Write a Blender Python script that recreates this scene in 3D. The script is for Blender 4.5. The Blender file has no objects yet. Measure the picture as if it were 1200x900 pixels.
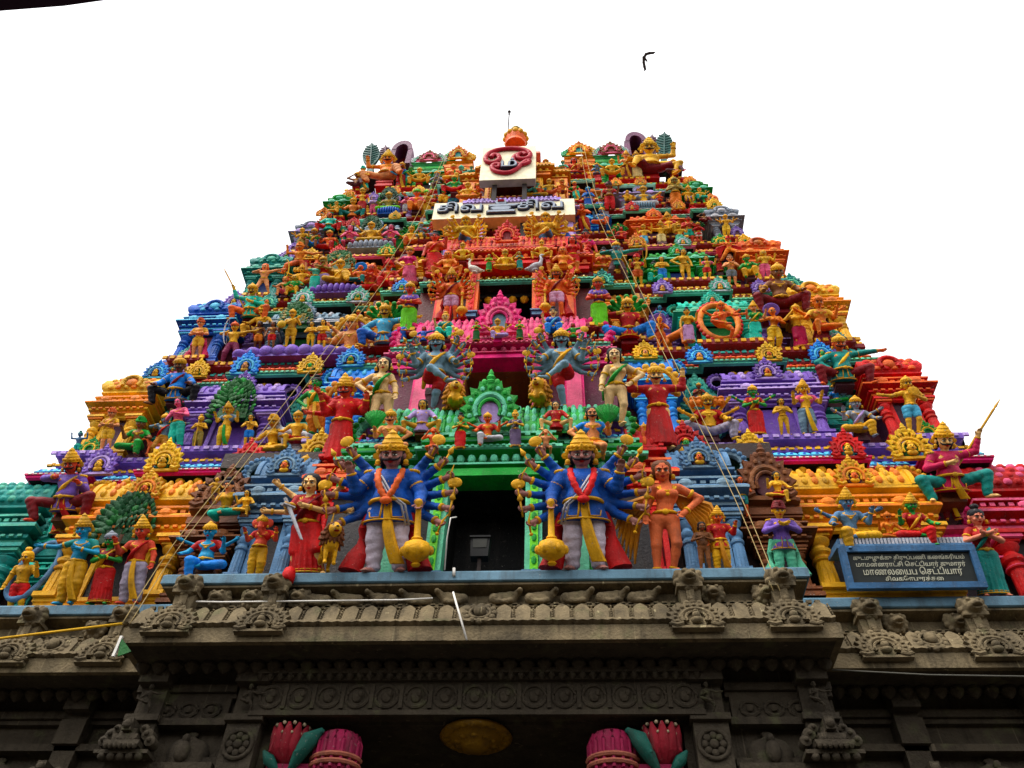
import bpy, math, random
import numpy as np
from mathutils import Vector, Matrix, Euler
random.seed(7)
SC = bpy.context.scene
COL = SC.collection
PI = math.pi

# ------------------------------------------------------------------ colours
def lin(c):
    return c / 12.92 if c <= 0.04045 else ((c + 0.055) / 1.055) ** 2.4
def rgb(h):
    h = h.lstrip('#')
    return tuple(lin(int(h[i:i + 2], 16) / 255) for i in (0, 2, 4))
PAL = dict(
    gold='#e6b024', yellow='#f2c41e', ochre='#c98a22', orange='#ea8a26', tan='#e6aa5c', red='#d01c1c', crimson='#b8142c',
    maroon='#7c1626', pink='#e0327c', magenta='#c01458', rose='#e86a8c', purple='#6a4aa0', violet='#7d5fb4', lilac='#b9a0d8',
    blue='#1c5cb4', azure='#2488e0', navy='#20306c', slate='#5f83a6', steel='#7892a4', sky='#6ac0e4', teal='#1c8c84',
    aqua='#2cc4ac', sea='#5eb09a', green='#1c9a44', lime='#7cd61c', leaf='#15602c', dkgreen='#0d4a2a', mint='#74c8a4',
    cream='#f0dca0', white='#efe9dd', grey='#8c94a0', ash='#c6c6cc', black='#15131a', dark='#241a20', brown='#6e4026',
    umber='#8a5a3c', dusk='#5d3840', flesh='#f4c88c', pale='#f3cf9c', peach='#f0a676', coral='#e8734a', amber='#f0bc5c',
    bluegrey='#7c9cae', skyskin='#3c9cc8', greenskin='#3c9c4c', redskin='#d65a48', olive='#a08c4c', salmon='#f09a80')
def C(n):
    c = rgb(PAL[n]) if n in PAL else rgb(n); l = .3 * c[0] + .55 * c[1] + .15 * c[2]
    return tuple(min(.9, max(.004, (l + (v - l) * 1.2) * .90)) for v in c)

# ------------------------------------------------------------------ materials
def new_mat(name):
    m = bpy.data.materials.new(name); m.use_nodes = True
    nt = m.node_tree
    return m, nt, nt.nodes['Principled BSDF']
def node(nt, t, **kw):
    n = nt.nodes.new(t)
    for k, v in kw.items():
        if k.startswith('i_'): n.inputs[int(k[2:])].default_value = v
        else: setattr(n, k, v)
    return n
def link(nt, a, i, b, j):
    nt.links.new(a.outputs[i], b.inputs[j])
def mixc(nt, fac, a, b, blend='MIX'):
    n = node(nt, 'ShaderNodeMix', data_type='RGBA', blend_type=blend)
    for v, k in ((fac, 0), (a, 6), (b, 7)):
        if isinstance(v, tuple) and len(v) == 2 and hasattr(v[0], 'outputs'): nt.links.new(v[0].outputs[v[1]], n.inputs[k])
        else: n.inputs[k].default_value = v if not isinstance(v, tuple) else (*v[:3], 1)
    return (n, 2)
def painted(name, col=None, rough=0.5, bump=0.55, dirt=0.62, scale=1.0):
    """enamel paint on stucco: hand-brushed tone changes, rain grime, chips, small lumps. col None -> the object's own colour"""
    m, nt, b = new_mat(name)
    if col is None:
        oi = node(nt, 'ShaderNodeObjectInfo'); base = (oi, 1)
    else:
        rg = node(nt, 'ShaderNodeRGB'); rg.outputs[0].default_value = (*col, 1); base = (rg, 0)
    tc = node(nt, 'ShaderNodeTexCoord'); gp = node(nt, 'ShaderNodeNewGeometry')
    n1 = node(nt, 'ShaderNodeTexNoise'); n1.inputs['Scale'].default_value = 2.2 * scale; n1.inputs['Detail'].default_value = 6
    link(nt, gp, 'Position', n1, 'Vector')
    r1 = node(nt, 'ShaderNodeMapRange'); r1.inputs[1].default_value = .3; r1.inputs[2].default_value = .7; r1.inputs[3].default_value = .62; r1.inputs[4].default_value = 1.16
    link(nt, n1, 'Fac', r1, 0)
    hs = node(nt, 'ShaderNodeHueSaturation'); nt.links.new(base[0].outputs[base[1]], hs.inputs['Color']); link(nt, r1, 0, hs, 'Value')
    # grime in vertical runs
    mp = node(nt, 'ShaderNodeMapping'); mp.inputs['Scale'].default_value = (5 * scale, 5 * scale, .7 * scale); link(nt, gp, 'Position', mp, 'Vector')
    n2 = node(nt, 'ShaderNodeTexNoise'); n2.inputs['Scale'].default_value = 1.0; n2.inputs['Detail'].default_value = 8; n2.inputs['Roughness'].default_value = .7
    link(nt, mp, 0, n2, 'Vector')
    r2 = node(nt, 'ShaderNodeMapRange'); r2.inputs[1].default_value = .5; r2.inputs[2].default_value = .78; r2.inputs[3].default_value = 0; r2.inputs[4].default_value = dirt
    link(nt, n2, 'Fac', r2, 0)
    c = mixc(nt, (r2, 0), (hs, 0), (.045, .036, .03))
    # faded, chalky patches
    n3 = node(nt, 'ShaderNodeTexNoise'); n3.inputs['Scale'].default_value = 7 * scale; n3.inputs['Detail'].default_value = 8; n3.inputs['Roughness'].default_value = .75
    link(nt, gp, 'Position', n3, 'Vector')
    r3 = node(nt, 'ShaderNodeMapRange'); r3.inputs[1].default_value = .6; r3.inputs[2].default_value = .74; r3.inputs[3].default_value = 0; r3.inputs[4].default_value = .13
    link(nt, n3, 'Fac', r3, 0)
    c = mixc(nt, (r3, 0), c, (.62, .56, .48))
    # chips down to the grey plaster
    n6 = node(nt, 'ShaderNodeTexNoise'); n6.inputs['Scale'].default_value = 24 * scale; n6.inputs['Detail'].default_value = 3; link(nt, gp, 'Position', n6, 'Vector')
    r6 = node(nt, 'ShaderNodeMapRange'); r6.inputs[1].default_value = .69; r6.inputs[2].default_value = .71; r6.inputs[4].default_value = .55; link(nt, n6, 'Fac', r6, 0)
    c = mixc(nt, (r6, 0), c, (.30, .27, .23))
    nt.links.new(c[0].outputs[c[1]], b.inputs['Base Color'])
    rr = node(nt, 'ShaderNodeMapRange'); rr.inputs[3].default_value = rough - .1; rr.inputs[4].default_value = rough + .22
    link(nt, n3, 'Fac', rr, 0); link(nt, rr, 0, b, 'Roughness')
    if bump:
        n4 = node(nt, 'ShaderNodeTexNoise'); n4.inputs['Scale'].default_value = 16 * scale; n4.inputs['Detail'].default_value = 9; n4.inputs['Roughness'].default_value = .68
        link(nt, gp, 'Position', n4, 'Vector')
        bp = node(nt, 'ShaderNodeBump'); bp.inputs['Strength'].default_value = bump; bp.inputs['Distance'].default_value = .05
        link(nt, n4, 'Fac', bp, 'Height'); link(nt, bp, 0, b, 'Normal')
    b.inputs['Specular IOR Level'].default_value = .18
    return m
_pm = {}
def pmat(c):
    if c not in _pm: _pm[c] = painted('paint_' + c.lstrip('#'), C(c))
    return _pm[c]
OBJ = painted('paint_object')

def stone_mat(name, ca, cb, carve=0.0, rough=.85):
    m, nt, b = new_mat(name)
    gp = node(nt, 'ShaderNodeNewGeometry')
    n1 = node(nt, 'ShaderNodeTexNoise'); n1.inputs['Scale'].default_value = 1.3; n1.inputs['Detail'].default_value = 10; n1.inputs['Roughness'].default_value = .65
    link(nt, gp, 'Position', n1, 'Vector')
    r1 = node(nt, 'ShaderNodeMapRange'); r1.inputs[1].default_value = .35; r1.inputs[2].default_value = .65; link(nt, n1, 'Fac', r1, 0)
    c = mixc(nt, (r1, 0), ca, cb)
    mp = node(nt, 'ShaderNodeMapping'); mp.inputs['Scale'].default_value = (3.5, 3.5, .35); link(nt, gp, 'Position', mp, 'Vector')
    n2 = node(nt, 'ShaderNodeTexNoise'); n2.inputs['Scale'].default_value = 1.4; n2.inputs['Detail'].default_value = 9; n2.inputs['Roughness'].default_value = .7
    link(nt, mp, 0, n2, 'Vector')
    r2 = node(nt, 'ShaderNodeMapRange'); r2.inputs[1].default_value = .5; r2.inputs[2].default_value = .7; r2.inputs[4].default_value = .75; link(nt, n2, 'Fac', r2, 0)
    c = mixc(nt, (r2, 0), c, (.022, .018, .013))
    n3 = node(nt, 'ShaderNodeTexNoise'); n3.inputs['Scale'].default_value = 3.1; n3.inputs['Detail'].default_value = 7; link(nt, gp, 'Position', n3, 'Vector')
    r3 = node(nt, 'ShaderNodeMapRange'); r3.inputs[1].default_value = .58; r3.inputs[2].default_value = .72; r3.inputs[4].default_value = .35; link(nt, n3, 'Fac', r3, 0)
    c = mixc(nt, (r3, 0), c, (.12, .13, .055))
    mp2 = node(nt, 'ShaderNodeMapping'); mp2.inputs['Scale'].default_value = (7, 7, .12); link(nt, gp, 'Position', mp2, 'Vector')
    n5 = node(nt, 'ShaderNodeTexNoise'); n5.inputs['Scale'].default_value = 1.7; n5.inputs['Detail'].default_value = 4; link(nt, mp2, 0, n5, 'Vector')
    r5 = node(nt, 'ShaderNodeMapRange'); r5.inputs[1].default_value = .66; r5.inputs[2].default_value = .74; r5.inputs[4].default_value = .6; link(nt, n5, 'Fac', r5, 0)
    c = mixc(nt, (r5, 0), c, tuple(min(.5, v * 2.6) for v in cb))
    nt.links.new(c[0].outputs[c[1]], b.inputs['Base Color'])
    b.inputs['Roughness'].default_value = rough; b.inputs['Specular IOR Level'].default_value = .12
    n4 = node(nt, 'ShaderNodeTexNoise'); n4.inputs['Scale'].default_value = 22; n4.inputs['Detail'].default_value = 8; link(nt, gp, 'Position', n4, 'Vector')
    bp = node(nt, 'ShaderNodeBump'); bp.inputs['Strength'].default_value = .55; bp.inputs['Distance'].default_value = .04
    link(nt, n4, 'Fac', bp, 'Height'); link(nt, bp, 0, b, 'Normal')
    return m
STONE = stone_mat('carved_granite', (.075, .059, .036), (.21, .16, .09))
STONE_SHADE = stone_mat('shaded_granite', (.038, .030, .021), (.066, .053, .036))  # darker copy of the granite: shade under the cornice put into its colour

# ------------------------------------------------------------------ mesh builder
class MB:
    def __init__(s): s.v = []; s.f = []; s.m = []
    def quad(s, a, b, c, d, m=0): s.f.append((a, b, c, d)); s.m.append(m)
    def box(s, x0, x1, y0, y1, z0, z1, m=0, M=None, tx=1., ty=1.):
        n = len(s.v); cx, cy = (x0 + x1) / 2, (y0 + y1) / 2
        P = []
        for z, k in ((z0, 0), (z1, 1)):
            for x, y in ((x0, y0), (x1, y0), (x1, y1), (x0, y1)):
                P.append((cx + (x - cx) * (tx if k else 1), cy + (y - cy) * (ty if k else 1), z))
        if M is not None: P = [tuple(M @ Vector(p)) for p in P]
        s.v += P
        for q in ((3, 2, 1, 0), (4, 5, 6, 7), (0, 1, 5, 4), (1, 2, 6, 5), (2, 3, 7, 6), (3, 0, 4, 7)):
            s.quad(*[n + i for i in q], m)
    def lathe(s, prof, M=None, seg=12, m=0, sx=1., sy=1., cap=True, a0=0., a1=2 * PI):
        full = abs(a1 - a0 - 2 * PI) < 1e-6
        n = len(s.v); k = seg if full else seg + 1
        for r, z in prof:
            for i in range(k):
                a = a0 + (a1 - a0) * i / seg
                p = (r * math.cos(a) * sx, r * math.sin(a) * sy, z)
                s.v.append(tuple(M @ Vector(p)) if M is not None else p)
        for j in range(len(prof) - 1):
            for i in range(seg):
                i2 = (i + 1) % k
                s.quad(n + j * k + i, n + j * k + i2, n + (j + 1) * k + i2, n + (j + 1) * k + i, m)
        if cap and full:
            s.f.append(tuple(n + i for i in reversed(range(k)))); s.m.append(m)
            e = n + (len(prof) - 1) * k
            s.f.append(tuple(e + i for i in range(k))); s.m.append(m)
    def tube(s, pts, r, seg=8, m=0, close=False):
        pts = [Vector(p) for p in pts]; N = len(pts); n = len(s.v)
        rr = r if isinstance(r, (list, tuple)) else [r] * N
        up = Vector((0.03, 0.05, 1))
        for i, p in enumerate(pts):
            if close: t = pts[(i + 1) % N] - pts[i - 1]
            else: t = pts[min(i + 1, N - 1)] - pts[max(i - 1, 0)]
            t = t.normalized() if t.length > 1e-9 else Vector((0, 0, 1))
            u = t.cross(up if abs(t.z) < .98 else Vector((0, 1, 0.1))).normalized(); w = t.cross(u)
            for k in range(seg):
                a = 2 * PI * k / seg
                s.v.append(tuple(p + (u * math.cos(a) + w * math.sin(a)) * rr[i]))
        for i in range(N if close else N - 1):
            i2 = (i + 1) % N
            for k in range(seg):
                k2 = (k + 1) % seg
                s.quad(n + i * seg + k, n + i2 * seg + k, n + i2 * seg + k2, n + i * seg + k2, m)
        if not close:
            s.f.append(tuple(n + k for k in range(seg))); s.m.append(m)
            s.f.append(tuple(n + (N - 1) * seg + k for k in reversed(range(seg)))); s.m.append(m)
    def ball(s, c, r, seg=10, rings=6, m=0, M=None):
        if not isinstance(r, (list, tuple)): r = (r, r, r)
        T = Matrix.Translation(c) @ Matrix.Diagonal((*r, 1))
        if M is not None: T = M @ T
        pr = [(max(1e-3, math.sin(PI * j / rings)), -math.cos(PI * j / rings)) for j in range(rings + 1)]
        s.lathe(pr, T, seg, m)
    def prism(s, pts, y0, y1, m=0, M=None, ms=None):
        """outline in XZ extruded along Y (y0 is the face toward the viewer); counter-clockwise as seen from -Y"""
        n = len(s.v); k = len(pts)
        P = [(x, y0, z) for x, z in pts] + [(x, y1, z) for x, z in pts]
        if M is not None: P = [tuple(M @ Vector(p)) for p in P]
        s.v += P
        s.f.append(tuple(range(n, n + k))); s.m.append(m)
        s.f.append(tuple(reversed(range(n + k, n + 2 * k)))); s.m.append(m)
        for i in range(k):
            j = (i + 1) % k
            s.quad(n + j, n + i, n + k + i, n + k + j, m if ms is None else ms)
    def sweep(s, path, prof, mats=None, close=False):
        """profile [(outward, z)] swept along a polyline in plan; outward is to the right of the walking direction"""
        N = len(path); n = len(s.v); K = len(prof)
        def nrm(a, b):
            dx, dy = b[0] - a[0], b[1] - a[1]; l = math.hypot(dx, dy) or 1
            return (dy / l, -dx / l)
        for i, p in enumerate(path):
            ns = []
            if i > 0 or close: ns.append(nrm(path[i - 1], p))
            if i < N - 1 or close: ns.append(nrm(p, path[(i + 1) % N]))
            if len(ns) == 2:
                a, b = ns; d = 1 + a[0] * b[0] + a[1] * b[1]
                off = ((a[0] + b[0]) / d, (a[1] + b[1]) / d) if d > .05 else a
            else: off = ns[0]
            for d, z in prof: s.v.append((p[0] + off[0] * d, p[1] + off[1] * d, z))
        for i in range(N if close else N - 1):
            i2 = (i + 1) % N
            for j in range(K - 1):
                s.quad(n + i * K + j, n + i2 * K + j, n + i2 * K + j + 1, n + i * K + j + 1, mats[j] if mats else 0)
    def merge(s, o, M=None, m=None):
        n = len(s.v)
        s.v += [tuple(M @ Vector(p)) for p in o.v] if M is not None else o.v
        s.f += [tuple(n + i for i in f) for f in o.f]; s.m += o.m if m is None else [m] * len(o.m)
    def mesh(s, name, mats, smooth=False):
        me = bpy.data.meshes.new(name); me.from_pydata(s.v, [], s.f); me.update()
        for q in mats: me.materials.append(q)
        me.polygons.foreach_set('material_index', s.m)
        if smooth is True: me.polygons.foreach_set('use_smooth', [True] * len(s.f))
        elif smooth:
            me.polygons.foreach_set('use_smooth', [True] * len(s.f)); me.set_sharp_from_angle(angle=smooth)
        return me
def obj(name, me, parent=None, M=None, color=None, label=None):
    o = bpy.data.objects.new(name, me); COL.objects.link(o)
    if parent is not None: o.parent = parent
    if M is not None: o.matrix_local = M
    if color is not None: o.color = (*C(color), 1)
    if label: o['label'] = label
    return o
def tag(o, label, cat, group=None, kind=None):
    if label: o['label'] = label
    if cat: o['category'] = cat
    if group: o['group'] = group
    if kind: o['kind'] = kind
    return o
def thing(name, label, cat, M=None, group=None):
    o = bpy.data.objects.new(name, None); COL.objects.link(o); o.empty_display_size = .2
    if M is not None: o.matrix_world = M
    return tag(o, label, cat, group)
def T(x, y, z): return Matrix.Translation((x, y, z))
def RX(a): return Matrix.Rotation(a, 4, 'X')
def RY(a): return Matrix.Rotation(a, 4, 'Y')
def RZ(a): return Matrix.Rotation(a, 4, 'Z')
def S3(x, y=None, z=None): return Matrix.Diagonal((x, x if y is None else y, x if z is None else z, 1))

# ------------------------------------------------------------------ the camera, and the facade it looks at
CAM = Vector((1.35, 0, 1.6)); FOC = 970.0
_yaw, _pit, _rol = [math.radians(a) for a in (4.83, 48.81, 2.24)]
_fw = Vector((-math.sin(_yaw) * math.cos(_pit), math.cos(_yaw) * math.cos(_pit), math.sin(_pit)))
_r0 = Vector((math.cos(_yaw), math.sin(_yaw), 0)); _u0 = _r0.cross(_fw)
_R = _r0 * math.cos(_rol) + _u0 * math.sin(_rol); _U = -_r0 * math.sin(_rol) + _u0 * math.cos(_rol)
def ray(px, py): return _fw + _R * ((px - 600) / FOC) + _U * ((450 - py) / FOC)
def proj(P):
    v = Vector(P) - CAM; d = v.dot(_fw)
    return 600 + FOC * v.dot(_R) / d, 450 - FOC * v.dot(_U) / d, FOC / d
SLOPE = .129
def bat(z, off=0.): return 11.84 + off + SLOPE * (z - 9.6)          # the battered front of the tower at height z
def on_front(px, py, off=0.):
    """where a sight line meets the tower's battered front, moved back by off metres"""
    d = ray(px, py); t = (11.84 + off + SLOPE * (CAM.z - 9.6) - CAM.y) / (d.y - SLOPE * d.z)
    return CAM + d * t
def on_level(px, py, z):
    d = ray(px, py); return CAM + d * ((z - CAM.z) / d.z)
def on_plane(px, py, y):
    d = ray(px, py); return CAM + d * ((y - CAM.y) / d.y)
# ------------------------------------------------------------------ one skin per body: blended round cones turned into a surface
class Field:
    def __init__(s, prims, h):
        lo = np.min([p['lo'] for p in prims], 0) - 2.5 * h; hi = np.max([p['hi'] for p in prims], 0) + 2.5 * h
        s.h = h; s.lo = lo; s.n = np.ceil((hi - lo) / h).astype(int) + 1
        s.f = np.full(s.n, .2, np.float32)
        for p in prims: s.add(p)
    def add(s, p):
        k = p['k']; pad = k + 3 * s.h
        i0 = np.maximum(np.floor((p['lo'] - pad - s.lo) / s.h).astype(int), 0); i1 = np.minimum(np.ceil((p['hi'] + pad - s.lo) / s.h).astype(int) + 1, s.n)
        sl = tuple(slice(a, b) for a, b in zip(i0, i1))
        X, Y, Z = [(s.lo[a] + s.h * np.arange(i0[a], i1[a])).astype(np.float32) for a in range(3)]
        X = X[:, None, None]; Y = Y[None, :, None]; Z = Z[None, None, :]
        d = p['fn'](X, Y, Z)
        f = s.f[sl]
        if p.get('cut'):
            d = -d; hh = np.clip(.5 - .5 * (f - d) / k, 0, 1); s.f[sl] = f * (1 - hh) + d * hh + k * hh * (1 - hh)
        elif k > 0:
            hh = np.clip(.5 + .5 * (f - d) / k, 0, 1); s.f[sl] = f * (1 - hh) + d * hh - k * hh * (1 - hh)
        else: s.f[sl] = np.minimum(f, d)
    def mesh(s, name):
        f = s.f; sg = f < 0
        a = sg[:-1, :-1, :-1]; allc = a.copy(); anyc = a.copy()
        for i in (0, 1):
            for j in (0, 1):
                for k in (0, 1):
                    q = sg[i:f.shape[0] - 1 + i, j:f.shape[1] - 1 + j, k:f.shape[2] - 1 + k]
                    allc &= q; anyc |= q
        I = np.argwhere(anyc & ~allc); idx = np.full(a.shape, -1, np.int64); idx[tuple(I.T)] = np.arange(len(I))
        cs = {(i, j, k): f[I[:, 0] + i, I[:, 1] + j, I[:, 2] + k] for i in (0, 1) for j in (0, 1) for k in (0, 1)}
        acc = np.zeros((len(I), 3)); cnt = np.zeros(len(I))
        for c in cs:
            for ax in range(3):
                if c[ax]: continue
                e = list(c); e[ax] = 1; e = tuple(e)
                x = (cs[c] < 0) != (cs[e] < 0)
                t = np.where(x, cs[c] / np.where(x, cs[c] - cs[e], 1), 0)
                pt = np.tile(np.array(c, float), (len(I), 1)); pt[:, ax] = t
                acc += pt * x[:, None]; cnt += x
        V = (I + acc / cnt[:, None]) * s.h + s.lo
        Q = []
        for ax in range(3):
            b, c = (ax + 1) % 3, (ax + 2) % 3
            s0 = [slice(None)] * 3; s1 = [slice(None)] * 3; s0[ax] = slice(0, -1); s1[ax] = slice(1, None)
            A, B = sg[tuple(s0)], sg[tuple(s1)]
            E_ = np.argwhere(A != B); E_ = E_[(E_[:, b] > 0) & (E_[:, c] > 0) & (E_[:, b] < a.shape[b]) & (E_[:, c] < a.shape[c])]
            fl = A[tuple(E_.T)]
            def g(db, dc):
                q = E_.copy(); q[:, b] -= db; q[:, c] -= dc; return idx[tuple(q.T)]
            q = np.stack([g(1, 1), g(0, 1), g(0, 0), g(1, 0)], 1)
            q[~fl] = q[~fl][:, ::-1]; Q.append(q)
        Q = np.concatenate(Q); Q = Q[(Q >= 0).all(1)]
        me = bpy.data.meshes.new(name)
        me.vertices.add(len(V)); me.vertices.foreach_set('co', V.astype(np.float32).ravel())
        me.loops.add(len(Q) * 4); me.loops.foreach_set('vertex_index', Q.ravel().astype(np.int32))
        me.polygons.add(len(Q)); me.polygons.foreach_set('loop_start', np.arange(0, len(Q) * 4, 4, dtype=np.int32))
        me.update(calc_edges=True); me.polygons.foreach_set('use_smooth', [True] * len(Q))
        me.materials.append(OBJ)
        return me
def rc(a, b, ra, rb, k=.03, fold=None):
    """round cone; fold=(amplitude, waves, phase) makes cloth folds ringing it"""
    a = np.array(a, float); b = np.array(b, float); ba = b - a; L = max(float(ba @ ba), 1e-8); R = max(ra, rb)
    def fn(X, Y, Z):
        px, py, pz = X - a[0], Y - a[1], Z - a[2]
        t = np.clip((px * ba[0] + py * ba[1] + pz * ba[2]) / L, 0, 1)
        d = np.sqrt((px - t * ba[0]) ** 2 + (py - t * ba[1]) ** 2 + (pz - t * ba[2]) ** 2) - (ra + (rb - ra) * t)
        if fold: d = d + fold[0] * np.sin(fold[1] * t + fold[2] * (px + pz))
        return d
    return dict(fn=fn, lo=np.minimum(a, b) - R, hi=np.maximum(a, b) + R, k=k)
def el(c, r, k=.03, cut=False):
    c = np.array(c, float); r = np.array(r if hasattr(r, '__len__') else (r, r, r), float)
    def fn(X, Y, Z):
        x, y, z = (X - c[0]) / r[0], (Y - c[1]) / r[1], (Z - c[2]) / r[2]
        k0 = np.sqrt(x * x + y * y + z * z); k1 = np.sqrt((x / r[0]) ** 2 + (y / r[1]) ** 2 + (z / r[2]) ** 2)
        return k0 * (k0 - 1) / np.maximum(k1, 1e-4)
    return dict(fn=fn, lo=c - r, hi=c + r, k=k, cut=cut)
def skirt(c0, c1, r0, r1, k=.02, pl=.012, n=16, flat=.7):
    """pleated skirt: an elliptical cone from (x,y,z) c0 down to c1"""
    c0 = np.array(c0, float); c1 = np.array(c1, float); H = c0[2] - c1[2]; R = max(r0, r1)
    def fn(X, Y, Z):
        t = np.clip((c0[2] - Z) / H, 0, 1); cx = c0[0] + (c1[0] - c0[0]) * t; cy = c0[1] + (c1[1] - c0[1]) * t
        x = X - cx; y = (Y - cy) / flat; r = np.sqrt(x * x + y * y)
        d = (r - (r0 + (r1 - r0) * t ** .8) + pl * t * np.sin(n * np.arctan2(y, x))) * .8
        return np.maximum(d, np.maximum(Z - c0[2], c1[2] - Z))
    lo = np.minimum(c0, c1) - [R, R * flat, 0]; hi = np.maximum(c0, c1) + [R, R * flat, 0]
    return dict(fn=fn, lo=lo, hi=hi, k=k)

# arms: (elbow, wrist) from the shoulder, x pointing outward; legs: (knee, ankle, toe direction) from the hip
ARM = dict(down=((.10, .0, -.27), (.13, -.08, -.50)), akimbo=((.27, .03, -.17), (.05, -.08, -.42)), up=((.15, -.06, -.24), (.19, -.21, -.02)),
    high=((.24, -.02, .0), (.26, -.08, .26)), namaste=((.13, -.08, -.24), (-.20, -.27, -.13)), chest=((.13, -.05, -.26), (-.13, -.20, -.20)),
    front=((.10, -.10, -.25), (.04, -.34, -.24)), out=((.27, -.02, -.10), (.52, -.06, -.08)), club=((.12, -.02, -.27), (.13, -.16, -.47)),
    knee=((.17, -.10, -.24), (.20, -.33, -.34)), fold=((.12, -.07, -.27), (-.30, -.19, -.26)), bow=((.29, -.08, .03), (.55, -.12, .05)),
    draw=((.28, .02, .03), (.02, -.14, .02)), flute=((.20, -.12, -.18), (-.02, -.24, .10)), head=((.27, .0, .14), (.05, .02, .36)),
    lap=((.13, -.06, -.26), (-.02, -.24, -.40)), carry=((.12, -.04, -.26), (.10, -.26, -.16)), spear=((.26, .0, .08), (.34, -.04, .36)),
    cross=((.13, -.02, -.26), (-.22, -.22, -.40)), push=((.22, -.1, -.08), (.34, -.3, .02)))
LEG = dict(stand=((.02, -.02, -.41), (.03, .02, -.80), (.35, -1)), sway=((.03, -.08, -.40), (-.03, .02, -.79), (.3, -1)),
    stride=((.10, -.10, -.39), (.17, .0, -.78), (.5, -1)), lotus=((.31, -.20, -.05), (-.10, -.27, -.07), (-1, -.2)), hang=((.09, -.37, .02), (.09, -.35, -.38), (.2, -1)),
    squat=((.40, -.20, .12), (.36, -.19, -.28), (.6, -1)), squatl=((.42, -.22, .02), (.30, -.24, -.36), (.5, -1)), dance=((.27, -.24, .06), (-.16, -.36, -.12), (-1, -.4)),
    plie=((.20, -.16, -.34), (.10, .0, -.70), (.8, -1)), cross=((-.06, -.34, .08), (-.36, -.34, -.22), (-1, -.5)), astride=((.28, -.14, -.20), (.26, -.06, -.56), (.3, -1)),
    kneel=((.10, -.34, -.16), (.08, .02, -.26), (.1, 1)), tuck=((.24, -.30, -.02), (-.06, -.34, -.06), (-1, -.3)), recl=((.16, -.34, .16), (.26, -.44, -.2), (.5, -1)),
    lunge=((.24, -.22, -.28), (.40, -.16, -.66), (.8, -.8)), back=((.16, .03, -.40), (.34, .10, -.76), (.8, -.6)))
# pose: arms left/right (viewer's), legs left/right, pelvis shift, chest shift, head turn, extra arms
LEG['post'] = ((-.07, -.05, -.39), (-.12, .0, -.78), (.3, -1))
POSE = dict(
    stand=('down', 'down', 'stand', 'stand'), namaste=('namaste', 'namaste', 'stand', 'stand'), akimbo=('akimbo', 'down', 'sway', 'stand'), akimbo2=('down', 'akimbo', 'stand', 'sway'),
    bless=('up', 'down', 'stand', 'stand'), bless2=('down', 'up', 'stand', 'stand'), both=('up', 'up', 'stand', 'sway'), hold=('chest', 'chest', 'stand', 'stand'), folded=('fold', 'fold', 'stand', 'stand'),
    archer=('draw', 'bow', 'stride', 'stride'), sword=('front', 'chest', 'stand', 'stride'), flute=('flute', 'flute', 'sway', 'stand'), point=('out', 'chest', 'stand', 'sway'),
    raise2=('high', 'high', 'stand', 'stand'), lotus=('knee', 'knee', 'lotus', 'lotus'), lotus4=('knee', 'knee', 'lotus', 'lotus'), lalita=('up', 'knee', 'lotus', 'hang'), lalita2=('knee', 'up', 'hang', 'lotus'),
    sit=('knee', 'knee', 'hang', 'hang'), situp=('up', 'lap', 'hang', 'hang'), squat=('knee', 'knee', 'squat', 'squat'), squatspear=('spear', 'chest', 'squat', 'squat'), squatspear2=('chest', 'spear', 'squatl', 'squat'),
    squatout=('akimbo', 'bow', 'squat', 'squat'), squatarm=('draw', 'carry', 'squatl', 'squat'), dance=('chest', 'out', 'dance', 'plie'), dance2=('out', 'chest', 'plie', 'dance'), ride=('front', 'up', 'astride', 'astride'),
    kneel=('namaste', 'namaste', 'kneel', 'kneel'), kneelflute=('flute', 'flute', 'kneel', 'kneel'), carry=('carry', 'carry', 'stand', 'stand'), lift=('carry', 'akimbo', 'kneel', 'lotus'), lift2=('akimbo', 'carry', 'lotus', 'kneel'),
    guard=('up', 'club', 'stand', 'stand'), guard2=('club', 'up', 'stand', 'stand'), guardx=('up', 'knee', 'cross', 'post'), guardx2=('knee', 'up', 'post', 'cross'), recline=('head', 'lap', 'tuck', 'recl'), run=('high', 'out', 'lunge', 'back'), run2=('out', 'high', 'back', 'lunge'),
    giant=('high', 'knee', 'squatl', 'recl'), giant2=('knee', 'high', 'recl', 'squatl'), veena=('chest', 'carry', 'stand', 'stand'), climb=('raise', 'out', 'lunge', 'back'))
ARM['raise'] = ARM['high']
def fan(n, a0, a1, r=.60, y=.07, z0=-.22, z1=.06):
    """n extra arms a side, fanned out like a hand of cards behind the real ones: (side, root height, elbow, wrist)"""
    out = []
    for s in (-1, 1):
        for i in range(n):
            t = i / max(1, n - 1); a = math.radians(a0 + (a1 - a0) * t)
            out.append((s, z0 + (z1 - z0) * t, (r * .50 * math.cos(a), y * .6, r * .5 * math.sin(a)), (r * math.cos(a), y - .14, r * math.sin(a))))
    return out
EXTRA = {0: [], 2: fan(1, 22, 22, .42, z0=0, z1=0), 4: fan(2, -5, 40, .44, z0=-.1), 8: fan(4, -36, 52, .44), 10: fan(6, -40, 54, .41, z0=-.34), 12: fan(6, -34, 62, .38, z0=-.26)}

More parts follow.
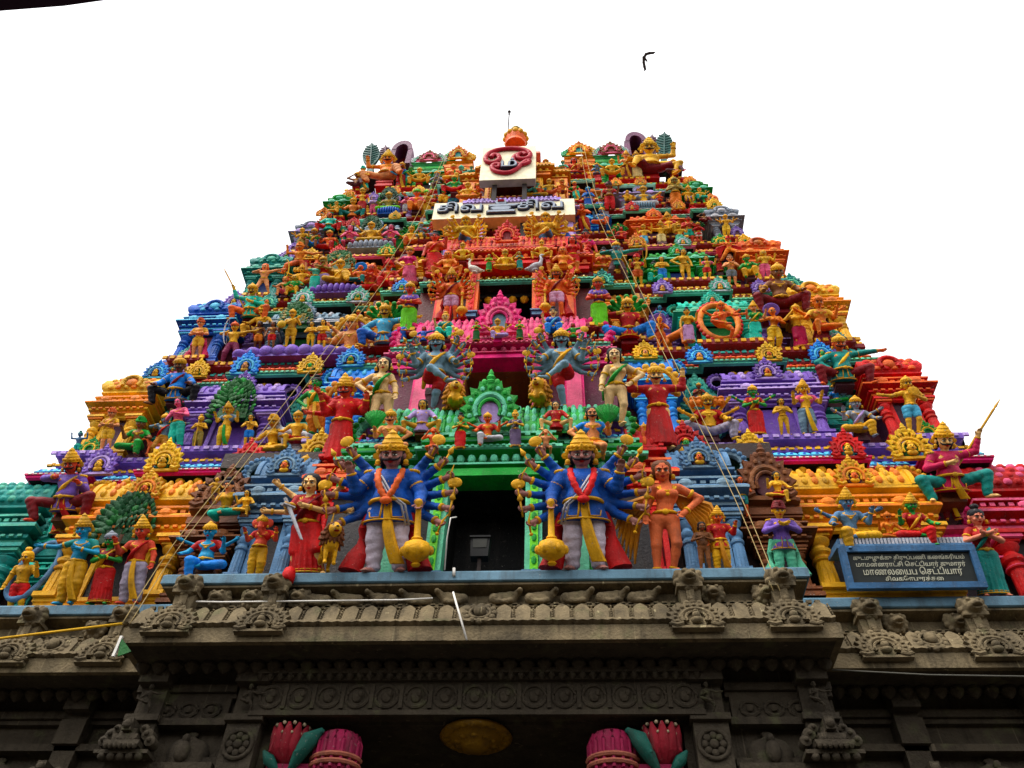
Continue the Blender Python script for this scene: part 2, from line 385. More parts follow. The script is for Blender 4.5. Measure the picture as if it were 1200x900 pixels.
el0, rc0 = el, rc; HS = 1.13; HT = .30
class Fig:
    def __init__(s, pose, fem=False, ex=0, head='man', plump=1., mir=False):
        al, ar, ll, lr = POSE[pose]
        if mir: al, ar, ll, lr = ar, al, lr, ll
        s.fem, s.ex, s.headk, s.pl = fem, ex, head, plump
        sway = .04 if 'sway' in (ll, lr) else 0; sg = 1 if ll == 'sway' else -1
        s.pel = np.array([sway * sg, 0, 0.]); s.wa = np.array([sway * sg * .5, .0, .17]); s.ch = np.array([-sway * sg * .5, -.01, .40])
        lean = .10 if pose in ('recline', 'giant', 'giant2') else 0
        s.ch[1] += lean; s.neck = s.ch + [sway * sg * .3, -.005, .235]; s.hd = s.neck + [sway * sg * .8, -.035, .185]
        hw = .10 if not fem else .105
        s.legs = []
        for sd, L in ((-1, ll), (1, lr)):
            k, a, t = LEG[L]; h = s.pel + [sd * hw, 0, -.02]
            td = np.array([sd * t[0], t[1], 0.]); td /= np.linalg.norm(td)
            s.legs.append((sd, h, h + np.array([sd * k[0], k[1], k[2]]), h + np.array([sd * a[0], a[1], a[2]]), td))
        sw = .205 if not fem else .175
        s.arms = []
        for sd, A in ((-1, al), (1, ar)):
            e, w = ARM[A]; sh = s.ch + [sd * sw, .0, .12]
            s.arms.append((sd, sh, sh + np.array([sd * e[0], e[1], e[2]]), sh + np.array([sd * w[0], w[1], w[2]]), 0))
        for sd, zr, e, w in EXTRA[ex]:
            sh = s.ch + [sd * (sw - .04 + .02 * (zr < -.15)), .06, .04 + zr]
            s.arms.append((sd, sh, sh + np.array([sd * e[0], e[1], e[2]]), sh + np.array([sd * w[0], w[1], w[2]]), 1))
        z = min(min(a[2] - .075 for *_, a, _ in s.legs), -.13); z = min(z, min(k[2] - .08 for _, _, k, *_ in s.legs))
        s.dz = -z
        up = np.array([0, 0, s.dz])
        s.pel = s.pel + up; s.wa = s.wa + up; s.ch = s.ch + up; s.neck = s.neck + up; s.hd = s.hd + up
        s.legs = [(sd, h + up, k + up, a + up, t) for sd, h, k, a, t in s.legs]; s.arms = [(sd, a + up, b + up, c + up, e) for sd, a, b, c, e in s.arms]
        s.top = s.hd[2] + .15 * HS
    def body(s, h):
        P = []; p = s.pl; f = s.fem
        P += [el(s.pel + [0, .01, 0], (.165 if not f else .175, .125, .13), .04), rc(s.pel, s.wa, .125 * p, .118 * p if not f else .10, .05),
              rc(s.wa, s.ch, .12 * p if not f else .10, .14, .05), el(s.ch + [0, 0, .02], (.185 if not f else .15, .125, .17), .05)]
        if p > 1.05: P.append(el(s.wa + [0, -.07, -.02], (.15, .13, .13), .05))
        P.append(rc(s.ch + [-.16 if not f else -.13, 0, .13], s.ch + [.16 if not f else .13, 0, .13], .075, .075, .05))
        for sd in (-1, 1):
            if f: P.append(el(s.ch + [sd * .075, -.105, .0], (.072, .07, .075), .02))
            else: P.append(el(s.ch + [sd * .075, -.085, .05], (.08, .05, .06), .04))
        P.append(rc(s.ch + [0, 0, .14], s.neck + [0, -.01, .08], .065, .055, .03))
        P += s.headp()
        for sd, hp, k, a, t in s.legs:
            P += [rc(hp, k, .105, .068, .05), rc(k, a, .068, .043, .03), el(k * .66 + a * .34 + [0, .02, 0], (.058, .062, .10), .03),
                  rc(a + [0, 0, -.03], a + t * .15 + [0, 0, -.045], .045, .034, .02)]
            n = np.array([-t[1], t[0], 0])
            for q in (-1, 0, 1): P.append(rc(a + t * .14 + n * q * .022 + [0, 0, -.05], a + t * .19 + n * q * .026 + [0, 0, -.055], .017, .013, .008))
        for sd, sh, e, w, x in s.arms:
            sc = .85 if x else 1
            P += [rc(sh, e, .072 * sc, .056 * sc, .035), rc(e, w, .056 * sc, .040 * sc, .02)]
            d = (w - e) / np.linalg.norm(w - e)
            P += s.hand(w, d, sd, x, h)
        return Field(P, h)
    def hand(s, w, d, sd, x, h):
        """palm, four bent fingers of unequal length and a thumb off its side"""
        u = np.cross(d, [0, 1, 0.]); n = np.linalg.norm(u); u = u / n if n > .2 else np.array([1., 0, 0]); u = u * (1 if u[0] * sd > 0 or abs(u[0]) < .1 else -1)
        c = np.cross(u, d); c = c if c[1] < 0 else -c
        P = [rc(w + d * .02, w + d * .075, .040, .042, .02)]
        fr = max(.0125, .62 * h)
        for q, l in ((-1.5, .8), (-.5, 1.), (.5, .95), (1.5, .72)):
            b = w + d * .09 + u * q * .021; m = b + d * .048 * l + c * .012; e = m + d * (.018 if x else .035) * l + c * (.034 if x else .022)
            P += [rc(b, m, fr, fr * .95, .006), rc(m, e, fr * .95, fr * .8, .006)]
        b = w + d * .045 - u * .036; m = b + d * .04 - u * .026 + c * .02
        P += [rc(b, m, fr * 1.15, fr, .01), rc(m, m + d * .03 + c * .012, fr, fr * .8, .006)]
        return P
    def headp(s):
        c = np.zeros(3); C0 = s.hd; q_ = HS; ct, st_ = math.cos(HT), math.sin(HT)
        def R_(o): return np.array([o[0], o[1] * ct - o[2] * st_, o[1] * st_ + o[2] * ct])
        def el(o, r, k=.03, cut=False): return el0(C0 + R_(o) * q_, np.array(r, float) * q_, k, cut)
        def rc(a, b, ra, rb, k=.03): return rc0(C0 + R_(a) * q_, C0 + R_(b) * q_, ra * q_, rb * q_, k)
        if s.headk == 'elephant':
            P = [el(c, (.12, .12, .14), .03), el(c + [-.15, .02, .0], (.10, .025, .12), .02), el(c + [.15, .02, 0], (.10, .025, .12), .02)]
            pts = [c + [0, -.10, .0], c + [0, -.17, -.10], c + [.01, -.19, -.22], c + [.05, -.19, -.31], c + [.12, -.20, -.32]]
            for i in range(4): P.append(rc(pts[i], pts[i + 1], .062 - .009 * i, .053 - .009 * i, .015))
            for sd in (-1, 1): P.append(rc(c + [sd * .06, -.11, -.07], c + [sd * .09, -.20, -.10], .018, .012, .01))
            return P
        if s.headk == 'lion':
            P = [el(c, (.13, .13, .14), .03), rc(c + [0, -.08, -.02], c + [0, -.17, -.05], .07, .05, .03), el(c + [0, .04, .02], (.17, .1, .18), .03)]
            return P
        if s.headk == 'monkey':
            return [el(c, (.11, .115, .125), .03), el(c + [0, -.10, -.05], (.07, .06, .055), .02), el(c + [-.12, 0, 0], (.03, .02, .045), .01), el(c + [.12, 0, 0], (.03, .02, .045), .01)]
        P = [el(c + [0, .015, .02], (.105, .122, .132), .03), el(c + [0, -.03, -.07], (.078, .085, .075), .04), el(c + [0, -.095, -.118], (.03, .025, .022), .02),
             rc(c + [0, -.112, .01], c + [0, -.140, -.035], .013, .021, .012), rc(c + [-.05, -.105, .03], c + [.05, -.105, .03], .016, .016, .02),
             el(c + [-.042, -.114, .002], (.024, .014, .014), .01, True), el(c + [.042, -.114, .002], (.024, .014, .014), .01, True),
             el(c + [-.055, -.09, -.045], (.03, .03, .03), .02), el(c + [.055, -.09, -.045], (.03, .03, .03), .02),
             rc(c + [-.03, -.113, -.072], c + [.03, -.113, -.072], .012, .012, .012), rc(c + [-.022, -.110, -.09], c + [.022, -.110, -.09], .012, .012, .01)]
        for sd in (-1, 1): P += [el(c + [sd * .112, .01, -.01], (.018, .028, .045), .01)]
        return P
    # clothing
    def lower(s, kind, h):
        P = []; pa, pc = s.pel, s.wa
        if kind in ('dhoti', 'shorts', 'trousers'):
            P += [el(pa + [0, 0, .0], (.19, .15, .14), .03), rc(pa, pa + (pc - pa) * .5, .145 * s.pl, .135 * s.pl, .03)]
            fr = dict(dhoti=.86, shorts=.0, trousers=.95)[kind]
            for sd, hp, k, a, t in s.legs:
                if kind == 'shorts': P.append(rc(hp, hp + (k - hp) * .62, .125, .105, .03, (.004, 16, 12)))
                else:
                    ds = 1.28 if kind == 'dhoti' else 1.12
                    P += [rc(hp, k, .125, .088 * ds, .04, (.0045, 20, 14)), rc(k, k + (a - k) * fr, .088 * ds, .066 * ds, .02, (.0045, 22, 16))]
        elif kind == 'skirt':
            az = min(a[2] for *_, a, _ in s.legs); ax = np.mean([a[:2] for *_, a, _ in s.legs], 0)
            P += [skirt(pa * .4 + pc * .6, (ax[0], ax[1], az - .02), .15, .25, .03, .022, 18), el(pa + [0, .01, 0], (.19, .15, .15), .04)]
            for sd, hp, k, a, t in s.legs: P.append(rc(hp, k, .12, .10, .04))
        return Field(P, h)
    def upper(s, kind, h):
        P = []; p = s.pl
        if kind == 'jacket':
            P += [skirt(s.wa, s.pel + [0, 0, -.20], .155 * p, .235 * p, .03, .006, 12, .78), rc(s.wa + [0, 0, -.03], s.ch, .15 * p, .165, .05), el(s.ch + [0, 0, .02], (.205, .145, .175), .05)]
            if p > 1.05: P.append(el(s.wa + [0, -.07, -.02], (.17, .15, .15), .05))
            P.append(rc(s.ch + [-.17, 0, .13], s.ch + [.17, 0, .13], .09, .09, .05))
        elif kind == 'robe':
            P += [skirt(s.wa, (s.pel[0], s.pel[1] - .02, s.dz * .04 + .05), .15 * p, .27, .03, .014, 14, .8), rc(s.wa + [0, 0, -.03], s.ch, .145 * p, .165, .05), el(s.ch + [0, 0, .02], (.205, .145, .175), .05)]
            P.append(rc(s.ch + [-.17, 0, .13], s.ch + [.17, 0, .13], .09, .09, .05))
        else:
            P += [el(s.ch + [0, 0, .0], (.175 if s.fem else .205, .140, .16), .04), rc(s.ch + [-.14, 0, .13], s.ch + [.14, 0, .13], .085, .085, .05)]
            if s.fem:
                for sd in (-1, 1): P.append(el(s.ch + [sd * .075, -.105, .0], (.084, .084, .085), .03))
                P.append(rc(s.wa + [0, 0, -.06], s.ch, .118, .15, .04, (.004, 14, 18)))
        for sd, sh, e, w, x in s.arms:
            q = .85 if x else 1
            if kind in ('jacket', 'robe'): P += [rc(sh, e, .088 * q, .072 * q, .03, (.003, 14, 8)), rc(e, e + (w - e) * .84, .072 * q, .058 * q, .02, (.003, 12, 8))]
            else: P.append(rc(sh, sh + (e - sh) * .6, .078 * q, .066 * q, .02))
        return Field(P, h)
    # trimmings as plain meshes
    def rim(s, z, rx, ry, r, c, mb, m=0, tilt=0.):
        mb.tube([(c[0] + rx * math.cos(a), c[1] + ry * math.sin(a), z + tilt * math.sin(a)) for a in [2 * PI * i / 20 for i in range(20)]], r, 6, m, True)
    def belt(s, q=1.):
        mb = MB(); b = s.pel * .25 + s.wa * .75 - np.array([0, 0, .03])
        s.rim(b[2], .148 * s.pl * q, .135 * s.pl * q + (.045 if s.pl > 1.05 else 0), .026, b - np.array([0, .02 if s.pl > 1.05 else 0, 0]), mb); mb.ball((b[0], b[1] - .145 * s.pl * q - (.06 if s.pl > 1.05 else 0), b[2] - .01), (.05, .03, .05), 8, 5)
        return mb
    def bands(s):
        out = []
        for sd, sh, e, w, x in s.arms:
            d = Vector(e - sh).normalized(); f = Vector(w - e).normalized()
            for nm, p, dd, r in (('armlet', sh + (e - sh) * .55, d, .070), ('bracelet', e + (w - e) * .90, f, .052)):
                if x and nm == 'armlet': continue
                out.append((nm, Matrix.Translation(Vector(p)) @ dd.to_track_quat('Z', 'Y').to_matrix().to_4x4() @ S3(r)))
        for sd, hp, k, a, t in s.legs: out.append(('anklet', Matrix.Translation(Vector(a + (k - a) * .06)) @ Vector(k - a).normalized().to_track_quat('Z', 'Y').to_matrix().to_4x4() @ S3(.056)))
        for sd in (-1, 1): out.append(('earring', Matrix.Translation(Vector(s.hd)) @ T(sd * .15, -.01, -.105) @ S3(.042)))
        return out
    def trim(s):
        """gold braid on a coat: hem, front edges, collar, shoulder pieces"""
        mb = MB(); p = s.pl; z = s.pel[2] - .185; zb = s.wa[2]
        mb.tube([(s.pel[0] + (.235 * p + .006) * math.cos(a), s.pel[1] + (.235 * p + .006) * .78 * math.sin(a), z) for a in [2 * PI * k / 24 for k in range(24)]], .014, 6, 0, True)
        for x in (-.05, .05):
            mb.tube([(s.wa[0] + x * .8, s.wa[1] - .155 * p * .8 - (.03 if p > 1.05 else .01), zb - .02), (s.pel[0] + x, s.pel[1] - .205 * p * .8 - .02, s.pel[2] - .05), (s.pel[0] + x * 1.3, s.pel[1] - .232 * p * .78, z)], .011, 6)
            mb.tube([(s.pel[0] + x * 1.3, s.pel[1] - .232 * p * .78, z + .03), (s.pel[0] + x * 3.4, s.pel[1] - .215 * p * .72, z + .035), (s.pel[0] + x * 3.6, s.pel[1] - .19 * p * .72, z + .12)], .009, 6)
        return mb
    def hem(s):
        mb = MB(); az = min(a[2] for *_, a, _ in s.legs); ax = np.mean([a[:2] for *_, a, _ in s.legs], 0)
        for z, r in ((az + .0, .016), (az + .045, .008)): mb.tube([(ax[0] + .252 * math.cos(a), ax[1] + .252 * .7 * math.sin(a), z) for a in [2 * PI * k / 24 for k in range(24)]], r, 6, 0, True)
        return mb
    def jewels(s):
        mb = MB(); c = s.ch; n = s.neck
        for q, (rx, dz, r) in enumerate(((.09, .13, .013), (.12, .07, .016))):
            mb.tube([(c[0] + rx * math.cos(a), c[1] - .085 + .08 * math.sin(a) * (1 if math.sin(a) > 0 else .75), c[2] + .10 + dz * .3 - (.0 if math.sin(a) > 0 else -math.sin(a) * (dz + .02)) ) for a in [2 * PI * i / 18 for i in range(18)]], r, 6, 0, True)
        mb.ball((c[0], c[1] - .15, c[2] - .02), (.03, .02, .035), 8, 5)
        return mb
    def sash(s):
        """a flat fold of cloth falling from the belt between the legs"""
        mb = MB(); b = s.wa * .6 + s.pel * .4; zb = min(a[2] for *_, a, _ in s.legs); L = b[2] - zb
        fold = L < .45
        n = 10; pts = []
        for i in range(n + 1):
            t = i / n
            x = b[0] + .10 * t * t * (0 if fold else 1.4); y = b[1] - .165 - (.05 * math.sin(t * PI)); z = b[2] - t * L * .97
            pts.append((x, y, z, .045 + .03 * t))
        for i, (x, y, z, w) in enumerate(pts):
            for dx, dy in ((-w, .03), (-w * .5, -.01), (0, .008), (w * .5, -.01), (w, .03)): mb.v.append((x + dx, y + dy, z))
            for dx in (w, -w): mb.v.append((x + dx, y + .045, z))
        for i in range(n):
            for k in range(7):
                k2 = (k + 1) % 7
                mb.quad(i * 7 + k, (i + 1) * 7 + k, (i + 1) * 7 + k2, i * 7 + k2)
        return mb
    def garland(s):
        mb = MB(); c = s.ch; pts = []
        for i in range(-14, 15):
            t = 1 - abs(i) / 14; sg = -1 if i < 0 else 1
            pts.append((c[0] + sg * .125 * (1 - t ** 2.2 * .92), c[1] - .04 - .15 * min(1, t * 2.2) - (.05 * t if s.pl > 1.05 else 0), c[2] + .20 - .50 * t))
        mb.tube(pts, [.036 + .007 * math.sin(i * 2.4) for i in range(29)], 8)
        mb.ball((c[0], c[1] - .25, c[2] - .33), (.065, .045, .06), 8, 6)
        return mb
    def strap(s, sd=1):
        mb = MB(); c = s.ch; q = .07 if s.pl > 1.05 else .03
        for e in (-.018, .018): mb.tube([c + [-sd * .17 + e, -.05, .17], c + [-sd * .09 + e, -.16, .05], s.wa + [sd * .04 + e, -.17 - q, -.02], s.pel + [sd * .17 + e, -.16 - q * .5, .02], s.pel + [sd * .22 + e, -.14, -.26]], .013, 6)
        return mb
    def drape(s):
        mb = MB(); c = s.ch; a = c + [.15, .02, .17]; b = s.wa + [-.15, -.05, -.1]
        pts = []
        for i in range(13):
            t = i / 12; p = a * (1 - t) + b * t; p = p + [0, -.17 * math.sin(PI * min(1, t * 1.1)) ** .6, 0]; pts.append(p)
        for e in (-.035, .0, .035): mb.tube([p + [e, -.008 * (e == 0), e * .8] for p in pts], .026, 6)
        q = s.pel + [-.19, .02, -.05]
        mb.tube([b, (b + q) / 2 + [-.02, 0, 0], q, q + [-.02, 0, -.2]], [.05, .045, .05, .03], 6)
        return mb

# heads' trimmings in head space
def m_face(must, brow='black'):
    mb = MB()
    for sd in (-1, 1):
        mb.ball((sd * .042, -.108, .0), (.024, .012, .0135), 10, 6, 0)
        mb.ball((sd * .040, -.117, .0), (.0105, .006, .0105), 8, 5, 1)
        mb.tube([(sd * .014, -.122, .030), (sd * .042, -.124, .042), (sd * .074, -.108, .030)], [.005, .0085, .004], 6, 1)
        mb.tube([(sd * .014, -.113, .008), (sd * .042, -.118, .0155), (sd * .070, -.104, .002)], .0035, 5, 1)
    mb.tube([(-.028, -.116, -.078), (0, -.126, -.074), (.028, -.116, -.078)], [.006, .012, .006], 6, 2)
    mb.tube([(-.022, -.116, -.090), (0, -.124, -.093), (.022, -.116, -.090)], [.005, .011, .005], 6, 2)
    mb.ball((0, -.131, .058), (.008, .006, .02), 6, 4, 3)
    if must:
        for sd in (-1, 1):
            mb.tube([(0, -.134, -.060), (sd * .03, -.136, -.063), (sd * .062, -.122, -.060), (sd * .085, -.105, -.036), (sd * .09, -.10, -.018)], [.012, .017, .015, .010, .004], 8, 1)
    return mb.mesh('face', [pmat('white'), pmat('black'), pmat('crimson'), pmat('red')], True)
def m_crown(kind):
    mb = MB()
    if kind == 'crown':
        mb.lathe([(.125, .045), (.138, .05), (.138, .075), (.126, .085), (.135, .10), (.128, .125), (.112, .15), (.118, .165), (.10, .195), (.085, .225), (.09, .235), (.065, .27), (.045, .30), (.05, .315), (.02, .345), (.004, .37)], T(0, .012, 0), 16, 0, 1, 1.1)
        for i in range(9):
            a = PI + PI * i / 8; mb.ball((.14 * math.cos(a), .012 + .154 * math.sin(a), .10), (.02, .014, .03 if i != 4 else .06), 6, 5)
        for sd in (-1, 1): mb.ball((sd * .15, .03, .03), (.03, .025, .06), 7, 5); mb.lathe([(.0, 0), (.05, .01), (.055, .02), (0, .03)], T(sd * .16, .04, -.02) @ RX(PI / 2), 8)
    elif kind == 'cap':
        mb.lathe([(.125, .035), (.142, .04), (.142, .07), (.128, .08), (.135, .11), (.12, .15), (.09, .18), (.05, .20), (.055, .21), (.03, .235), (.004, .26)], T(0, .015, 0), 14, 0, 1, 1.12)
        for i in range(7):
            a = PI * 1.1 + PI * .8 * i / 6; mb.ball((.14 * math.cos(a), .012 + .158 * math.sin(a), .085), (.018, .012, .028), 6, 4)
    elif kind == 'turban':
        for k in range(5): mb.tube([((.105 - .012 * k) * math.cos(a), .015 + (.125 - .012 * k) * math.sin(a), .065 + .03 * k + .012 * math.sin(a * 2 + k)) for a in [2 * PI * i / 18 for i in range(18)]], .036, 7, 0, True)
        mb.ball((0, .015, .17), (.08, .09, .05), 10, 5); mb.ball((.0, -.12, .16), (.03, .02, .06), 8, 5)
    elif kind == 'hair':
        mb.lathe([(.106, -.09), (.122, -.03), (.124, .03), (.118, .09), (.09, .135), (.04, .158), (.003, .162)], T(0, .034, .0), 16, 0, 1., 1.02)
        mb.ball((0, .13, -.03), (.08, .06, .09), 10, 6)
        for sd in (-1, 1): mb.ball((sd * .098, .03, -.06), (.035, .06, .10), 8, 6)
    elif kind == 'bun':
        mb.lathe([(.118, .02), (.122, .05), (.112, .10), (.08, .14), (.03, .158), (.003, .162)], T(0, .026, .0), 14, 0, 1., 1.06)
        mb.ball((.0, .05, .19), (.07, .07, .06), 10, 6); mb.ball((0, .13, -.02), (.085, .06, .10), 10, 6)
    elif kind == 'halo':
        mb.lathe([(.05, .14), (.10, .155), (.24, .15), (.26, .13), (.24, .11), (.05, .10)], RX(PI / 2) @ T(0, .08, -.23), 18)
    return mb.mesh(kind, [OBJ], math.radians(40))
_FIG = {}
def m_epau():
    mb = MB(); mb.ball((-.02, 0, .0), (.085, .075, .03), 9, 5)
    for k in range(7): a = -1.3 + 2.6 * k / 6; mb.ball((-.02 + .085 * math.cos(a), .075 * math.sin(a), -.015), (.024, .022, .03), 6, 4)
    return mb.mesh('epaulette', [OBJ], True)
def m_weapon(k):
    mb = MB()
    if k == 0: mb.tube([(0, -.03, -.16), (0, -.03, .16)], .014, 6); mb.lathe([(.02, .14), (.045, .18), (.004, .30)], T(0, -.03, 0), 7)
    elif k == 1: mb.tube([(0, -.03, -.14), (0, -.03, .12)], .014, 6); mb.lathe([(.015, -.012), (.085, -.014), (.10, 0), (.085, .014), (.015, .012)], T(0, -.03, .17) @ RX(PI / 2), 14)
    else: mb.tube([(-.02, -.03, -.18), (0, -.03, .05), (.05, -.03, .20)], [.012, .018, .006], 6); mb.ball((-.02, -.03, -.2), .03, 7, 5)
    return mb.mesh('weapon', [OBJ], True)
def m_band(ear):
    mb = MB()
    if ear: mb.ball((0, 0, 0), (.7, .7, 1), 8, 6); mb.lathe([(.1, -1.2), (.8, -1.1), (.9, -.9), (.1, -.8)], None, 8)
    else: mb.lathe([(.86, -.36), (1.08, -.25), (1.16, 0), (1.08, .25), (.86, .36)], None, 12)
    return mb.mesh('band', [OBJ], True)
def figmesh(key, fn):
    if key not in _FIG: _FIG[key] = fn()
    return _FIG[key]
_FC = {}
def headmesh(k):
    if k not in _FC: _FC[k] = m_face(k == 'must') if k in ('face', 'must') else m_crown(k)
    return _FC[k]
def getfig(pose, fem, ex, head, pl, mir):
    return figmesh(('fig', pose, fem, ex, head, pl, mir), lambda: Fig(pose, fem, ex, head, pl, mir))
PARTNAME = dict(crown='crown', cap='crown', turban='turban', hair='hair', bun='hair', halo='halo')
GARB = dict(dhoti='dhoti', shorts='shorts', trousers='trousers', skirt='skirt', jacket='jacket', robe='robe', blouse='blouse')
HANDHELD = []
def put_fig(root, M, pose, skin='flesh', low=None, upp=None, hair='crown', hairc='gold', jew='gold', sash=None, drape=None, garland=None, fem=False, ex=0, head='man', plump=1., mir=False, face='face', h=.019, hcol=None):
    """the body and clothing of one statue as children of root; M places figure space (metres, feet at 0) in root space"""
    F = getfig(pose, fem, ex, head, plump, mir); key = (pose, fem, ex, head, plump, mir, h)
    b = obj('body', figmesh(key + ('b',), lambda: F.body(h).mesh('body')), root, M, skin)
    if low: obj(GARB[low[0]], figmesh(key + low[:1], lambda: F.lower(low[0], h).mesh(low[0])), root, M, low[1])
    if upp: obj(GARB[upp[0]], figmesh(key + upp[:1], lambda: F.upper(upp[0], h).mesh(upp[0])), root, M, upp[1])
    if upp and upp[0] == 'jacket' and h < .017: obj('coat_trim', figmesh(key + ('t',), lambda: F.trim().mesh('coat_trim', [OBJ], True)), root, M, 'gold')
    if upp and upp[0] == 'jacket' and h < .017:
        for sd in (-1, 1): obj('epaulette', figmesh(('epau',), m_epau), root, M @ Matrix.Translation(Vector(F.ch)) @ T(sd * .215, 0, .185) @ RZ(0 if sd > 0 else PI), 'gold')
    if low and low[0] == 'skirt': obj('hem', figmesh(key + ('h',), lambda: F.hem().mesh('hem', [OBJ], True)), root, M, 'gold')
    if jew:
        obj('necklace', figmesh(key + ('j',), lambda: F.jewels().mesh('necklace', [OBJ], True)), root, M, jew)
        obj('belt', figmesh(key + ('bl', bool(upp and upp[0] in ('jacket', 'robe'))), lambda: F.belt(1.2 if upp and upp[0] in ('jacket', 'robe') else 1.).mesh('belt', [OBJ], True)), root, M, jew)
        if h < .017:
            for nm, B in F.bands():
                obj(nm, figmesh(('band', nm == 'earring'), lambda: m_band(nm == 'earring')), root, M @ B, jew)
    if sash: obj('sash', figmesh(key + ('s',), lambda: F.sash().mesh('sash', [OBJ], True)), root, M, sash)
    if ex == 10:
        obj('strap', figmesh(key + ('st',), lambda: F.strap(-1 if pose == 'guard2' else 1).mesh('strap', [OBJ], True)), root, M, 'ash')
    if ex >= 10:
        for i, (sd, sh, e, w, x) in enumerate(F.arms):
            if x:
                w = Vector(w) + (Vector(w) - Vector(e)).normalized() * .10; obj('weapon', figmesh(('wpn', i % 3), lambda: m_weapon(i % 3)), root, M @ Matrix.Translation(w) @ RY(sd * (.5 - .12 * (i % 6))) @ S3(.78), 'gold')
    if drape: obj('drape', figmesh(key + ('d',), lambda: F.drape().mesh('drape', [OBJ], True)), root, M, drape)
    if garland: obj('garland', figmesh(key + ('g',), lambda: F.garland().mesh('garland', [OBJ], True)), root, M, garland)
    H = M @ Matrix.Translation(Vector(F.hd)) @ RX(HT) @ S3(HS)
    if face and head == 'man': obj('face', headmesh(face), root, H)
    if hair:
        obj(PARTNAME[hair], headmesh(hair), root, H @ (T(0, 0, .014) @ S3(.90, .90, .88) if hair in ('crown', 'cap') else S3(1)), hairc)
        if hair in ('crown', 'cap') and hcol: obj('hair', headmesh('hair'), root, H @ T(0, .012, -.01), hcol)
    return F
# ------------------------------------------------------------------ the tower
TIER = [(9.72, 13.10, 9.88), (14.10, 16.73, 8.87), (17.95, 20.30, 8.08), (21.40, 23.40, 7.40), (24.40, 26.30, 6.90), (27.20, 28.65, 6.56), (29.70, 31.50, 6.25), (32.4, 33.5, 6.0)]
BASE0 = Vector((0, 12, 9.67))
TOWER = thing('temple_tower', 'tall pyramidal temple gate tower painted in many bright colours above the stone gateway', 'temple tower', T(*BASE0))
TINV = T(*(-BASE0))
def halfw(z):
    zs = [t[1] for t in TIER]; ws = [t[2] for t in TIER]
    if z < zs[0]: return ws[0] + (zs[0] - z) * .27
    return float(np.interp(z, zs, ws))
# plan of a storey: how far each bay stands out of the recessed wall; fractions of the half width
BAYS = [('center', 0, .29), ('flank', .30, .43), ('rec', .43, .535), ('mid', .535, .76), ('rec2', .76, .86), ('corner', .86, 1.)]
PROJ = [dict(center=1.22, flank=1.10, rec=.92, mid=.32, rec2=.0, corner=.26), dict(center=.95, flank=.66, rec=.12, mid=.32, rec2=0, corner=.26), dict(center=.85, flank=.6, rec=.1, mid=.3, rec2=0, corner=.24)]
def pj(t, b): return PROJ[min(t, 2)][b] * (1 if t < 3 else .85)
def yfront(t, bay, z): return bat(z) + .30 - pj(t, bay)
EAVE = dict(center=.95, flank=.48, rec=.10, mid=.32, rec2=0, corner=.26)
def plan(t, z, d=0., back=8.):
    W = halfw(z); half = []
    for n, a, b in BAYS:
        y = yfront(t, n, z) if t > 1 else bat(z) + .30 - EAVE[n]
        half += [(a * W, y), (b * W, y)]
    h2 = []
    for p in half:                               # square the steps: move the joints so each step runs straight back
        h2.append(p)
    out = []
    for i, (x, y) in enumerate(h2):
        if out and abs(out[-1][1] - y) > 1e-6: x = out[-1][0]
        out.append((x, y))
    out = out[1:]
    pts = [(-x, y) for x, y in reversed(out)] + out
    pts = [(-W, pts[0][1] + back)] + pts + [(W, pts[-1][1] + back)]
    res = []
    for p in pts:
        if not res or abs(p[0] - res[-1][0]) + abs(p[1] - res[-1][1]) > 1e-4: res.append(p)
    return res
def along(path, step, inset=.1):
    """points spaced along the parts of a plan that face the front"""
    for a, b in zip(path, path[1:]):
        if abs(a[1] - b[1]) < 1e-6 and b[0] > a[0]:
            L = b[0] - a[0] - 2 * inset
            if L < step * .5: continue
            n = max(1, round(L / step))
            for i in range(n): yield a[0] + inset + L * (i + .5) / n, a[1], L / n
TCOL = [  # lip, lip2, petals, petals2, plinth, wall, dots
    ('magenta', 'pink', 'blue', 'sky', 'violet', 'brown', 'white'), ('leaf', 'sea', 'red', 'coral', 'maroon', 'dusk', 'mint'), ('mint', 'sea', 'cream', 'tan', 'maroon', 'dusk', 'mint'),
    ('yellow', 'rose', 'salmon', 'cream', 'maroon', 'dusk', 'rose'), ('#a8dcc8', 'mint', 'maroon', 'coral', 'crimson', 'dusk', 'white'), ('mint', '#a8dcc8', 'rose', 'orange', 'crimson', 'dusk', 'yellow'), ('gold', 'lime', 'orange', 'yellow', 'red', 'dusk', 'yellow')]
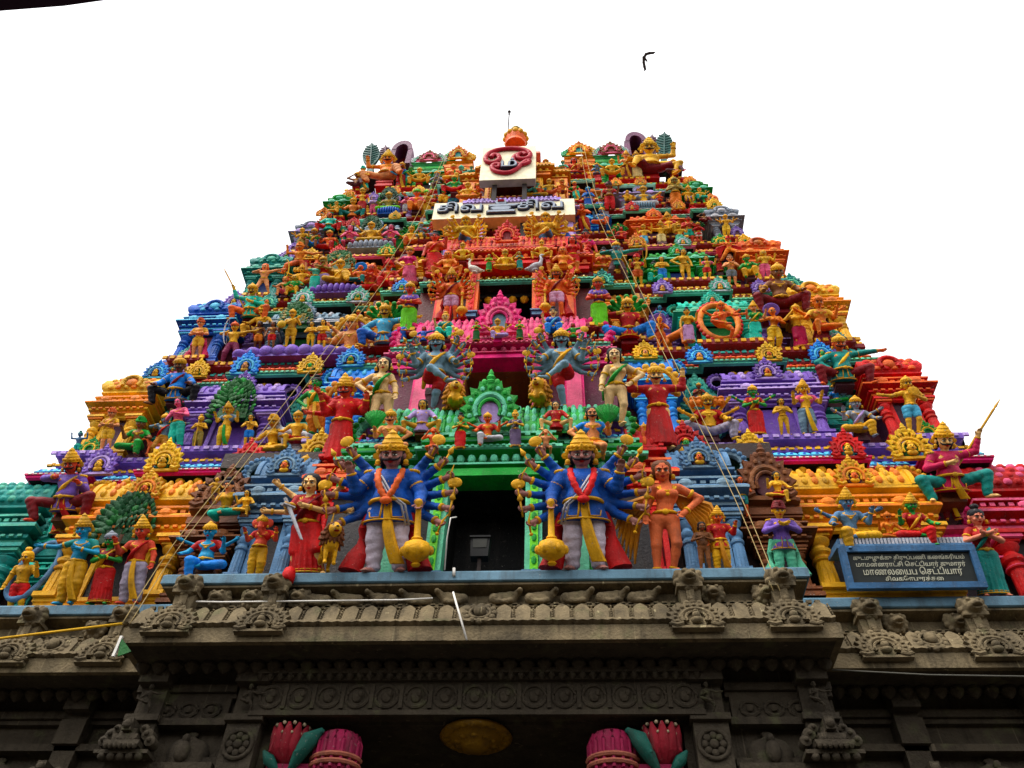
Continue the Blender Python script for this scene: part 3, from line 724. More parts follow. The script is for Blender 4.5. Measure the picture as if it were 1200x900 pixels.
def build_tier(t):
    f, e, W = TIER[t]; nf = TIER[t + 1][0]; lip, lip2, pe, pe2, pl, wall, dots = TCOL[t]
    k = (nf - e) / 1.1
    # wall set back behind the shrines
    mb = MB(); Wf = halfw(f) - .55
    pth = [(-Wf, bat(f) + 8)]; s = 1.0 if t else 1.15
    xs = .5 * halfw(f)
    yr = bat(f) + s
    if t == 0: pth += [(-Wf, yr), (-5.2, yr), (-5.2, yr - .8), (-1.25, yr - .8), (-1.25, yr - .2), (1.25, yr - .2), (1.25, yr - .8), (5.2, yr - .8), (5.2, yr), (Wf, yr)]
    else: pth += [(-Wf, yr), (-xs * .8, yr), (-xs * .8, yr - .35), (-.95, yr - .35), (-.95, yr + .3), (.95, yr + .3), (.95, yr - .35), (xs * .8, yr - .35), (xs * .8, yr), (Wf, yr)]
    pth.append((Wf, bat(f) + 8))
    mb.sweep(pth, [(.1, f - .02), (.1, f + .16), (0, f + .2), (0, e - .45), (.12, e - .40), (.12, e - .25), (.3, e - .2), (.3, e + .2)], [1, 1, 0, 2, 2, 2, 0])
    obj('tier_wall', mb.mesh('tier_wall', [pmat(('#2c1a16', '#4a1c28', '#471722', '#4a1c30', '#3e2430', '#3e2430', 'dusk')[t]), pmat(pl), pmat('#14503e' if t < 2 else '#1c2a5c')]), TOWER, TINV)  # wall colours darkened: shade between the shrines is painted in
    # eave with petals, then the stepped plinth of the storey above
    mb = MB(); p = plan(t, e)
    prof = [(-1.1, e + .10), (-.62, e + .04), (-.55, e - .10), (-.40, e - .10), (-.36, e + .0), (-.06, e), (0, e + .03), (0, e + .075), (.03, e + .085), (.03, e + .14 * k), (-.02, e + .16 * k), (-.10, e + .30 * k), (-.24, e + .43 * k), (-.40, e + .50 * k),
            (-.44, e + .52 * k), (-.44, e + .60 * k), (-.30, e + .62 * k), (-.28, e + .66 * k), (-.28, e + .73 * k), (-.38, e + .76 * k), (-.38, e + .86 * k), (-.26, e + .90 * k), (-.20, e + .93 * k), (-.20, nf), (-2.2, nf)]
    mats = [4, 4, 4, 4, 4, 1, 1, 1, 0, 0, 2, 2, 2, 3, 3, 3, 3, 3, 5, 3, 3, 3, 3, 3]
    mb.sweep(p, prof, mats)
    for x, y, w in along(p, .24 if t < 4 else .30):
        M = T(x, y + .09, e + .30 * k) @ RX(-.62)
        mb.prism([(-w * .42, -.13 * k), (w * .42, -.13 * k), (w * .42, .05 * k), (w * .2, .14 * k), (0, .17 * k), (-w * .2, .14 * k), (-w * .42, .05 * k)], -.035, .05, 6, M)
        mb.ball((x, y + .05, e + .27 * k), (w * .18, .04, .07 * k), 6, 4, 2)
    for x, y, w in along(p, .125 if t < 3 else .2, .03): mb.box(x - .035, x + .035, y - .045, y + .0, e + .092, e + .14 * k - .01, 7)
    for x, y, w in along(p, .33, .05): mb.lathe([(.10, 0), (.13, -.05), (.09, -.13), (.03, -.19), (.004, -.21)], T(x, y + .47, e - .08), 7, 8)
    for x, y, w in along(p, .18, .05): mb.box(x - .055, x + .055, y + .255, y + .31, e + .665 * k, e + .725 * k, 8)
    for x, y, w in along(p, .21, .04):
        mb.box(x - .06, x + .06, y + .165, y + .21, nf - .125 * k, nf - .03, 5); mb.box(x - .035, x + .035, y + .34, y + .40, e + .775 * k, e + .85 * k, 8)
    obj('cornice', mb.mesh('cornice', [pmat(q) for q in (lip, lip2, pe, pl, '#141010', ('lilac', 'gold', 'amber', 'gold', 'gold', 'yellow')[t], pe2, dots, ('gold', 'teal', 'gold', 'orange', 'gold', 'orange')[t])]), TOWER, TINV)  # eave underside near-black, its shade put into the colour
for t in range(6): build_tier(t)
mb = MB(); y_ = bat(29.7) + 1.2
mb.sweep([(-5.7, y_ + 6), (-5.7, y_), (5.7, y_), (5.7, y_ + 6)], [(.1, 29.68), (.1, 29.9), (0, 29.95), (0, 31.4)], [1, 1, 0])
for sd in (-1, 1):
    a, b = sorted((sd * 3.95, sd * 6.35)); mb.sweep([(a, y_ + 6), (a, y_ - .75), (b, y_ - .75), (b, y_ + 6)], [(-.6, 31.42), (-.1, 31.36), (0, 31.36), (0, 31.44), (.03, 31.45), (.03, 31.55), (-.5, 31.75)], [4, 4, 3, 2, 2, 3])
    for i in range(4): mb.lathe([(.12, 0), (.16, .1), (.1, .3), (.13, .36), (.02, .55)], T(sd * (4.3 + .5 * i), y_ - .3, 31.6), 8, 1 + i % 2)
obj('tier_wall', mb.mesh('tier_wall', [pmat('dusk'), pmat('crimson'), pmat('yellow'), pmat('leaf'), pmat('dark')]), TOWER, TINV)

# ---- one small pavilion
def m_pilaster(h, r, c, c2):
    mb = MB()
    q = h
    mb.box(-r * 1.25, r * 1.25, -r * 1.25, r * 1.25, 0, .07 * q, 0)
    mb.lathe([(r * 1.02, .07 * q), (r * 1.0, .1 * q), (r * .86, .46 * q)], None, 12, 0)
    for i in range(6):
        a = PI + PI * (i + .5) / 6; mb.tube([(r * .97 * math.cos(a), r * .97 * math.sin(a), .09 * q), (r * .86 * math.cos(a), r * .86 * math.sin(a), .44 * q)], r * .10, 5, 0)
    mb.lathe([(r * .86, .46 * q), (r * 1.1, .48 * q), (r * 1.1, .52 * q), (r * .82, .54 * q), (r * .8, .57 * q), (r * 1.12, .60 * q), (r * 1.18, .65 * q), (r * .8, .70 * q), (r * .7, .73 * q), (r * 1.25, .80 * q), (r * 1.3, .83 * q), (r * .9, .85 * q)], None, 14, 0)
    mb.lathe([(r * 1.12, .495 * q), (r * 1.15, .50 * q), (r * 1.12, .505 * q)], None, 14, 1)
    mb.box(-r * 1.15, r * 1.15, -r * 1.15, r * 1.15, .85 * q, .89 * q, 0)
    mb.box(-r * 1.5, r * 1.5, -r * 1.5, r * 1.5, .89 * q, .94 * q, 1)
    mb.box(-r * 1.8, r * 1.8, -r * 1.7, r * 1.7, .94 * q, 1.0 * q, 0)
    return mb.mesh('pilaster', [pmat(c), pmat(c2)], math.radians(35))
_mc = {}
def cached(k, fn):
    if k not in _mc: _mc[k] = fn()
    return _mc[k]
def m_finial(c):
    mb = MB(); mb.lathe([(.10, 0), (.12, .03), (.07, .07), (.06, .10), (.15, .19), (.165, .25), (.14, .31), (.06, .36), (.085, .39), (.05, .43), (.03, .47), (.006, .56)], None, 12)
    return mb.mesh('finial', [pmat(c)], True)
def scroll(mb, x, y, z, s, sd, m=0, m2=1):
    """feathered scroll at the end of a roof: rises, leans outward and curls back in"""
    n = 15; pts = []
    for i in range(n):
        t = i / (n - 1); a = PI * 1.15 - t * PI * 1.75; r = s * (.52 - .22 * t)
        pts.append(Vector((x + sd * (s * .22 + r * math.cos(a)), y, z + s * .62 + r * math.sin(a) * 1.15)))
    pts = [Vector((x - sd * s * .30, y, z - .02 * s))] + pts
    mb.tube(pts, [s * (.17 - .09 * i / n) for i in range(n + 1)], 8, m2)
    c = Vector((x + sd * s * .22, y, z + s * .62))
    for i, p in enumerate(pts[1:]):
        d = (p - c); d.y = 0; d = d.normalized(); q = s * (.20 - .10 * i / n)
        mb.ball(p + d * q * .55 + Vector((0, -.02, 0)), (q * .75, q * 1.15, q * .75), 8, 6, m)
        mb.ball(p + d * q * 1.15 + Vector((0, -.06 * s, 0)), (q * .4, q * .5, q * .4), 6, 4, m)
    mb.ball(pts[-1], (s * .13, s * .12, s * .13), 8, 6, m)
def shrine(x0, x1, yw, yf, z0, z1, c, c2, roof='barrel', nf=5, gold='gold', inner='dark', npil=2, scr=True, label=None, rc_=None, panelc=None):
    H = z1 - z0; W = x1 - x0; xm = (x0 + x1) / 2; rc_ = rc_ or c
    o = obj('shrine', None, TOWER, TINV); mb = MB()
    P = [(x0, yw), (x0, yf), (x1, yf), (x1, yw)]
    zc = z0 + .50 * H; u = .05 * H
    # base, recessed wall
    mb.sweep(P, [(0, z0), (0, z0 + u * .8), (-.05, z0 + u), (-.05, z0 + u * 1.3), (-.02, z0 + u * 1.4), (-.02, z0 + u * 1.9), (-.3, z0 + u * 2.)], [0] * 6)
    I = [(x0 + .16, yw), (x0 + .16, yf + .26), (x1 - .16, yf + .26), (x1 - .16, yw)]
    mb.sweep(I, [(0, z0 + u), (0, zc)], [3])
    mb.box(xm - W * .2, xm + W * .2, yf + .22, yf + .30, z0 + u * 2, zc - u * .3, 2 if panelc is None else 4)
    for sx in (-1, 1): mb.box(xm + sx * W * .2 - .05, xm + sx * W * .2 + .05, yf + .17, yf + .29, z0 + u * 2, zc - .02, 0)
    # stepped entablature
    st = [(-.16, zc - u * .2), (-.10, zc), (-.10, zc + u * .5), (-.02, zc + u * .55), (-.02, zc + u * 1.), (.04, zc + u * 1.05), (.04, zc + u * 1.45), (-.04, zc + u * 1.5), (-.04, zc + u * 1.95), (.10, zc + u * 2.2), (.15, zc + u * 2.25), (.15, zc + u * 2.6), (.10, zc + u * 3.0), (-.02, zc + u * 3.4),
          (-.08, zc + u * 3.45), (-.08, zc + u * 4.1), (.02, zc + u * 4.15), (.05, zc + u * 4.2), (.05, zc + u * 4.5), (-.04, zc + u * 4.7), (-.14, zc + u * 4.75), (-.14, zc + u * 5.6), (-.02, zc + u * 5.7), (.0, zc + u * 5.75), (.0, zc + u * 6.1), (-.10, zc + u * 6.3), (-.6, zc + u * 6.35)]
    mt = [0] * 26; mt[3] = 1; mt[10] = 1; mt[17] = 1
    mb.sweep(P, st, mt)
    for x, y, w in along(P, .17, .02):
        mb.box(x - .045, x + .045, yf - .085, yf - .02, zc + u * 1.1, zc + u * 1.4, 1)
        mb.box(x - .05, x + .05, yf - .02, yf + .10, zc + u * 3.55, zc + u * 4.0, 1)
    for sx in (-1, 1):
        q = xm + sx * W * .27
        mb.ball((q, yf - .12, zc + u * 3.1), (.14, .06, .10), 8, 5, 1)
    rb = zc + u * 6.3; R = z1 - rb
    obj_mats = [pmat(c), pmat(c2), pmat(inner), pmat(inner), pmat(panelc or inner)]  # inner colours are dark: shade inside the niches is painted in
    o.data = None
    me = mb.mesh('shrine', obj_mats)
    rm = MB()
    if roof == 'barrel':
        D = min(.62, (yw - yf) * .8); cy = yf + D * .62
        rm.lathe([(R * .98, x0 + .04), (R * 1.04, x0 + .05), (R * 1.04, x0 + .14), (R * .96, x0 + .15), (R * .96, x1 - .15), (R * 1.04, x1 - .14), (R * 1.04, x1 - .05), (R * .98, x1 - .04)], T(0, cy, rb) @ S3(1, D * .6 / R, 1) @ RY(PI / 2), 16, 0, 1, 1, False, PI / 2, 3 * PI / 2)
        n = max(3, int(W / .24))
        for i in range(n):
            x = x0 + .2 + (W - .4) * (i + .5) / n; w = (W - .4) / n
            for a in (.25, .62, 1.0):
                rm.ball((x, cy - D * .58 * math.cos(a), rb + R * .96 * math.sin(a)), (w * .33, .05, R * .17), 7, 5, 1 if i % 2 else 0)
        if scr:
            for sd in (-1, 1): scroll(rm, (x0 if sd < 0 else x1) - sd * .08, cy - .05, rb - .05, R * .95, sd, 0, 1)
        for i in range(nf):
            if nf: obj('finial', cached(('fin', gold), lambda: m_finial(gold)), o, T(x0 + .25 + (W - .5) * (i + .5) / nf, cy - .02, z1 - .05) @ S3(.62 * (1 if H > 2 else .8)))
    elif roof == 'dome':
        n = 10
        rm.sweep(P, [(-.04, rb - .02), (.03, rb + R * .1), (.06, rb + R * .35), (.02, rb + R * .7), (-.10, rb + R * .95), (-.4, z1)], [0] * 5)
        for j in range(4):
            for i in range(int(W / .2)):
                x = x0 + .1 + (W - .2) * (i + .5 + .5 * (j % 2)) / int(W / .2)
                if x < x1 - .08: rm.ball((x, yf - .03 + (0, 0, .02, .10)[j], rb + R * (.18 + .24 * j)), (.10, .05, R * .13), 6, 4, 1 if (i + j) % 2 else 0)
        rm.tube([(xm + .22 * math.cos(q), yf - .07, rb + R * (.42 + .42 * math.sin(q))) for q in [-.6 + (PI + 1.2) * k / 12 for k in range(13)]], .055, 7, 0); rm.ball((xm, yf - .06, rb + R * .42), (.15, .06, R * .26), 8, 6, 1)
    elif roof == 'flat':
        rm.sweep(P, [(-.1, rb - .02), (.02, rb), (.02, rb + R * .4), (-.06, rb + R * .45), (-.06, rb + R * .7), (.04, rb + R * .75), (.04, rb + R * .95), (-.3, z1)], [0, 0, 1, 0, 1, 0, 0])
    o2 = bpy.data.objects.new('shrine', me); COL.objects.link(o2); o2.parent = TOWER; o2.matrix_local = TINV
    for ch in list(o.children): ch.parent = o2
    bpy.data.objects.remove(o); o2.name = 'shrine'
    if label: o2['label'] = label
    obj('roof', rm.mesh('roof', [pmat(rc_), pmat(c2)], math.radians(40)), o2)
    if roof == 'barrel' and W > 1.2 and H > 1.4:
        ar = arch(xm, yf - .03, rb - u * .4, min(.62, R * 1.25), (c, c2, 'dusk'), 'coral'); ar.parent = o2; ar.matrix_local = T(xm, yf - .03, rb - u * .4) @ RX(.15) @ S3(min(.62, R * 1.25))
    ph = zc - z0 - u * 1.9; r = min(.17, W * .085, ph * .16)
    for i in range(npil):
        x = x0 + .22 + (W - .44) * (i / (npil - 1) if npil > 1 else .5)
        obj('pilaster', cached(('pil', round(ph, 2), round(r, 3), c, c2), lambda: m_pilaster(ph, r, c, c2)), o2, T(x, yf + .16, z0 + u * 1.9))
    return o2

# ---- flame-edged horseshoe ornament with a face
def m_arch(c, c2, c3, n=11):
    mb = MB()
    for i in range(n):
        a = -.35 + (PI + .7) * i / (n - 1); r = .40
        s = .115 if i != n // 2 else .14
        M = T(r * math.cos(a), 0, .34 + r * math.sin(a)) @ RY(PI / 2 - a)
        mb.prism([(-s * .7, -.06), (s * .7, -.06), (s * .95, .05), (s * .4, .13), (0, .21), (-s * .4, .13), (-s * .95, .05)], -.05, .05, 0, M)
        mb.ball((r * 1.06 * math.cos(a), -.06, .34 + r * 1.06 * math.sin(a)), (.05, .04, .05), 6, 4, 0 if i % 2 else 1)
    mb.tube([(.30 * math.cos(a), -.04, .33 + .30 * math.sin(a)) for a in [-.5 + (PI + 1.) * i / 18 for i in range(19)]], .055, 7, 1)
    mb.tube([(.21 * math.cos(a), -.06, .30 + .22 * math.sin(a)) for a in [-.5 + (PI + 1.) * i / 14 for i in range(15)]], .035, 6, 0)
    mb.prism([(.26 * math.cos(a), .31 + .26 * math.sin(a)) for a in [2 * PI * i / 16 for i in range(16)]], -.02, .07, 2)
    for sd in (-1, 1): mb.tube([(sd * .28, -.04, .12), (sd * .42, -.05, .06), (sd * .52, -.04, .12), (sd * .50, -.03, .20), (sd * .43, -.03, .17)], [.06, .06, .055, .045, .03], 7, 0)
    mb.box(-.52, .52, -.05, .08, -.02, .06, 1)
    mb.lathe([(.10, 0), (.12, .05), (.07, .09), (.10, .14), (.05, .2), (.06, .23), (.008, .32)], T(0, 0, .86) @ S3(1, .7, 1), 10, 0)
    for sd in (-1, 1): mb.ball((sd * .13, -.02, .88), (.07, .05, .08), 7, 5, 0)
    return mb.mesh('arch_ornament', [pmat(c), pmat(c2), pmat(c3)], math.radians(40))
def m_archface(c):
    mb = MB(); mb.ball((0, -.09, .31), (.10, .08, .125), 10, 7, 0); mb.ball((0, -.05, .17), (.15, .07, .09), 10, 6, 1)
    mb.lathe([(.09, .40), (.10, .43), (.06, .48), (.01, .54)], T(0, -.06, 0), 8, 1)
    for sd in (-1, 1): mb.ball((sd * .035, -.168, .33), (.018, .012, .012), 6, 4, 2); mb.ball((sd * .10, -.08, .29), (.03, .03, .045), 6, 4, 1)
    mb.ball((0, -.175, .295), (.016, .02, .03), 6, 4, 0); mb.ball((0, -.16, .25), (.035, .015, .012), 6, 4, 2)
    return mb.mesh('face', [pmat(c), pmat('gold'), pmat('black')], True)
rka = random.Random(5)
def arch(x, y, z, s, cols, face='amber', parent=None, name='arch_ornament'):
    o = obj(name, cached(('arch',) + cols, lambda: m_arch(*cols)), TOWER, TINV @ T(x, y, z) @ RY(rka.uniform(-.04, .04)) @ RX(.12 + rka.uniform(-.05, .08)) @ S3(s * rka.uniform(.93, 1.08), s, s * rka.uniform(.95, 1.15)))
    if face: obj('face', cached(('af', face), lambda: m_archface(face)), o)
    return o

# shrines storey by storey ---------------------------------------------------
def bay_x(t, name, z):
    a, b = [(p, q) for n, p, q in BAYS if n == name][0]; W = halfw(z); return a * W, b * W
SHR = [  # flank L/R, mid L/R, corner L/R : colour, accent
    (('slate', 'steel'), ('slate', 'steel'), ('gold', 'orange'), ('gold', 'orange'), ('teal', 'sea'), ('crimson', 'rose')),
    (('azure', 'sky'), ('azure', 'sky'), ('violet', 'lilac'), ('violet', 'lilac'), ('amber', 'orange'), ('red', 'coral')),
    (('tan', 'orange'), ('tan', 'orange'), ('steel', 'ash'), ('aqua', 'mint'), ('blue', 'sky'), ('amber', 'orange')),
    (('gold', 'yellow'), ('gold', 'yellow'), ('orange', 'gold'), ('green', 'mint'), ('teal', 'sea'), ('coral', 'orange')),
    (('olive', 'mint'), ('azure', 'sky'), ('steel', 'ash'), ('coral', 'orange'), ('grey', 'lilac'), ('grey', 'ash')),
    (('sky', 'mint'), ('tan', 'orange'), ('lilac', 'rose'), ('grey', 'lilac'), ('green', 'mint'), ('green', 'mint'))]
for t in range(6):
    f, e, W = TIER[t]
    for i, (bay, sd) in enumerate((('flank', -1), ('flank', 1), ('mid', -1), ('mid', 1), ('corner', -1), ('corner', 1))):
        a, b = bay_x(t, bay, f + .3)
        if bay == 'corner' and t: a, b = W - .55, W + (0, .80, .85, .72, .48, .22)[t]
        if bay == 'flank': a += .12
        x0, x1 = (a, b) if sd > 0 else (-b, -a)
        c, c2 = SHR[t][i]
        yf = yfront(t, bay, f) + .50; top = (e - .02 if t > 2 else e - .15) if bay != 'corner' else e + .10
        if bay == 'flank': top = e + .25 if t else e - .12
        if t == 0 and bay == 'corner': x0, x1 = (x0, x1 + 2.0) if sd > 0 else (x0 - 2.0, x1)
        if bay == 'corner': yf += .1
        if bay == 'corner' and t:
            yf = yfront(t, 'corner', e) - .06; top = e + (0, .10, .34, .28, .0, .0)[t]
            mb = MB(); mb.box(x0 - .02, x1 + .02, yf - .03, yf + 1.6, f - .16, f - .012); mb.box(x0 + .1, x1 - .12, yf + .08, yf + 1.6, f - .5, f - .16); obj('corner_plinth', mb.mesh('corner_plinth', [pmat(TCOL[t - 1][4])]), TOWER, TINV)
        if bay == 'mid': yf -= .22
        zf = f - .01
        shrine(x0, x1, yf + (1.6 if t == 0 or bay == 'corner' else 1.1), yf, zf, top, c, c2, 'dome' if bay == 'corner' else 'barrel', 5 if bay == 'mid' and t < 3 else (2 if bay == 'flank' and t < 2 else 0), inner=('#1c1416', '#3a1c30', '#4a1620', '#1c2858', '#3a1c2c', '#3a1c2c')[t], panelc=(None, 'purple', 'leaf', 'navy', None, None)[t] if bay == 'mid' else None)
for sd in (-1, 1):
    x0, x1 = (2.62, 3.42) if sd > 0 else (-3.42, -2.62)
    shrine(x0, x1, 12.9, 11.62, 9.71, 13.75, 'red', 'coral', 'barrel', 2, inner='maroon', npil=1, scr=False)
# small arched niches standing in the recesses
NICH = [('teal', 'aqua', 'teal'), ('sea', 'teal', 'sea'), ('violet', 'lilac', 'violet'), ('leaf', 'green', 'coral'), ('green', 'coral', 'dusk'), ('coral', 'rose', 'teal')]
for t in range(6):
    f, e, W = TIER[t]; H = e - f
    for bay in ('rec', 'rec2'):
        a, b = bay_x(t, bay, f + .3); xm = (a + b) / 2; w = (b - a) * .92
        for sd in (-1, 1):
            yf = yfront(t, bay, f) + .62
            c, c2, c3 = NICH[t] if not (t == 0 and sd > 0) else ('pink', 'rose', 'pink')
            if t == 0 and bay == 'rec': c, c2, c3 = ('brown', 'umber', 'dusk')
            shrine(sd * xm - w / 2, sd * xm + w / 2, yf + .7, yf, f - .01, f + H * .62, c, c2, 'flat', 0)
            arch(sd * xm, yf - .03, f + H * .60, w * .95, (c, c2, 'dusk'), None, name='niche_arch')

# horseshoe ornaments along the eaves (places read off the photograph, set on each eave's lip)
KC = dict(y=('yellow', 'gold', 'leaf'), r=('red', 'crimson', 'teal'), b=('azure', 'sky', 'navy'), s=('sea', 'ash', 'leaf'), p=('violet', 'lilac', 'dusk'), o=('orange', 'gold', 'teal'), g=('green', 'yellow', 'leaf'), t=('teal', 'mint', 'leaf'))
KUD = [[(112, 'p'), (188, 'y'), (287, 'r'), (370, 'y'), (806, 'r'), (884, 'y'), (996, 'r'), (1072, 'y')], [(180, 'b'), (228, 'y'), (285, 'b'), (362, 'y'), (410, 'b'), (757, 'y'), (821, 'b'), (903, 'y'), (966, 'b')],
       [(272, 'p'), (311, 't'), (353, 's'), (418, 's'), (470, 'b'), (706, 't'), (777, 'p'), (845, 's'), (893, 'p'), (930, 't')], [(334, 'p'), (362, 'y'), (395, 'r'), (452, 'g'), (747, 'o'), (801, 's'), (846, 'g'), (874, 'y')],
       [(382, 'o'), (413, 'r'), (462, 'y'), (741, 'r'), (796, 'o'), (838, 'y')], [(408, 'o'), (436, 'p'), (462, 'o'), (490, 'y'), (722, 'o'), (751, 'o'), (790, 'y'), (809, 'o')]]
rk = random.Random(3)
for t, row in enumerate(KUD):
    f, e, W = TIER[t]
    for px, k in row:
        d = ray(px, 548 - 60 * t)
        for off in (0, .3, -.6):
            q = on_front(px, proj((0, bat(e), e))[1], off)
        q = on_front(px, proj((0, bat(e), e))[1], 0)
        pp = plan(t, e); yy = min([a[1] for a, b in zip(pp, pp[1:]) if abs(a[1] - b[1]) < 1e-6 and a[0] - .25 <= q.x <= b[0] + .25] or [bat(e)])
        x = q.x
        for _ in range(4): x += (px - proj((x, yy, e))[0]) / proj((x, yy, e))[2]
        arch(x, yy - .03, e + .06, (.66, .56, .52, .46, .42, .40)[t] * rk.uniform(.9, 1.12), KC[k], ('amber', 'peach', 'greenskin', 'coral')[int(px) % 4])

for t in range(6):
    e, W = TIER[t][1:]
    for sd in (-1, 1):
        if not t: continue
        arch(sd * (W + .2), yfront(t, 'corner', e) - .16, TIER[t][0] - .02 if t else e + .1, .40, KC['ygstpo'[t]], None, name='corner_arch')
        arch(sd * (W - .80), yfront(t, 'corner', e) + .25, e + .25, .50 - .03 * t, KC['rpbory'[t]], None, name='corner_arch')
# ---- the middle bay: door, frame, cornice, barrel roof
CEN = [  # zdoor0, zdoor1, half door, roof0 z, roof top z, half width, colour, accent, frame
    (9.70, 12.02, .71, 13.15, 14.25, 2.95, 'green', 'mint', 'lime', '#070605'), (14.35, 16.25, .78, 17.0, 18.2, 2.65, 'pink', 'rose', 'magenta', 'umber'),
    (18.7, 21.05, .72, 21.95, 23.0, 2.35, 'red', 'coral', 'red', '#070605'), (22.6, 24.9, .85, 25.5, 26.2, 2.1, 'violet', 'lilac', 'gold', 'umber'), (26.4, 28.2, .7, 29.0, 29.6, 1.9, 'orange', 'gold', 'amber', 'brown')]
DOORS = []
for t, (d0, d1, hd, r0, r1, hw, c, c2, fr, dk) in enumerate(CEN):
    yf = bat(d0) - .55 if t else 11.25
    yw = yf + 1.5
    o = obj('doorway', None, TOWER, TINV)
    mb = MB()
    # jamb blocks beside the door, each with a carved strip
    for sd in (-1, 1):
        a, b = sorted((sd * (hd + .02), sd * hw)); mb.box(a, b, yf + .45, yw, d0, d1 + .05, 5)
        a, b = sorted((sd * (hd + .0), sd * (hd + .30))); mb.box(a, b, yf + .18, yf + .52, d0, d1, 1)
        a, b = sorted((sd * (hd + .09), sd * (hd + .23))); mb.box(a, b, yf + .14, yf + .2, d0 + .1, d1 - .1, 2)
        for i in range(9):
            z = d0 + .2 + (d1 - d0 - .4) * i / 8; mb.ball((sd * (hd + .16), yf + .14, z), (.05, .03, .09), 7, 5, 0)
        a, b = sorted((sd * (hd + .7), sd * (hd + 1.15))); mb.box(a, b, yf + .26, yf + .5, d0, d1, 0); a, b = sorted((sd * (hd + .76), sd * (hd + 1.09))); mb.box(a, b, yf + .22, yf + .3, d0 + .14, d1 - .3, 1)
        a, b = sorted((sd * (hd + .0), sd * (hd + .55))); mb.box(a, b, yf + .10, yf + .5, d0 + .0, d0 + .22, 4); mb.box(a - .04, b + .04, yf + .06, yf + .5, d0 + .15, d0 + .20, 4)
    P = [(-hw, yw), (-hw, yf + .25), (-hd - .62, yf + .25), (-hd - .62, yf), (hd + .62, yf), (hd + .62, yf + .25), (hw, yf + .25), (hw, yw)]
    g = r0 - d1; z = d1
    mb.sweep(P, [(-.9, z + .02), (-.10, z), (-.06, z + .0), (-.06, z + .16 * g), (-.12, z + .17 * g), (-.12, z + .20 * g), (-.02, z + .22 * g), (-.02, z + .26 * g), (-.14, z + .27 * g), (-.14, z + .45 * g), (.04, z + .50 * g), (.08, z + .52 * g), (.08, z + .58 * g), (.02, z + .62 * g), (-.10, z + .68 * g),
                 (-.10, z + .74 * g), (-.02, z + .76 * g), (.0, z + .78 * g), (.0, z + .84 * g), (-.12, z + .86 * g), (-.12, z + .93 * g), (-.04, z + .95 * g), (-.04, z + g), (-.9, z + g + .01)], [0, 0, 0, 0, 1, 0, 1, 0, 3, 0, 1, 1, 0, 0, 0, 0, 1, 0, 0, 0, 0, 1, 0])
    for x, y, w in along(P, .22, .06):
        mb.lathe([(.07, .12 * g), (.08, .06 * g), (.05, .0), (.004, -.02)], T(x, y + .07, z + .30 * g), 8, 1)
        mb.box(x - .05, x + .05, y - .0, y + .14, z + .865 * g, z + .925 * g, 1)
    for x, y, w in along(P, .12, .03): mb.box(x - .03, x + .03, y - .11, y - .05, z + .535 * g, z + .57 * g, 1)
    R = r1 - r0; cy = yf + .62
    hc = hw; hw = hw * .83
    mb.lathe([(R, -hw + .15), (R, hw - .15)], T(0, cy, r0) @ S3(1, .5 / R, 1) @ RY(PI / 2), 18, 0, 1, 1, True, PI / 2, 3 * PI / 2)
    n = int(hw * 2 / .34)
    for i in range(n):
        x = -hw + .25 + (2 * hw - .5) * (i + .5) / n
        for a in (.15, .45, .75, 1.05, 1.3):
            for dx in (-.07, .07): mb.ball((x + dx, cy - .5 * math.cos(a), r0 + R * math.sin(a)), (.055, .045, R * .11), 7, 5, 1)
        if i: mb.tube([(x - .5 * (2 * hw - .5) / n, cy - .52 * math.cos(a), r0 + R * 1.02 * math.sin(a)) for a in (0, .4, .8, 1.2, 1.5)], .035, 6, 0)
    for sd in (-1, 1): scroll(mb, sd * (hw - .15), cy - .1, r0 - .05, R * .75, sd, 0, 1)
    hw = hc
    bpy.data.objects.remove(o)
    o = obj('doorway', mb.mesh('doorway', [pmat(c), pmat(c2), pmat(fr), pmat(dk if t else 'leaf'), pmat('slate'), pmat(('#2c282a', '#5a1834', '#501018', '#2a1c30', 'dusk')[t])], math.radians(30)), TOWER, TINV)
    mb = MB()
    yb = yw - .08 if t == 0 else yw + .22
    mb.box(-hd, hd, yb, yb + .05, d0, d1 + .1, 0); mb.box(-hd - .04, -hd + .012, yf + .5, yb, d0, d1 + .1, 0); mb.box(hd - .012, hd + .04, yf + .5, yb, d0, d1 + .1, 0); mb.box(-hd, hd, yf + .5, yb, d1 - .012, d1 + .1, 0)
    mb.box(-hd, hd, yf + .5, yb, d0 - .03, d0 + .004, 0)
    obj('door_recess', mb.mesh('door_recess', [pmat(dk)]), o)  # darkness inside the doorway is painted, near-black on two storeys
    DOORS.append((yf, d0, d1, hd, r0, r1, hw))
    if t < 3:
        s = (.98, .94, .64)[t]
        a = arch(0, yf - .10, r0 - .02, s, ((('green', 'mint', 'lilac'), ('pink', 'rose', 'steel'), ('red', 'coral', 'maroon'))[t]), None, name='pediment'); a.matrix_local = TINV @ T(0, yf - .10, r0 - .02) @ RX(.22) @ S3(s, s, s * 1.22)
# flat leaf-and-barrel roof of the tower behind the crowning shrines
mb = MB(); W = 5.6; y0 = bat(32) + 2.6
mb.sweep([(-W, y0 + 7), (-W, y0), (W, y0), (W, y0 + 7)], [(0, 31.6), (.35, 32.2), (.35, 32.35), (0, 32.4), (0, 32.7), (-.3, 32.75)], [0, 1, 1, 0, 0])
mb.lathe([(2.1, -5.6), (2.1, 5.6)], T(0, y0 + 3.2, 32.7) @ RY(PI / 2), 24, 0, 1, 1, True, PI / 2, 3 * PI / 2)
obj('barrel_roof', mb.mesh('barrel_roof', [pmat('dusk'), pmat('teal')], math.radians(35)), TOWER, TINV)
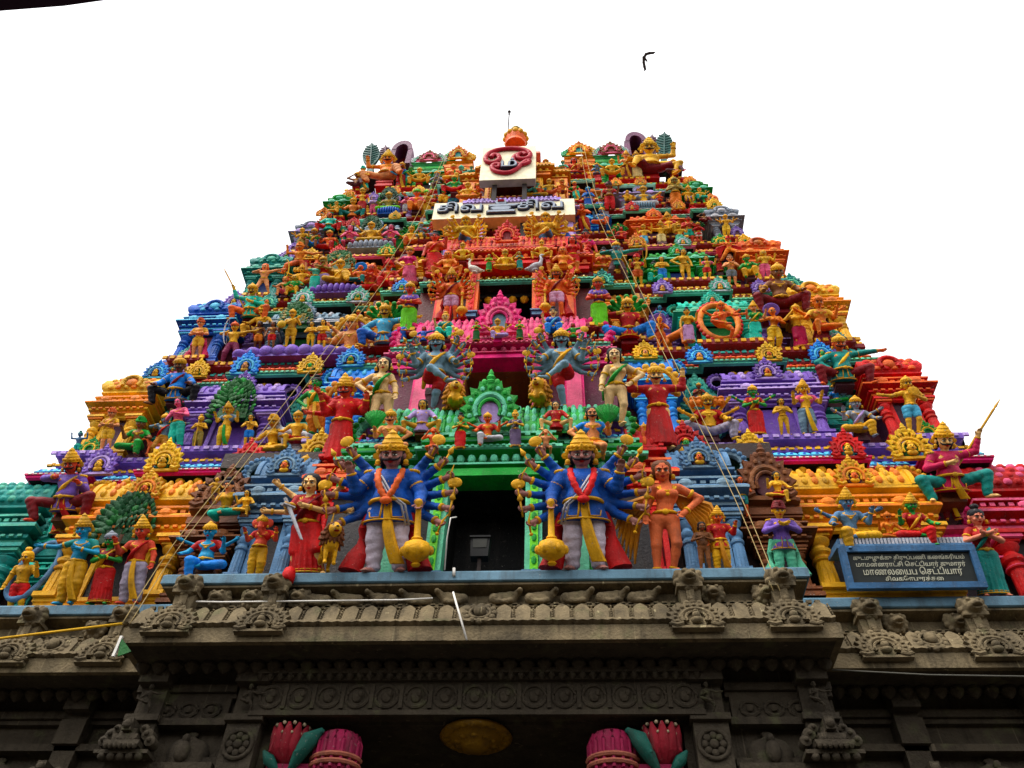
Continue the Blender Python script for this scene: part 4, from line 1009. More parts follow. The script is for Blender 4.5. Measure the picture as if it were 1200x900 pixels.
# crowning storey: green and orange pavilions with arched heads
f = 29.7
for sd in (-1, 1):
    for px, c, c2, wv, top in ((500 if sd < 0 else 718, 'green', 'mint', 1.25, 33.3), (535 if sd < 0 else 680, 'orange', 'gold', 1.15, 33.4)):
        q = on_front(px, 205, .4); yy = bat(f) + .55
        for _ in range(4): q.x += (px - proj((q.x, yy, 31.5))[0]) / proj((q.x, yy, 31.5))[2]
        shrine(q.x - wv / 2, q.x + wv / 2, yy + 1.6, yy, f, top - .9, c, c2, 'flat', 0)
        for dx, cc, ss in ((-.42, ('ash', 'mint', 'rose') if c == 'green' else ('mint', 'green', 'yellow'), .55), (.42, ('ash', 'mint', 'rose') if c == 'green' else ('yellow', 'gold', 'amber'), .55), (0, ('umber', 'rose', 'maroon') if c == 'green' else ('orange', 'yellow', 'teal'), .72)):
            arch(q.x + dx, yy - .05 - (.1 if dx == 0 else 0), top - .95, ss, cc, None, name='crown_arch')
# ------------------------------------------------------------------ statues: who stands where
SEAT = {'sit': .2, 'situp': .2, 'lalita': .2, 'lalita2': .2, 'squat': .24, 'squatspear': .24, 'squatspear2': .24, 'squatout': .24, 'squatarm': .24, 'guardx': 0, 'ride': .22, 'recline': .2, 'giant': .2, 'giant2': .2}
GNAME = ['lowest', 'second', 'third', 'fourth', 'fifth', 'sixth', 'topmost']
HTOP = dict(crown=.335 - .15, cap=.245 - .15, turban=.23 - .15, hair=.015, bun=.11, halo=.12)
def tierbay(t, x, f):
    r = abs(x) / halfw(f + .3)
    for n, a, b in BAYS:
        if a <= r < b: return n
    return 'corner'
def place(t, px, py, dy=None, y=None):
    f = TIER[t][0]
    if y is None:
        x = on_front(px, py, .2).x
        for _ in range(3):
            y = yfront(t, tierbay(t, x, f), f) + (.16 if dy is None else dy); x = on_plane(px, py, y).x
    return on_plane(px, py, y)
def height_to(p, py, lean=0.):
    h = 1.; d = Vector((0, -math.sin(lean), math.cos(lean)))
    for _ in range(8):
        a = proj(p + d * h)[1]; b = proj(p + d * (h + .05))[1]
        h += (a - py) / ((a - b) / .05)
    return h
def block(root, name, w, d, z0, z1, col, dy=0.):
    key = ('blk', name, round(w, 2), round(d, 2), round(z1 - z0, 2), col)
    def mk():
        mb = MB(); h = z1 - z0
        mb.box(-w / 2, w / 2, -d / 2, d / 2, 0, h * .3); mb.box(-w * .44, w * .44, -d * .45, d * .45, h * .3, h * .72); mb.box(-w / 2, w / 2, -d / 2, d / 2, h * .72, h)
        return mb.mesh(name, [pmat(col)])
    return obj(name, cached(key, mk), root, T(0, dy, z0))
def held(kind, root, F, M, side, col):
    i = 0 if side == 'L' else 1; sd, sh, e, w, _ = F.arms[i]; w = Vector(w) + (Vector(w) - Vector(e)).normalized() * .09; mb = MB(); z = F.dz
    if kind == 'club':
        b = .03; mb.lathe([(.03, b), (.05, b + .03), (.03, b + .06), (.12, b + .13), (.155, b + .22), (.12, b + .33), (.05, b + .37), (.06, b + .39), (.035, b + .42), (.028, w.z + .02), (.045, w.z + .06), (.03, w.z + .10), (.005, w.z + .12)], T(w.x + .0, w.y - .01, 0), 14)
        for k in range(6): a = PI * k / 3; mb.ball((w.x + .14 * math.cos(a), w.y + .14 * math.sin(a), b + .22), (.035, .035, .07), 6, 4)
    elif kind == 'spear':
        d = Vector((sd * .62, -.10, 1)).normalized() if sd > 0 else Vector((-.45, -.1, 1)).normalized()
        a, b = w - d * 1.05, w + d * .55; mb.tube([a, b], .022, 7); mb.lathe([(.03, 0), (.06, .06), (.004, .26)], Matrix.Translation(b) @ d.to_track_quat('Z', 'Y').to_matrix().to_4x4() @ S3(1, .4, 1), 8)
    elif kind == 'sword':
        d = Vector((.45, -.2, -1)).normalized(); M2 = Matrix.Translation(w) @ d.to_track_quat('Z', 'Y').to_matrix().to_4x4()
        mb.box(-.12, .12, -.03, .03, .02, .05, 0, M2); mb.box(-.02, .02, -.02, .02, -.14, .03, 0, M2); mb.box(-.045, .045, -.012, .012, .05, .75, 0, M2, .5, .6)
    elif kind == 'bow':
        mb.tube([(w.x + sd * .16 * math.cos(a), w.y, w.z + .62 * math.sin(a)) for a in [-1.4 + 2.8 * k / 14 for k in range(15)]], [.012 + .016 * math.sin(PI * k / 14) for k in range(15)], 7); mb.tube([(w.x + sd * .02, w.y, w.z - .61), (w.x + sd * .02, w.y, w.z + .61)], .005, 4)
    elif kind == 'flute':
        mb.tube([(-.34 + .3, w.y - .04, w.z + .02), (.34, w.y - .02, w.z + .02)], .016, 6)
    elif kind == 'veena':
        c = Vector((0, -.30, z + .32)); mb.tube([c + Vector((-.34, 0, -.2)), c + Vector((.42, .04, .26))], .026, 7); mb.ball(c + Vector((-.30, -.02, -.18)), (.17, .11, .19), 12, 8); mb.ball(c + Vector((.34, .02, .2)), .07, 8, 5)
    elif kind == 'disc':
        mb.lathe([(.015, -.012), (.11, -.014), (.15, 0), (.11, .014), (.015, .012)], Matrix.Translation(w + Vector((0, -.03, .12))) @ RX(PI / 2), 18); mb.tube([w, w + Vector((0, 0, .12))], .015, 6)
    elif kind == 'staff':
        mb.tube([(w.x, w.y, .02), (w.x, w.y, w.z + .35)], .02, 7); mb.ball((w.x, w.y, w.z + .38), .05, 8, 5)
    elif kind == 'child':
        G = Fig('sit', False, 0, 'man', 1.15); o = obj('child', figmesh(('childb',), lambda: G.body(.024).mesh('child')), root, M @ T(w.x - sd * .06, w.y - .02, w.z - .05) @ RZ(.5) @ S3(.42), col); return o
    elif kind == 'bundle':
        for k in range(9):
            a = -1.2 + 2.6 * k / 8; mb.tube([w + Vector((0, .02, .02)), w + Vector((.13 * math.sin(a), -.03, .22 + .05 * math.cos(a))), w + Vector((.24 * math.sin(a), -.01, .36 + .16 * math.cos(a)))], [.06, .09, .03], 7)
    elif kind == 'fruit': mb.ball(w + Vector((0, -.03, .07)), .07, 8, 6)
    elif kind == 'lotus':
        mb.tube([w - Vector((0, 0, .05)), w + Vector((0, -.01, .10))], .014, 6)
        for k in range(6): a = PI * k / 3; mb.ball(w + Vector((.03 * math.cos(a), -.02 + .03 * math.sin(a), .15)), (.03, .03, .05), 6, 4)
    n = dict(club='mace', bundle='leaf_bundle', lotus='lotus_bud').get(kind, kind)
    return obj(n, figmesh(('held', kind, side, id(F)), lambda: mb.mesh(n, [OBJ], math.radians(45))), root, M, col)
def back_fig(kind, root, M, F, col, col2='gold'):
    """wings, capes and aureoles behind a figure"""
    mb = MB(); z = F.dz; c = F.ch
    if kind == 'cape':
        for sd in (-1, 1): mb.tube([(sd * .18, .10, z + .10), (sd * .24, .08, z - .25), (sd * .30, .03, z - .62), (sd * .36, -.02, max(.03, z - .86))], [.07, .09, .11, .13], 8)
    elif kind == 'wings':
        for sd in (-1, 1):
            for k in range(7): a = -.2 - .17 * k; mb.tube([(sd * .15, .12, c[2] + .05), (sd * (.30 + .30 * math.cos(a)), .14, c[2] - .05 + .45 * math.sin(a)), (sd * (.32 + .38 * math.cos(a)), .12, c[2] - .15 + 1.0 * math.sin(a))], [.05, .07, .015], 6)
    elif kind == 'aureole':
        h = F.hd
        mb.tube([(.36 * math.cos(a), .14, h[2] - .12 + .40 * math.sin(a)) for a in [-.6 + (PI + 1.2) * k / 20 for k in range(21)]], .05, 7)
        for k in range(13): a = -.5 + (PI + 1.) * k / 12; mb.ball((.43 * math.cos(a), .14, h[2] - .12 + .47 * math.sin(a)), (.07, .05, .08), 7, 5)
    elif kind == 'hood':
        h = F.hd
        for k in range(7): a = .1 + (PI - .2) * k / 6; mb.tube([(0, .16, h[2] - .25), (.26 * math.cos(a), .16, h[2] - .05 + .2 * math.sin(a)), (.40 * math.cos(a), .06, h[2] - .02 + .36 * math.sin(a))], [.08, .09, .06], 7); mb.ball((.41 * math.cos(a), .02, h[2] - .02 + .37 * math.sin(a)), (.07, .06, .07), 7, 5)
    elif kind == 'heads':
        me = figmesh(('sideheads',), lambda: Field(sum([[el((x, .03, .0), (.095, .10, .13), .02), rc((x, -.08, .0), (x, -.105, -.03), .013, .02, .01), el((x, .02, .13), (.085, .085, .06), .02)] for x in (-.17, .17, -.33, .33)], []), .02).mesh('side_heads'))
        return obj('side_heads', me, root, M @ Matrix.Translation(Vector(F.hd)) @ S3(.95), col)
    n = dict(hood='serpent_hood').get(kind, kind)
    return obj(n, figmesh(('back', kind, id(F)), lambda: mb.mesh(n, [OBJ], math.radians(50))), root, M, col)
SEATC = ['brown', 'dusk', 'maroon', 'dusk', 'dusk', 'dusk', 'crimson']; LABELS = []; LEAN = .40; WIDE = 1.22; PLACED = []
def S(t, px, foot, top, pose, skin, low=None, upp=None, hair='crown:gold', label='', dy=None, y=None, snap=True, props=(), back=(), rz=0., lean=.0, name='statue', cat='statue', seatc=None, wide=1., ped=None, pos=None, hgt=None, **kw):
    p = place(t, px, foot, dy, y) if pos is None else Vector(pos); f = TIER[t][0]; snap = snap and pos is None
    dz = p.z - f; pd = 0
    if snap:
        if -.5 < dz < .34: p.z = f + .002
        elif dz < .8: pd = dz
    hk, hc = hair.split(':') if hair else (None, None)
    if t >= 3 and wide == 1.: wide = 1.10
    F = getfig(pose, kw.get('fem', False), kw.get('ex', 0), kw.get('head', 'man'), kw.get('plump', 1.), kw.get('mir', False))
    H = F.top + (HTOP[hk] if hk else 0)
    lean = lean + LEAN + (.04 if t > 1 else 0)
    s = (height_to(p, top, lean) * (1.1 if t >= 2 else 1) if hgt is None else hgt) / H
    PLACED.append((t, p.x, p.z, s * 1.9))
    r = thing(name, label, cat, T(*p), 'painted statues on the %s storey of the tower' % GNAME[t])
    LABELS.append(label)
    M = RZ(rz) @ RX(lean) @ S3(s * wide * WIDE, s * (.5 + .5 * WIDE), s)
    lw = tuple(low.split(':')) if low else None; up = tuple(upp.split(':')) if upp else None
    kw.setdefault('h', .019)
    if s < 1.0 and kw['h'] >= .019: kw['h'] = .024
    put_fig(r, M, pose, skin, lw, up, hk, hc, **kw)
    if pd: block(r, 'pedestal', .62 * s, .5 * s, -pd - .02, .0, SEATC[t])
    if pose in SEAT and F.pel[2] - .14 > .08: block(r, 'seat', .46 * s, .34 * s, .0, (F.pel[2] - .13) * s, seatc or SEATC[t], .06 * s)
    for k, sdd, c in props: held(k, r, F, M, sdd, c)
    for k, c in back: back_fig(k, r, M, F, c)
    return r
# animals, one skin each ----------------------------------------------------
def beast(kind, h=.03):
    def quad(bl, bz, br, ll, neck, head, hr, tail):
        P = [rc((-bl, 0, bz), (bl, 0, bz + .02), br * .95, br, .05), el((bl * .9, 0, bz), (br * 1.1, br, br * 1.1), .05)]
        for sx in (-1, 1):
            for sy in (-1, 1):
                x = sx * bl * .92
                if sx > 0: P += [rc((x, sy * br * .6, bz - .05), (x + .02, sy * br * .62, ll * .5), br * .42, .055, .04), rc((x + .02, sy * br * .62, ll * .5), (x, sy * br * .62, .05), .055, .042, .02)]
                else: P += [rc((x, sy * br * .6, bz), (x + .08, sy * br * .62, ll * .62), br * .55, .07, .04), rc((x + .08, sy * br * .62, ll * .62), (x - .05, sy * br * .62, ll * .34), .07, .045, .02), rc((x - .05, sy * br * .62, ll * .34), (x - .02, sy * br * .62, .05), .045, .042, .02)]
                P.append(el((x + .03, sy * br * .62, .04), (.075, .055, .045), .02))
        P += [rc((bl, 0, bz + .06), neck, br * .75, br * .5, .06), el(head, hr, .04)]
        P.append(rc((-bl - .08, 0, bz + .1), (-bl - .28, 0, bz - tail), .035, .03, .02))
        return P
    if kind == 'lion':
        P = quad(.34, .52, .18, .5, (.50, 0, .74), (.58, 0, .84), (.17, .16, .17), -.2)
        P += [rc((.66, 0, .82), (.80, 0, .78), .11, .085, .04), el((.76, 0, .71), (.07, .07, .02), .01, True), el((.86, 0, .82), (.03, .045, .03), .015)]
    elif kind == 'couch':
        P = [rc((-.36, 0, .20), (.30, 0, .24), .19, .18, .05), el((-.34, -.1, .14), (.20, .16, .16), .04), rc((.30, .12, .16), (.62, .14, .07), .08, .06, .03), rc((.30, -.12, .16), (.62, -.14, .07), .08, .06, .03), rc((-.2, -.22, .08), (.05, -.24, .06), .07, .055, .03),
             el((.40, 0, .52), (.17, .16, .17), .04), rc((.46, 0, .50), (.60, 0, .46), .11, .085, .03), el((.56, 0, .40), (.07, .07, .02), .01, True)]
        P += [rc((-.5, 0, .2), (-.62, .1, .4), .04, .03, .02), el((-.63, .1, .46), (.06, .06, .08), .02)]
    elif kind == 'bull':
        P = quad(.42, .62, .24, .6, (.62, 0, .86), (.74, 0, .94), (.16, .13, .14), .25)
        P += [rc((.78, 0, .92), (.96, 0, .80), .11, .075, .03), el((.30, 0, .90), (.16, .11, .14), .06)]
        for sy in (-1, 1): P += [rc((.70, sy * .09, 1.04), (.68, sy * .17, 1.22), .035, .012, .015), rc((.68, sy * .12, .98), (.64, sy * .26, .94), .04, .03, .02)]
    elif kind == 'horse':
        P = quad(.44, .78, .21, .8, (.74, 0, 1.16), (.80, 0, 1.26), (.13, .09, .11), .4)
        P += [rc((.82, 0, 1.24), (1.06, 0, 1.02), .10, .065, .03)]
        for sy in (-1, 1): P.append(rc((.74, sy * .05, 1.34), (.74, sy * .06, 1.44), .03, .012, .01))
        for k in range(7): P.append(el((.66 - .06 * k, 0, 1.30 - .085 * k), (.05, .05, .08), .02))
    elif kind == 'deer':
        P = quad(.34, .60, .15, .6, (.56, 0, .92), (.62, 0, 1.0), (.10, .075, .085), .1)
        P += [rc((.64, 0, .98), (.80, 0, .90), .07, .045, .02)]
        for sy in (-1, 1): P += [rc((.58, sy * .04, 1.06), (.50, sy * .14, 1.3), .022, .012, .01), rc((.54, sy * .09, 1.18), (.62, sy * .14, 1.3), .016, .01, .01)]
    elif kind == 'swan':
        P = [el((0, 0, .28), (.34, .2, .2), .05), rc((.26, 0, .36), (.34, 0, .62), .10, .06, .04), rc((.34, 0, .62), (.28, 0, .84), .06, .05, .03), el((.32, 0, .90), (.09, .065, .07), .02), rc((.38, 0, .89), (.50, 0, .86), .03, .015, .01), rc((-.26, 0, .34), (-.52, 0, .46), .12, .04, .04), el((0, 0, .06), (.16, .12, .06), .03)]
    return Field(P, h).mesh(kind)
def mane_mesh(x0, z0):
    P = []
    for i in range(4):
        for k in range(13):
            a = 2 * PI * k / 13 + i * .24; r = .19 + .025 * i; c = np.array((x0 - .085 * i, r * math.cos(a), z0 - .04 * i + r * 1.05 * math.sin(a)))
            P.append(rc(c, c + [.03, .05 * math.cos(a), .05 * math.sin(a) - .05], .062, .03, .012))
    return Field(P, .022).mesh('mane')
def lionface(x, z):
    mb = MB()
    for sy in (-1, 1):
        mb.ball((x + .00, sy * .075, z + .075), (.025, .032, .028), 8, 5, 0); mb.ball((x + .018, sy * .078, z + .075), (.014, .016, .016), 7, 4, 1)
        mb.tube([(x + .0, sy * .02, z + .10), (x - .01, sy * .08, z + .13), (x - .04, sy * .13, z + .10)], [.012, .018, .008], 6, 2)
        for k in range(3): mb.lathe([(.012, 0), (.001, -.045)], T(x + .13, sy * (.02 + .02 * k), z - .06), 6, 0)
    mb.ball((x + .17, 0, z - .01), (.03, .04, .028), 8, 5, 1); mb.ball((x + .08, 0, z - .095), (.085, .065, .018), 10, 5, 3)
    return mb.mesh('lion_face', [pmat('white'), pmat('black'), pmat('brown'), pmat('crimson')], True)
def A(t, px, foot, top, kind, col, label, sd=1, rz=0., dy=None, name=None, cat=None, mane=None, y=None, snap=True, toward=.5):
    p = place(t, px, foot, dy, y); f = TIER[t][0]
    if snap and -.5 < p.z - f < .25: p.z = f + .002
    hh = dict(lion=1.05, couch=.73, bull=1.2, horse=1.44, deer=1.3, swan=.97)[kind]
    s = height_to(p, top) / hh
    o = obj(name or {'couch': 'lion_statue', 'lion': 'lion_statue', 'bull': 'bull_statue', 'horse': 'horse_statue', 'deer': 'deer_statue', 'swan': 'swan_statue'}[kind], cached(('beast', kind), lambda: beast(kind)), None, T(*p) @ RX(.30 if kind in ('lion', 'couch') else .12) @ RZ((-toward if sd > 0 else PI + toward) + rz) @ S3(s), col)
    if kind in ('lion', 'couch'):
        q = (.50, .80, .70, .82) if kind == 'lion' else (.34, .48, .50, .50)
        obj('mane', cached(('mane', kind), lambda: mane_mesh(q[0], q[1])), o, None, mane or 'brown'); obj('face', cached(('lface', kind), lambda: lionface(q[2], q[3])), o)
    tag(o, label, cat or {'couch': 'lion statue', 'lion': 'lion statue', 'bull': 'bull statue', 'horse': 'horse statue', 'deer': 'deer statue', 'swan': 'swan statue'}[kind], 'painted animal statues on the tower'); LABELS.append(label)
    return o
def canopy(t, px, bot, top, wpx, col, label, dy=.34, col2='green'):
    """an umbrella of overlapping leaves"""
    dy -= .2; p = place(t, px, bot, dy); h = height_to(p, top); w = wpx / proj(p)[2] / 2
    mb = MB(); rnd = random.Random(px)
    for ring in range(7):
        rr = 1 - .14 * ring; n = 24 - 3 * ring
        for k in range(n + 1):
            a = -.25 + (PI + .5) * (k + .5 * (ring % 2)) / n
            x, z = w * rr * math.cos(a) * .90, h * (.16 + .76 * rr * math.sin(a))
            y = -.34 * math.sqrt(max(0, 1 - rr * rr)) - rnd.random() * .05
            q = .105 * (w + h) / 1.5 * (.85 + .3 * rnd.random())
            M = T(x, y, z) @ RY(PI / 2 - a + rnd.uniform(-.3, .3)) @ RX(.55 + rnd.uniform(-.2, .2))
            mb.lathe([(.004, -q * .5), (q * .30, -q * .4), (q * .56, -q * .05), (q * .42, q * .4), (.004, q * .8)], M @ S3(1, .30, 1), 8, (1 if rnd.random() < .18 else 0))
    mb.prism([(w * .7 * math.cos(a), h * (.06 + .72 * max(0, math.sin(a)))) for a in [PI * k / 12 for k in range(13)]], .02, .16, 0)
    mb.tube([(0, .06, -.35 * h), (0, .06, h * .3)], .06, 7, 2)
    o = obj('leaf_canopy', mb.mesh('leaf_canopy', [pmat(col), pmat(col2), pmat('brown')], math.radians(60)), None, T(*p)); tag(o, label, 'leaf canopy', 'leafy canopies above the deities'); LABELS.append(label); return o
def cushion(t, px, bot, top, wpx, col, label, dy=-.03):
    p = place(t, px, bot, dy); f = TIER[t][0]; h = height_to(p, top)
    h = min(h, max(.2, f + .06 - p.z)) if p.z < f else max(h, .16)
    w = wpx / proj(p)[2] / 2; mb = MB(); n = 9
    for k in range(n):
        u = -1 + 2 * (k + .5) / n; hh = h * math.sqrt(max(.15, 1 - u * u * .8))
        mb.ball((u * w, 0, hh * .5), (w / n * 1.25, .22, hh * .52), 10, 7)
    mb.box(-w * .98, w * .98, -.1, .3, 0, h * .2)
    o = obj('lotus_cushion', mb.mesh('lotus_cushion', [pmat(col)], math.radians(60)), None, T(*p)); tag(o, label, 'lotus cushion', 'ribbed lotus cushions under the deities'); LABELS.append(label); return o
def ring(t, px, bot, top, wpx, col, col2, label, spikes=True, name='flame_ring', cat='flame ring', dy=.2, tilt=0., thick=.07):
    p = place(t, px, bot, dy); h = height_to(p, top) / 2; w = wpx / proj(p)[2] / 2; mb = MB()
    mb.tube([(w * .86 * math.cos(a), 0, h + h * .86 * math.sin(a)) for a in [2 * PI * k / 40 for k in range(40)]], thick * (w + h) * .8, 10, 0, True)
    if spikes:
        for k in range(30):
            a = 2 * PI * k / 30; mb.ball((w * .97 * math.cos(a), 0, h + h * .97 * math.sin(a)), (.055 * (w + h), .05, .055 * (w + h)), 7, 5, 1)
    o = obj(name, mb.mesh(name, [pmat(col), pmat(col2)], True), None, T(*p) @ RY(tilt)); tag(o, label, cat); LABELS.append(label); return o

# ================= lowest storey
S(0, 452, 668, 509, 'guard', '#b07e76', 'trousers:#ddd2e0', 'jacket:blue', 'crown:gold', 'blue-coated many-armed guardian with an orange garland, left of the black doorway', ex=10, sash='gold', garland='coral', jew='gold', face='must', hcol='black', plump=1.12, h=.0115, props=[('club', 'R', 'gold'), ('disc', 'L', 'yellow')][:1], back=[('cape', 'crimson')], dy=.22, wide=1.12)
S(0, 686, 666, 509, 'guard2', '#b07e76', 'trousers:#ddd2e0', 'jacket:blue', 'crown:gold', 'blue-coated many-armed guardian with a red garland, right of the black doorway', ex=10, sash='gold', garland='red', jew='gold', face='must', hcol='black', plump=1.12, h=.0115, props=[('club', 'L', 'gold')], back=[('cape', 'crimson')], dy=.22, wide=1.12)
S(0, 354, 674, 556, 'sword', 'flesh', 'skirt:red', 'blouse:crimson', 'hair:black', 'goddess in a flowing red sari holding a silver sword above the maned lion', fem=True, drape='maroon', h=.013, props=[('sword', 'L', 'ash')], dy=.3, ex=4)
A(0, 380, 674, 627, 'lion', 'gold', 'maned golden lion standing at the hem of the red sari', 1, dy=.05, toward=1.1)
S(0, 302, 674, 604, 'both', 'redskin', 'dhoti:gold', 'blouse:red', 'cap:gold', 'elephant-headed red deity in a yellow dhoti with both hands raised', head='elephant', plump=1.2, h=.016, dy=.2)
S(0, 240, 676, 612, 'lalita2', 'skyskin', 'dhoti:azure', 'blouse:crimson', 'cap:gold', 'seated sky-blue deity with red sleeves before the teal niche', ex=2, plump=1.1, dy=.1)
S(0, 262, 612, 560, 'lift', 'peach', 'dhoti:aqua', 'blouse:gold', 'bun:black', 'kneeling mother in teal holding a small yellow child on the niche roof', fem=True, dy=.5, snap=False, props=[('child', 'L', 'gold')])
S(0, 286, 607, 574, 'lalita', 'amber', None, 'blouse:gold', 'hair:black', 'seated golden-skinned woman with black hair beside the slate-blue roof scroll', fem=True, dy=.5, snap=False)
S(0, 82, 706, 604, 'point', 'skyskin', 'dhoti:gold', 'blouse:teal', 'crown:gold', 'blue-skinned god with gold crown and yellow dhoti in the trio at left', sash='gold', h=.014, dy=.12)
S(0, 116, 707, 623, 'hold', 'greenskin', 'skirt:crimson', 'blouse:maroon', 'cap:grey', 'green-skinned bride in a crimson sari between two gods', fem=True, drape='gold', h=.014, dy=.12)
S(0, 150, 706, 606, 'bless', 'redskin', 'dhoti:ash', 'shorts:blue', 'crown:gold', 'red-skinned crowned man in white dhoti and blue waistcloth right of the green-skinned bride', sash='gold', h=.014, dy=.12) if False else S(0, 152, 706, 606, 'bless', 'redskin', 'dhoti:#b9b0c4', None, 'crown:gold', 'red-skinned crowned man in a pale dhoti, right of the green-skinned bride', sash='gold', drape='crimson', h=.014, dy=.12)
canopy(0, 136, 640, 578, 76, 'dkgreen', 'dark green leaf canopy above the green-skinned bride', .4, 'leaf')
S(0, 24, 708, 642, 'bless2', 'gold', 'shorts:red', None, 'bun:gold', 'golden figure in red shorts inside the blue oval ring', h=.016, dy=.2)
ring(0, 9, 708, 630, 50, 'slate', 'steel', 'tall slate-blue oval ring around a golden figure', False, 'oval_ring', 'oval ring', .02, .20, .06)
S(0, 74, 614, 527, 'squatarm', 'redskin', 'trousers:maroon', 'jacket:violet', 'crown:gold', 'red-faced giant in a purple coat squatting under the eave', face='must', hcol='black', plump=1.1, h=.014, dy=.15, snap=False, lean=.12, drape='gold', ex=0, sash='crimson')
S(0, 786, 668, 541, 'akimbo2', '#e8805c', None, None, 'hair:brown', 'tall peach-skinned nude with drooping golden wings beside the red pilaster', fem=True, h=.013, jew='gold', back=[('wings', 'ochre')], dy=.2)
S(0, 827, 668, 612, 'hold', 'umber', None, None, 'hair:black', 'small brown nude child under the hand of the winged nude', plump=1.15, dy=.1, jew=None)
S(0, 847, 668, 594, 'bless2', 'coral', 'dhoti:gold', 'jacket:crimson', 'crown:gold', 'man in red jacket and golden dhoti raising one hand, right of the brown child', sash='ochre', dy=.14, h=.016)
S(0, 872, 606, 558, 'down2' if 'down2' in POSE else 'hold', 'coral', 'shorts:teal', None, 'hair:black', 'slim red-skinned figure in teal shorts under the right eave', dy=.55, snap=False)
S(0, 914, 592, 553, 'lalita', 'amber', 'shorts:crimson', None, 'hair:black', 'seated yellow-skinned woman on the pink scalloped roof', fem=True, dy=.5, snap=False)
S(0, 927, 692, 588, 'namaste', 'gold', 'trousers:mint', 'jacket:violet', 'turban:maroon', 'worshipper in a long purple coat and maroon turban with joined palms', h=.013, dy=.16, face='face', jew=None, back=[('cape', 'mint')])
S(0, 1002, 650, 573, 'lalita2', 'slate', 'dhoti:gold', None, 'crown:gold', 'blue four-armed god in yellow breeches seated above the black plaque', ex=2, dy=-.02, snap=False, h=.015, sash='gold')
S(0, 1046, 640, 600, 'lalita', 'orange', 'shorts:coral', None, 'cap:orange', 'little orange figure seated between the blue god and the green goddess', dy=.1, snap=False)
S(0, 1078, 645, 579, 'lalita', 'greenskin', 'dhoti:red', 'blouse:crimson', 'crown:gold', 'green goddess in red and purple seated above the black plaque', fem=True, dy=-.02, snap=False, drape='gold', h=.015)
S(0, 1166, 700, 592, 'namaste', 'salmon', 'skirt:teal', 'blouse:crimson', 'bun:black', 'woman in a green sari with joined palms at the far right', fem=True, drape='teal', h=.013, dy=-.16)
S(0, 1118, 592, 497, 'squatspear2', 'flesh', 'trousers:teal', 'jacket:magenta', 'crown:gold', 'moustached giant in magenta coat holding a long spear under the right eave', face='must', hcol='black', plump=1.1, h=.014, props=[('spear', 'R', 'gold')], dy=.15, snap=False, lean=.12, sash='gold')
# figures on the green roof over the doorway
yg = 11.42
S(0, 494, 512, 469, 'squat', 'amber', None, 'jacket:lilac', 'hair:black', 'seated child in a lilac tunic on the green roof, left of the pediment', y=yg - .05, snap=False)
S(0, 652, 507, 471, 'squat', 'flesh', None, 'jacket:crimson', 'hair:black', 'seated child in a red tunic on the green roof, right of the pediment', y=yg - .05, snap=False)
S(0, 455, 536, 481, 'lift', 'peach', 'shorts:grey', None, 'cap:gold', 'bare-chested peach-skinned man lifting a green leaf bundle on the green ledge', face='must', y=yg - .08, snap=False, props=[('bundle', 'L', 'green')], h=.016)
S(0, 696, 536, 478, 'lift2', 'peach', 'shorts:orange', 'blouse:azure', 'hair:black', 'man in a blue vest lifting a green leaf bundle on the green ledge', face='must', y=yg - .08, snap=False, props=[('bundle', 'R', 'green')], h=.016)
S(0, 507, 531, 501, 'kneelflute', 'coral', None, None, None, 'orange monkey kneeling on the green ledge, left of the red-sari attendant', head='monkey', y=yg - .25, snap=False, jew=None)
S(0, 640, 531, 503, 'kneelflute', 'peach', 'shorts:umber', None, None, 'orange monkey with a long tail kneeling on the green ledge near the right guardian', head='monkey', y=yg - .25, snap=False, jew=None)
S(0, 539, 527, 484, 'hold', 'amber', 'skirt:red', 'blouse:green', 'bun:black', 'attendant in a red sari standing left of the pediment deity', fem=True, drape='crimson', y=yg - .22, snap=False)
S(0, 604, 525, 481, 'hold', 'amber', 'skirt:#6a5a78', 'blouse:#6a5a78', 'bun:gold', 'attendant in a grey-purple sari standing right of the pediment deity', fem=True, drape='ash', y=yg - .22, snap=False)
S(0, 571, 527, 484, 'lalita2', 'coral', 'dhoti:ash', 'blouse:crimson', 'cap:gold', 'orange deity seated cross-legged under the green pediment', ex=2, y=yg - .18, snap=False, seatc='green')
# ================= second storey
S(1, 508, 486, 391, 'guardx', 'bluegrey', 'shorts:crimson', None, 'cap:gold', 'grey-blue many-armed guardian crossing a leg over the knee, left of the brown doorway', face='must', ex=12, hcol='black', plump=1.08, h=.0125, drape='gold', dy=.05, snap=False)
S(1, 660, 481, 387, 'guardx2', 'bluegrey', 'shorts:crimson', None, 'cap:gold', 'grey-blue many-armed guardian crossing a leg over the knee, right of the brown doorway', face='must', ex=12, hcol='black', plump=1.08, h=.0125, drape='gold', dy=.05, snap=False)
A(1, 531, 483, 461, 'couch', 'gold', 'crouching golden lion under the left grey-blue guardian', 1, dy=-.16, toward=1.35, snap=False, mane='ochre')
A(1, 635, 479, 457, 'couch', 'gold', 'crouching golden lion under the right grey-blue guardian', -1, dy=-.16, toward=1.35, snap=False, mane='ochre')
S(1, 443, 509, 420, 'akimbo', 'pale', None, None, 'hair:black', 'pale woman with a green scarf and hand on hip, left of the grey-blue guardians', fem=True, drape='green', h=.013, dy=-.25, snap=False)
S(1, 726, 500, 409, 'akimbo2', 'pale', None, None, 'hair:black', 'pale woman with a green scarf and hand on hip, right of the grey-blue guardians', fem=True, drape='green', h=.013, dy=-.25, snap=False)
S(1, 398, 545, 441, 'both', 'redskin', None, 'robe:red', 'crown:gold', 'red-robed moustached god with several arms, left of the pale woman', ex=4, face='must', back=[('aureole', 'ochre')], h=.014, dy=-.22, snap=False)
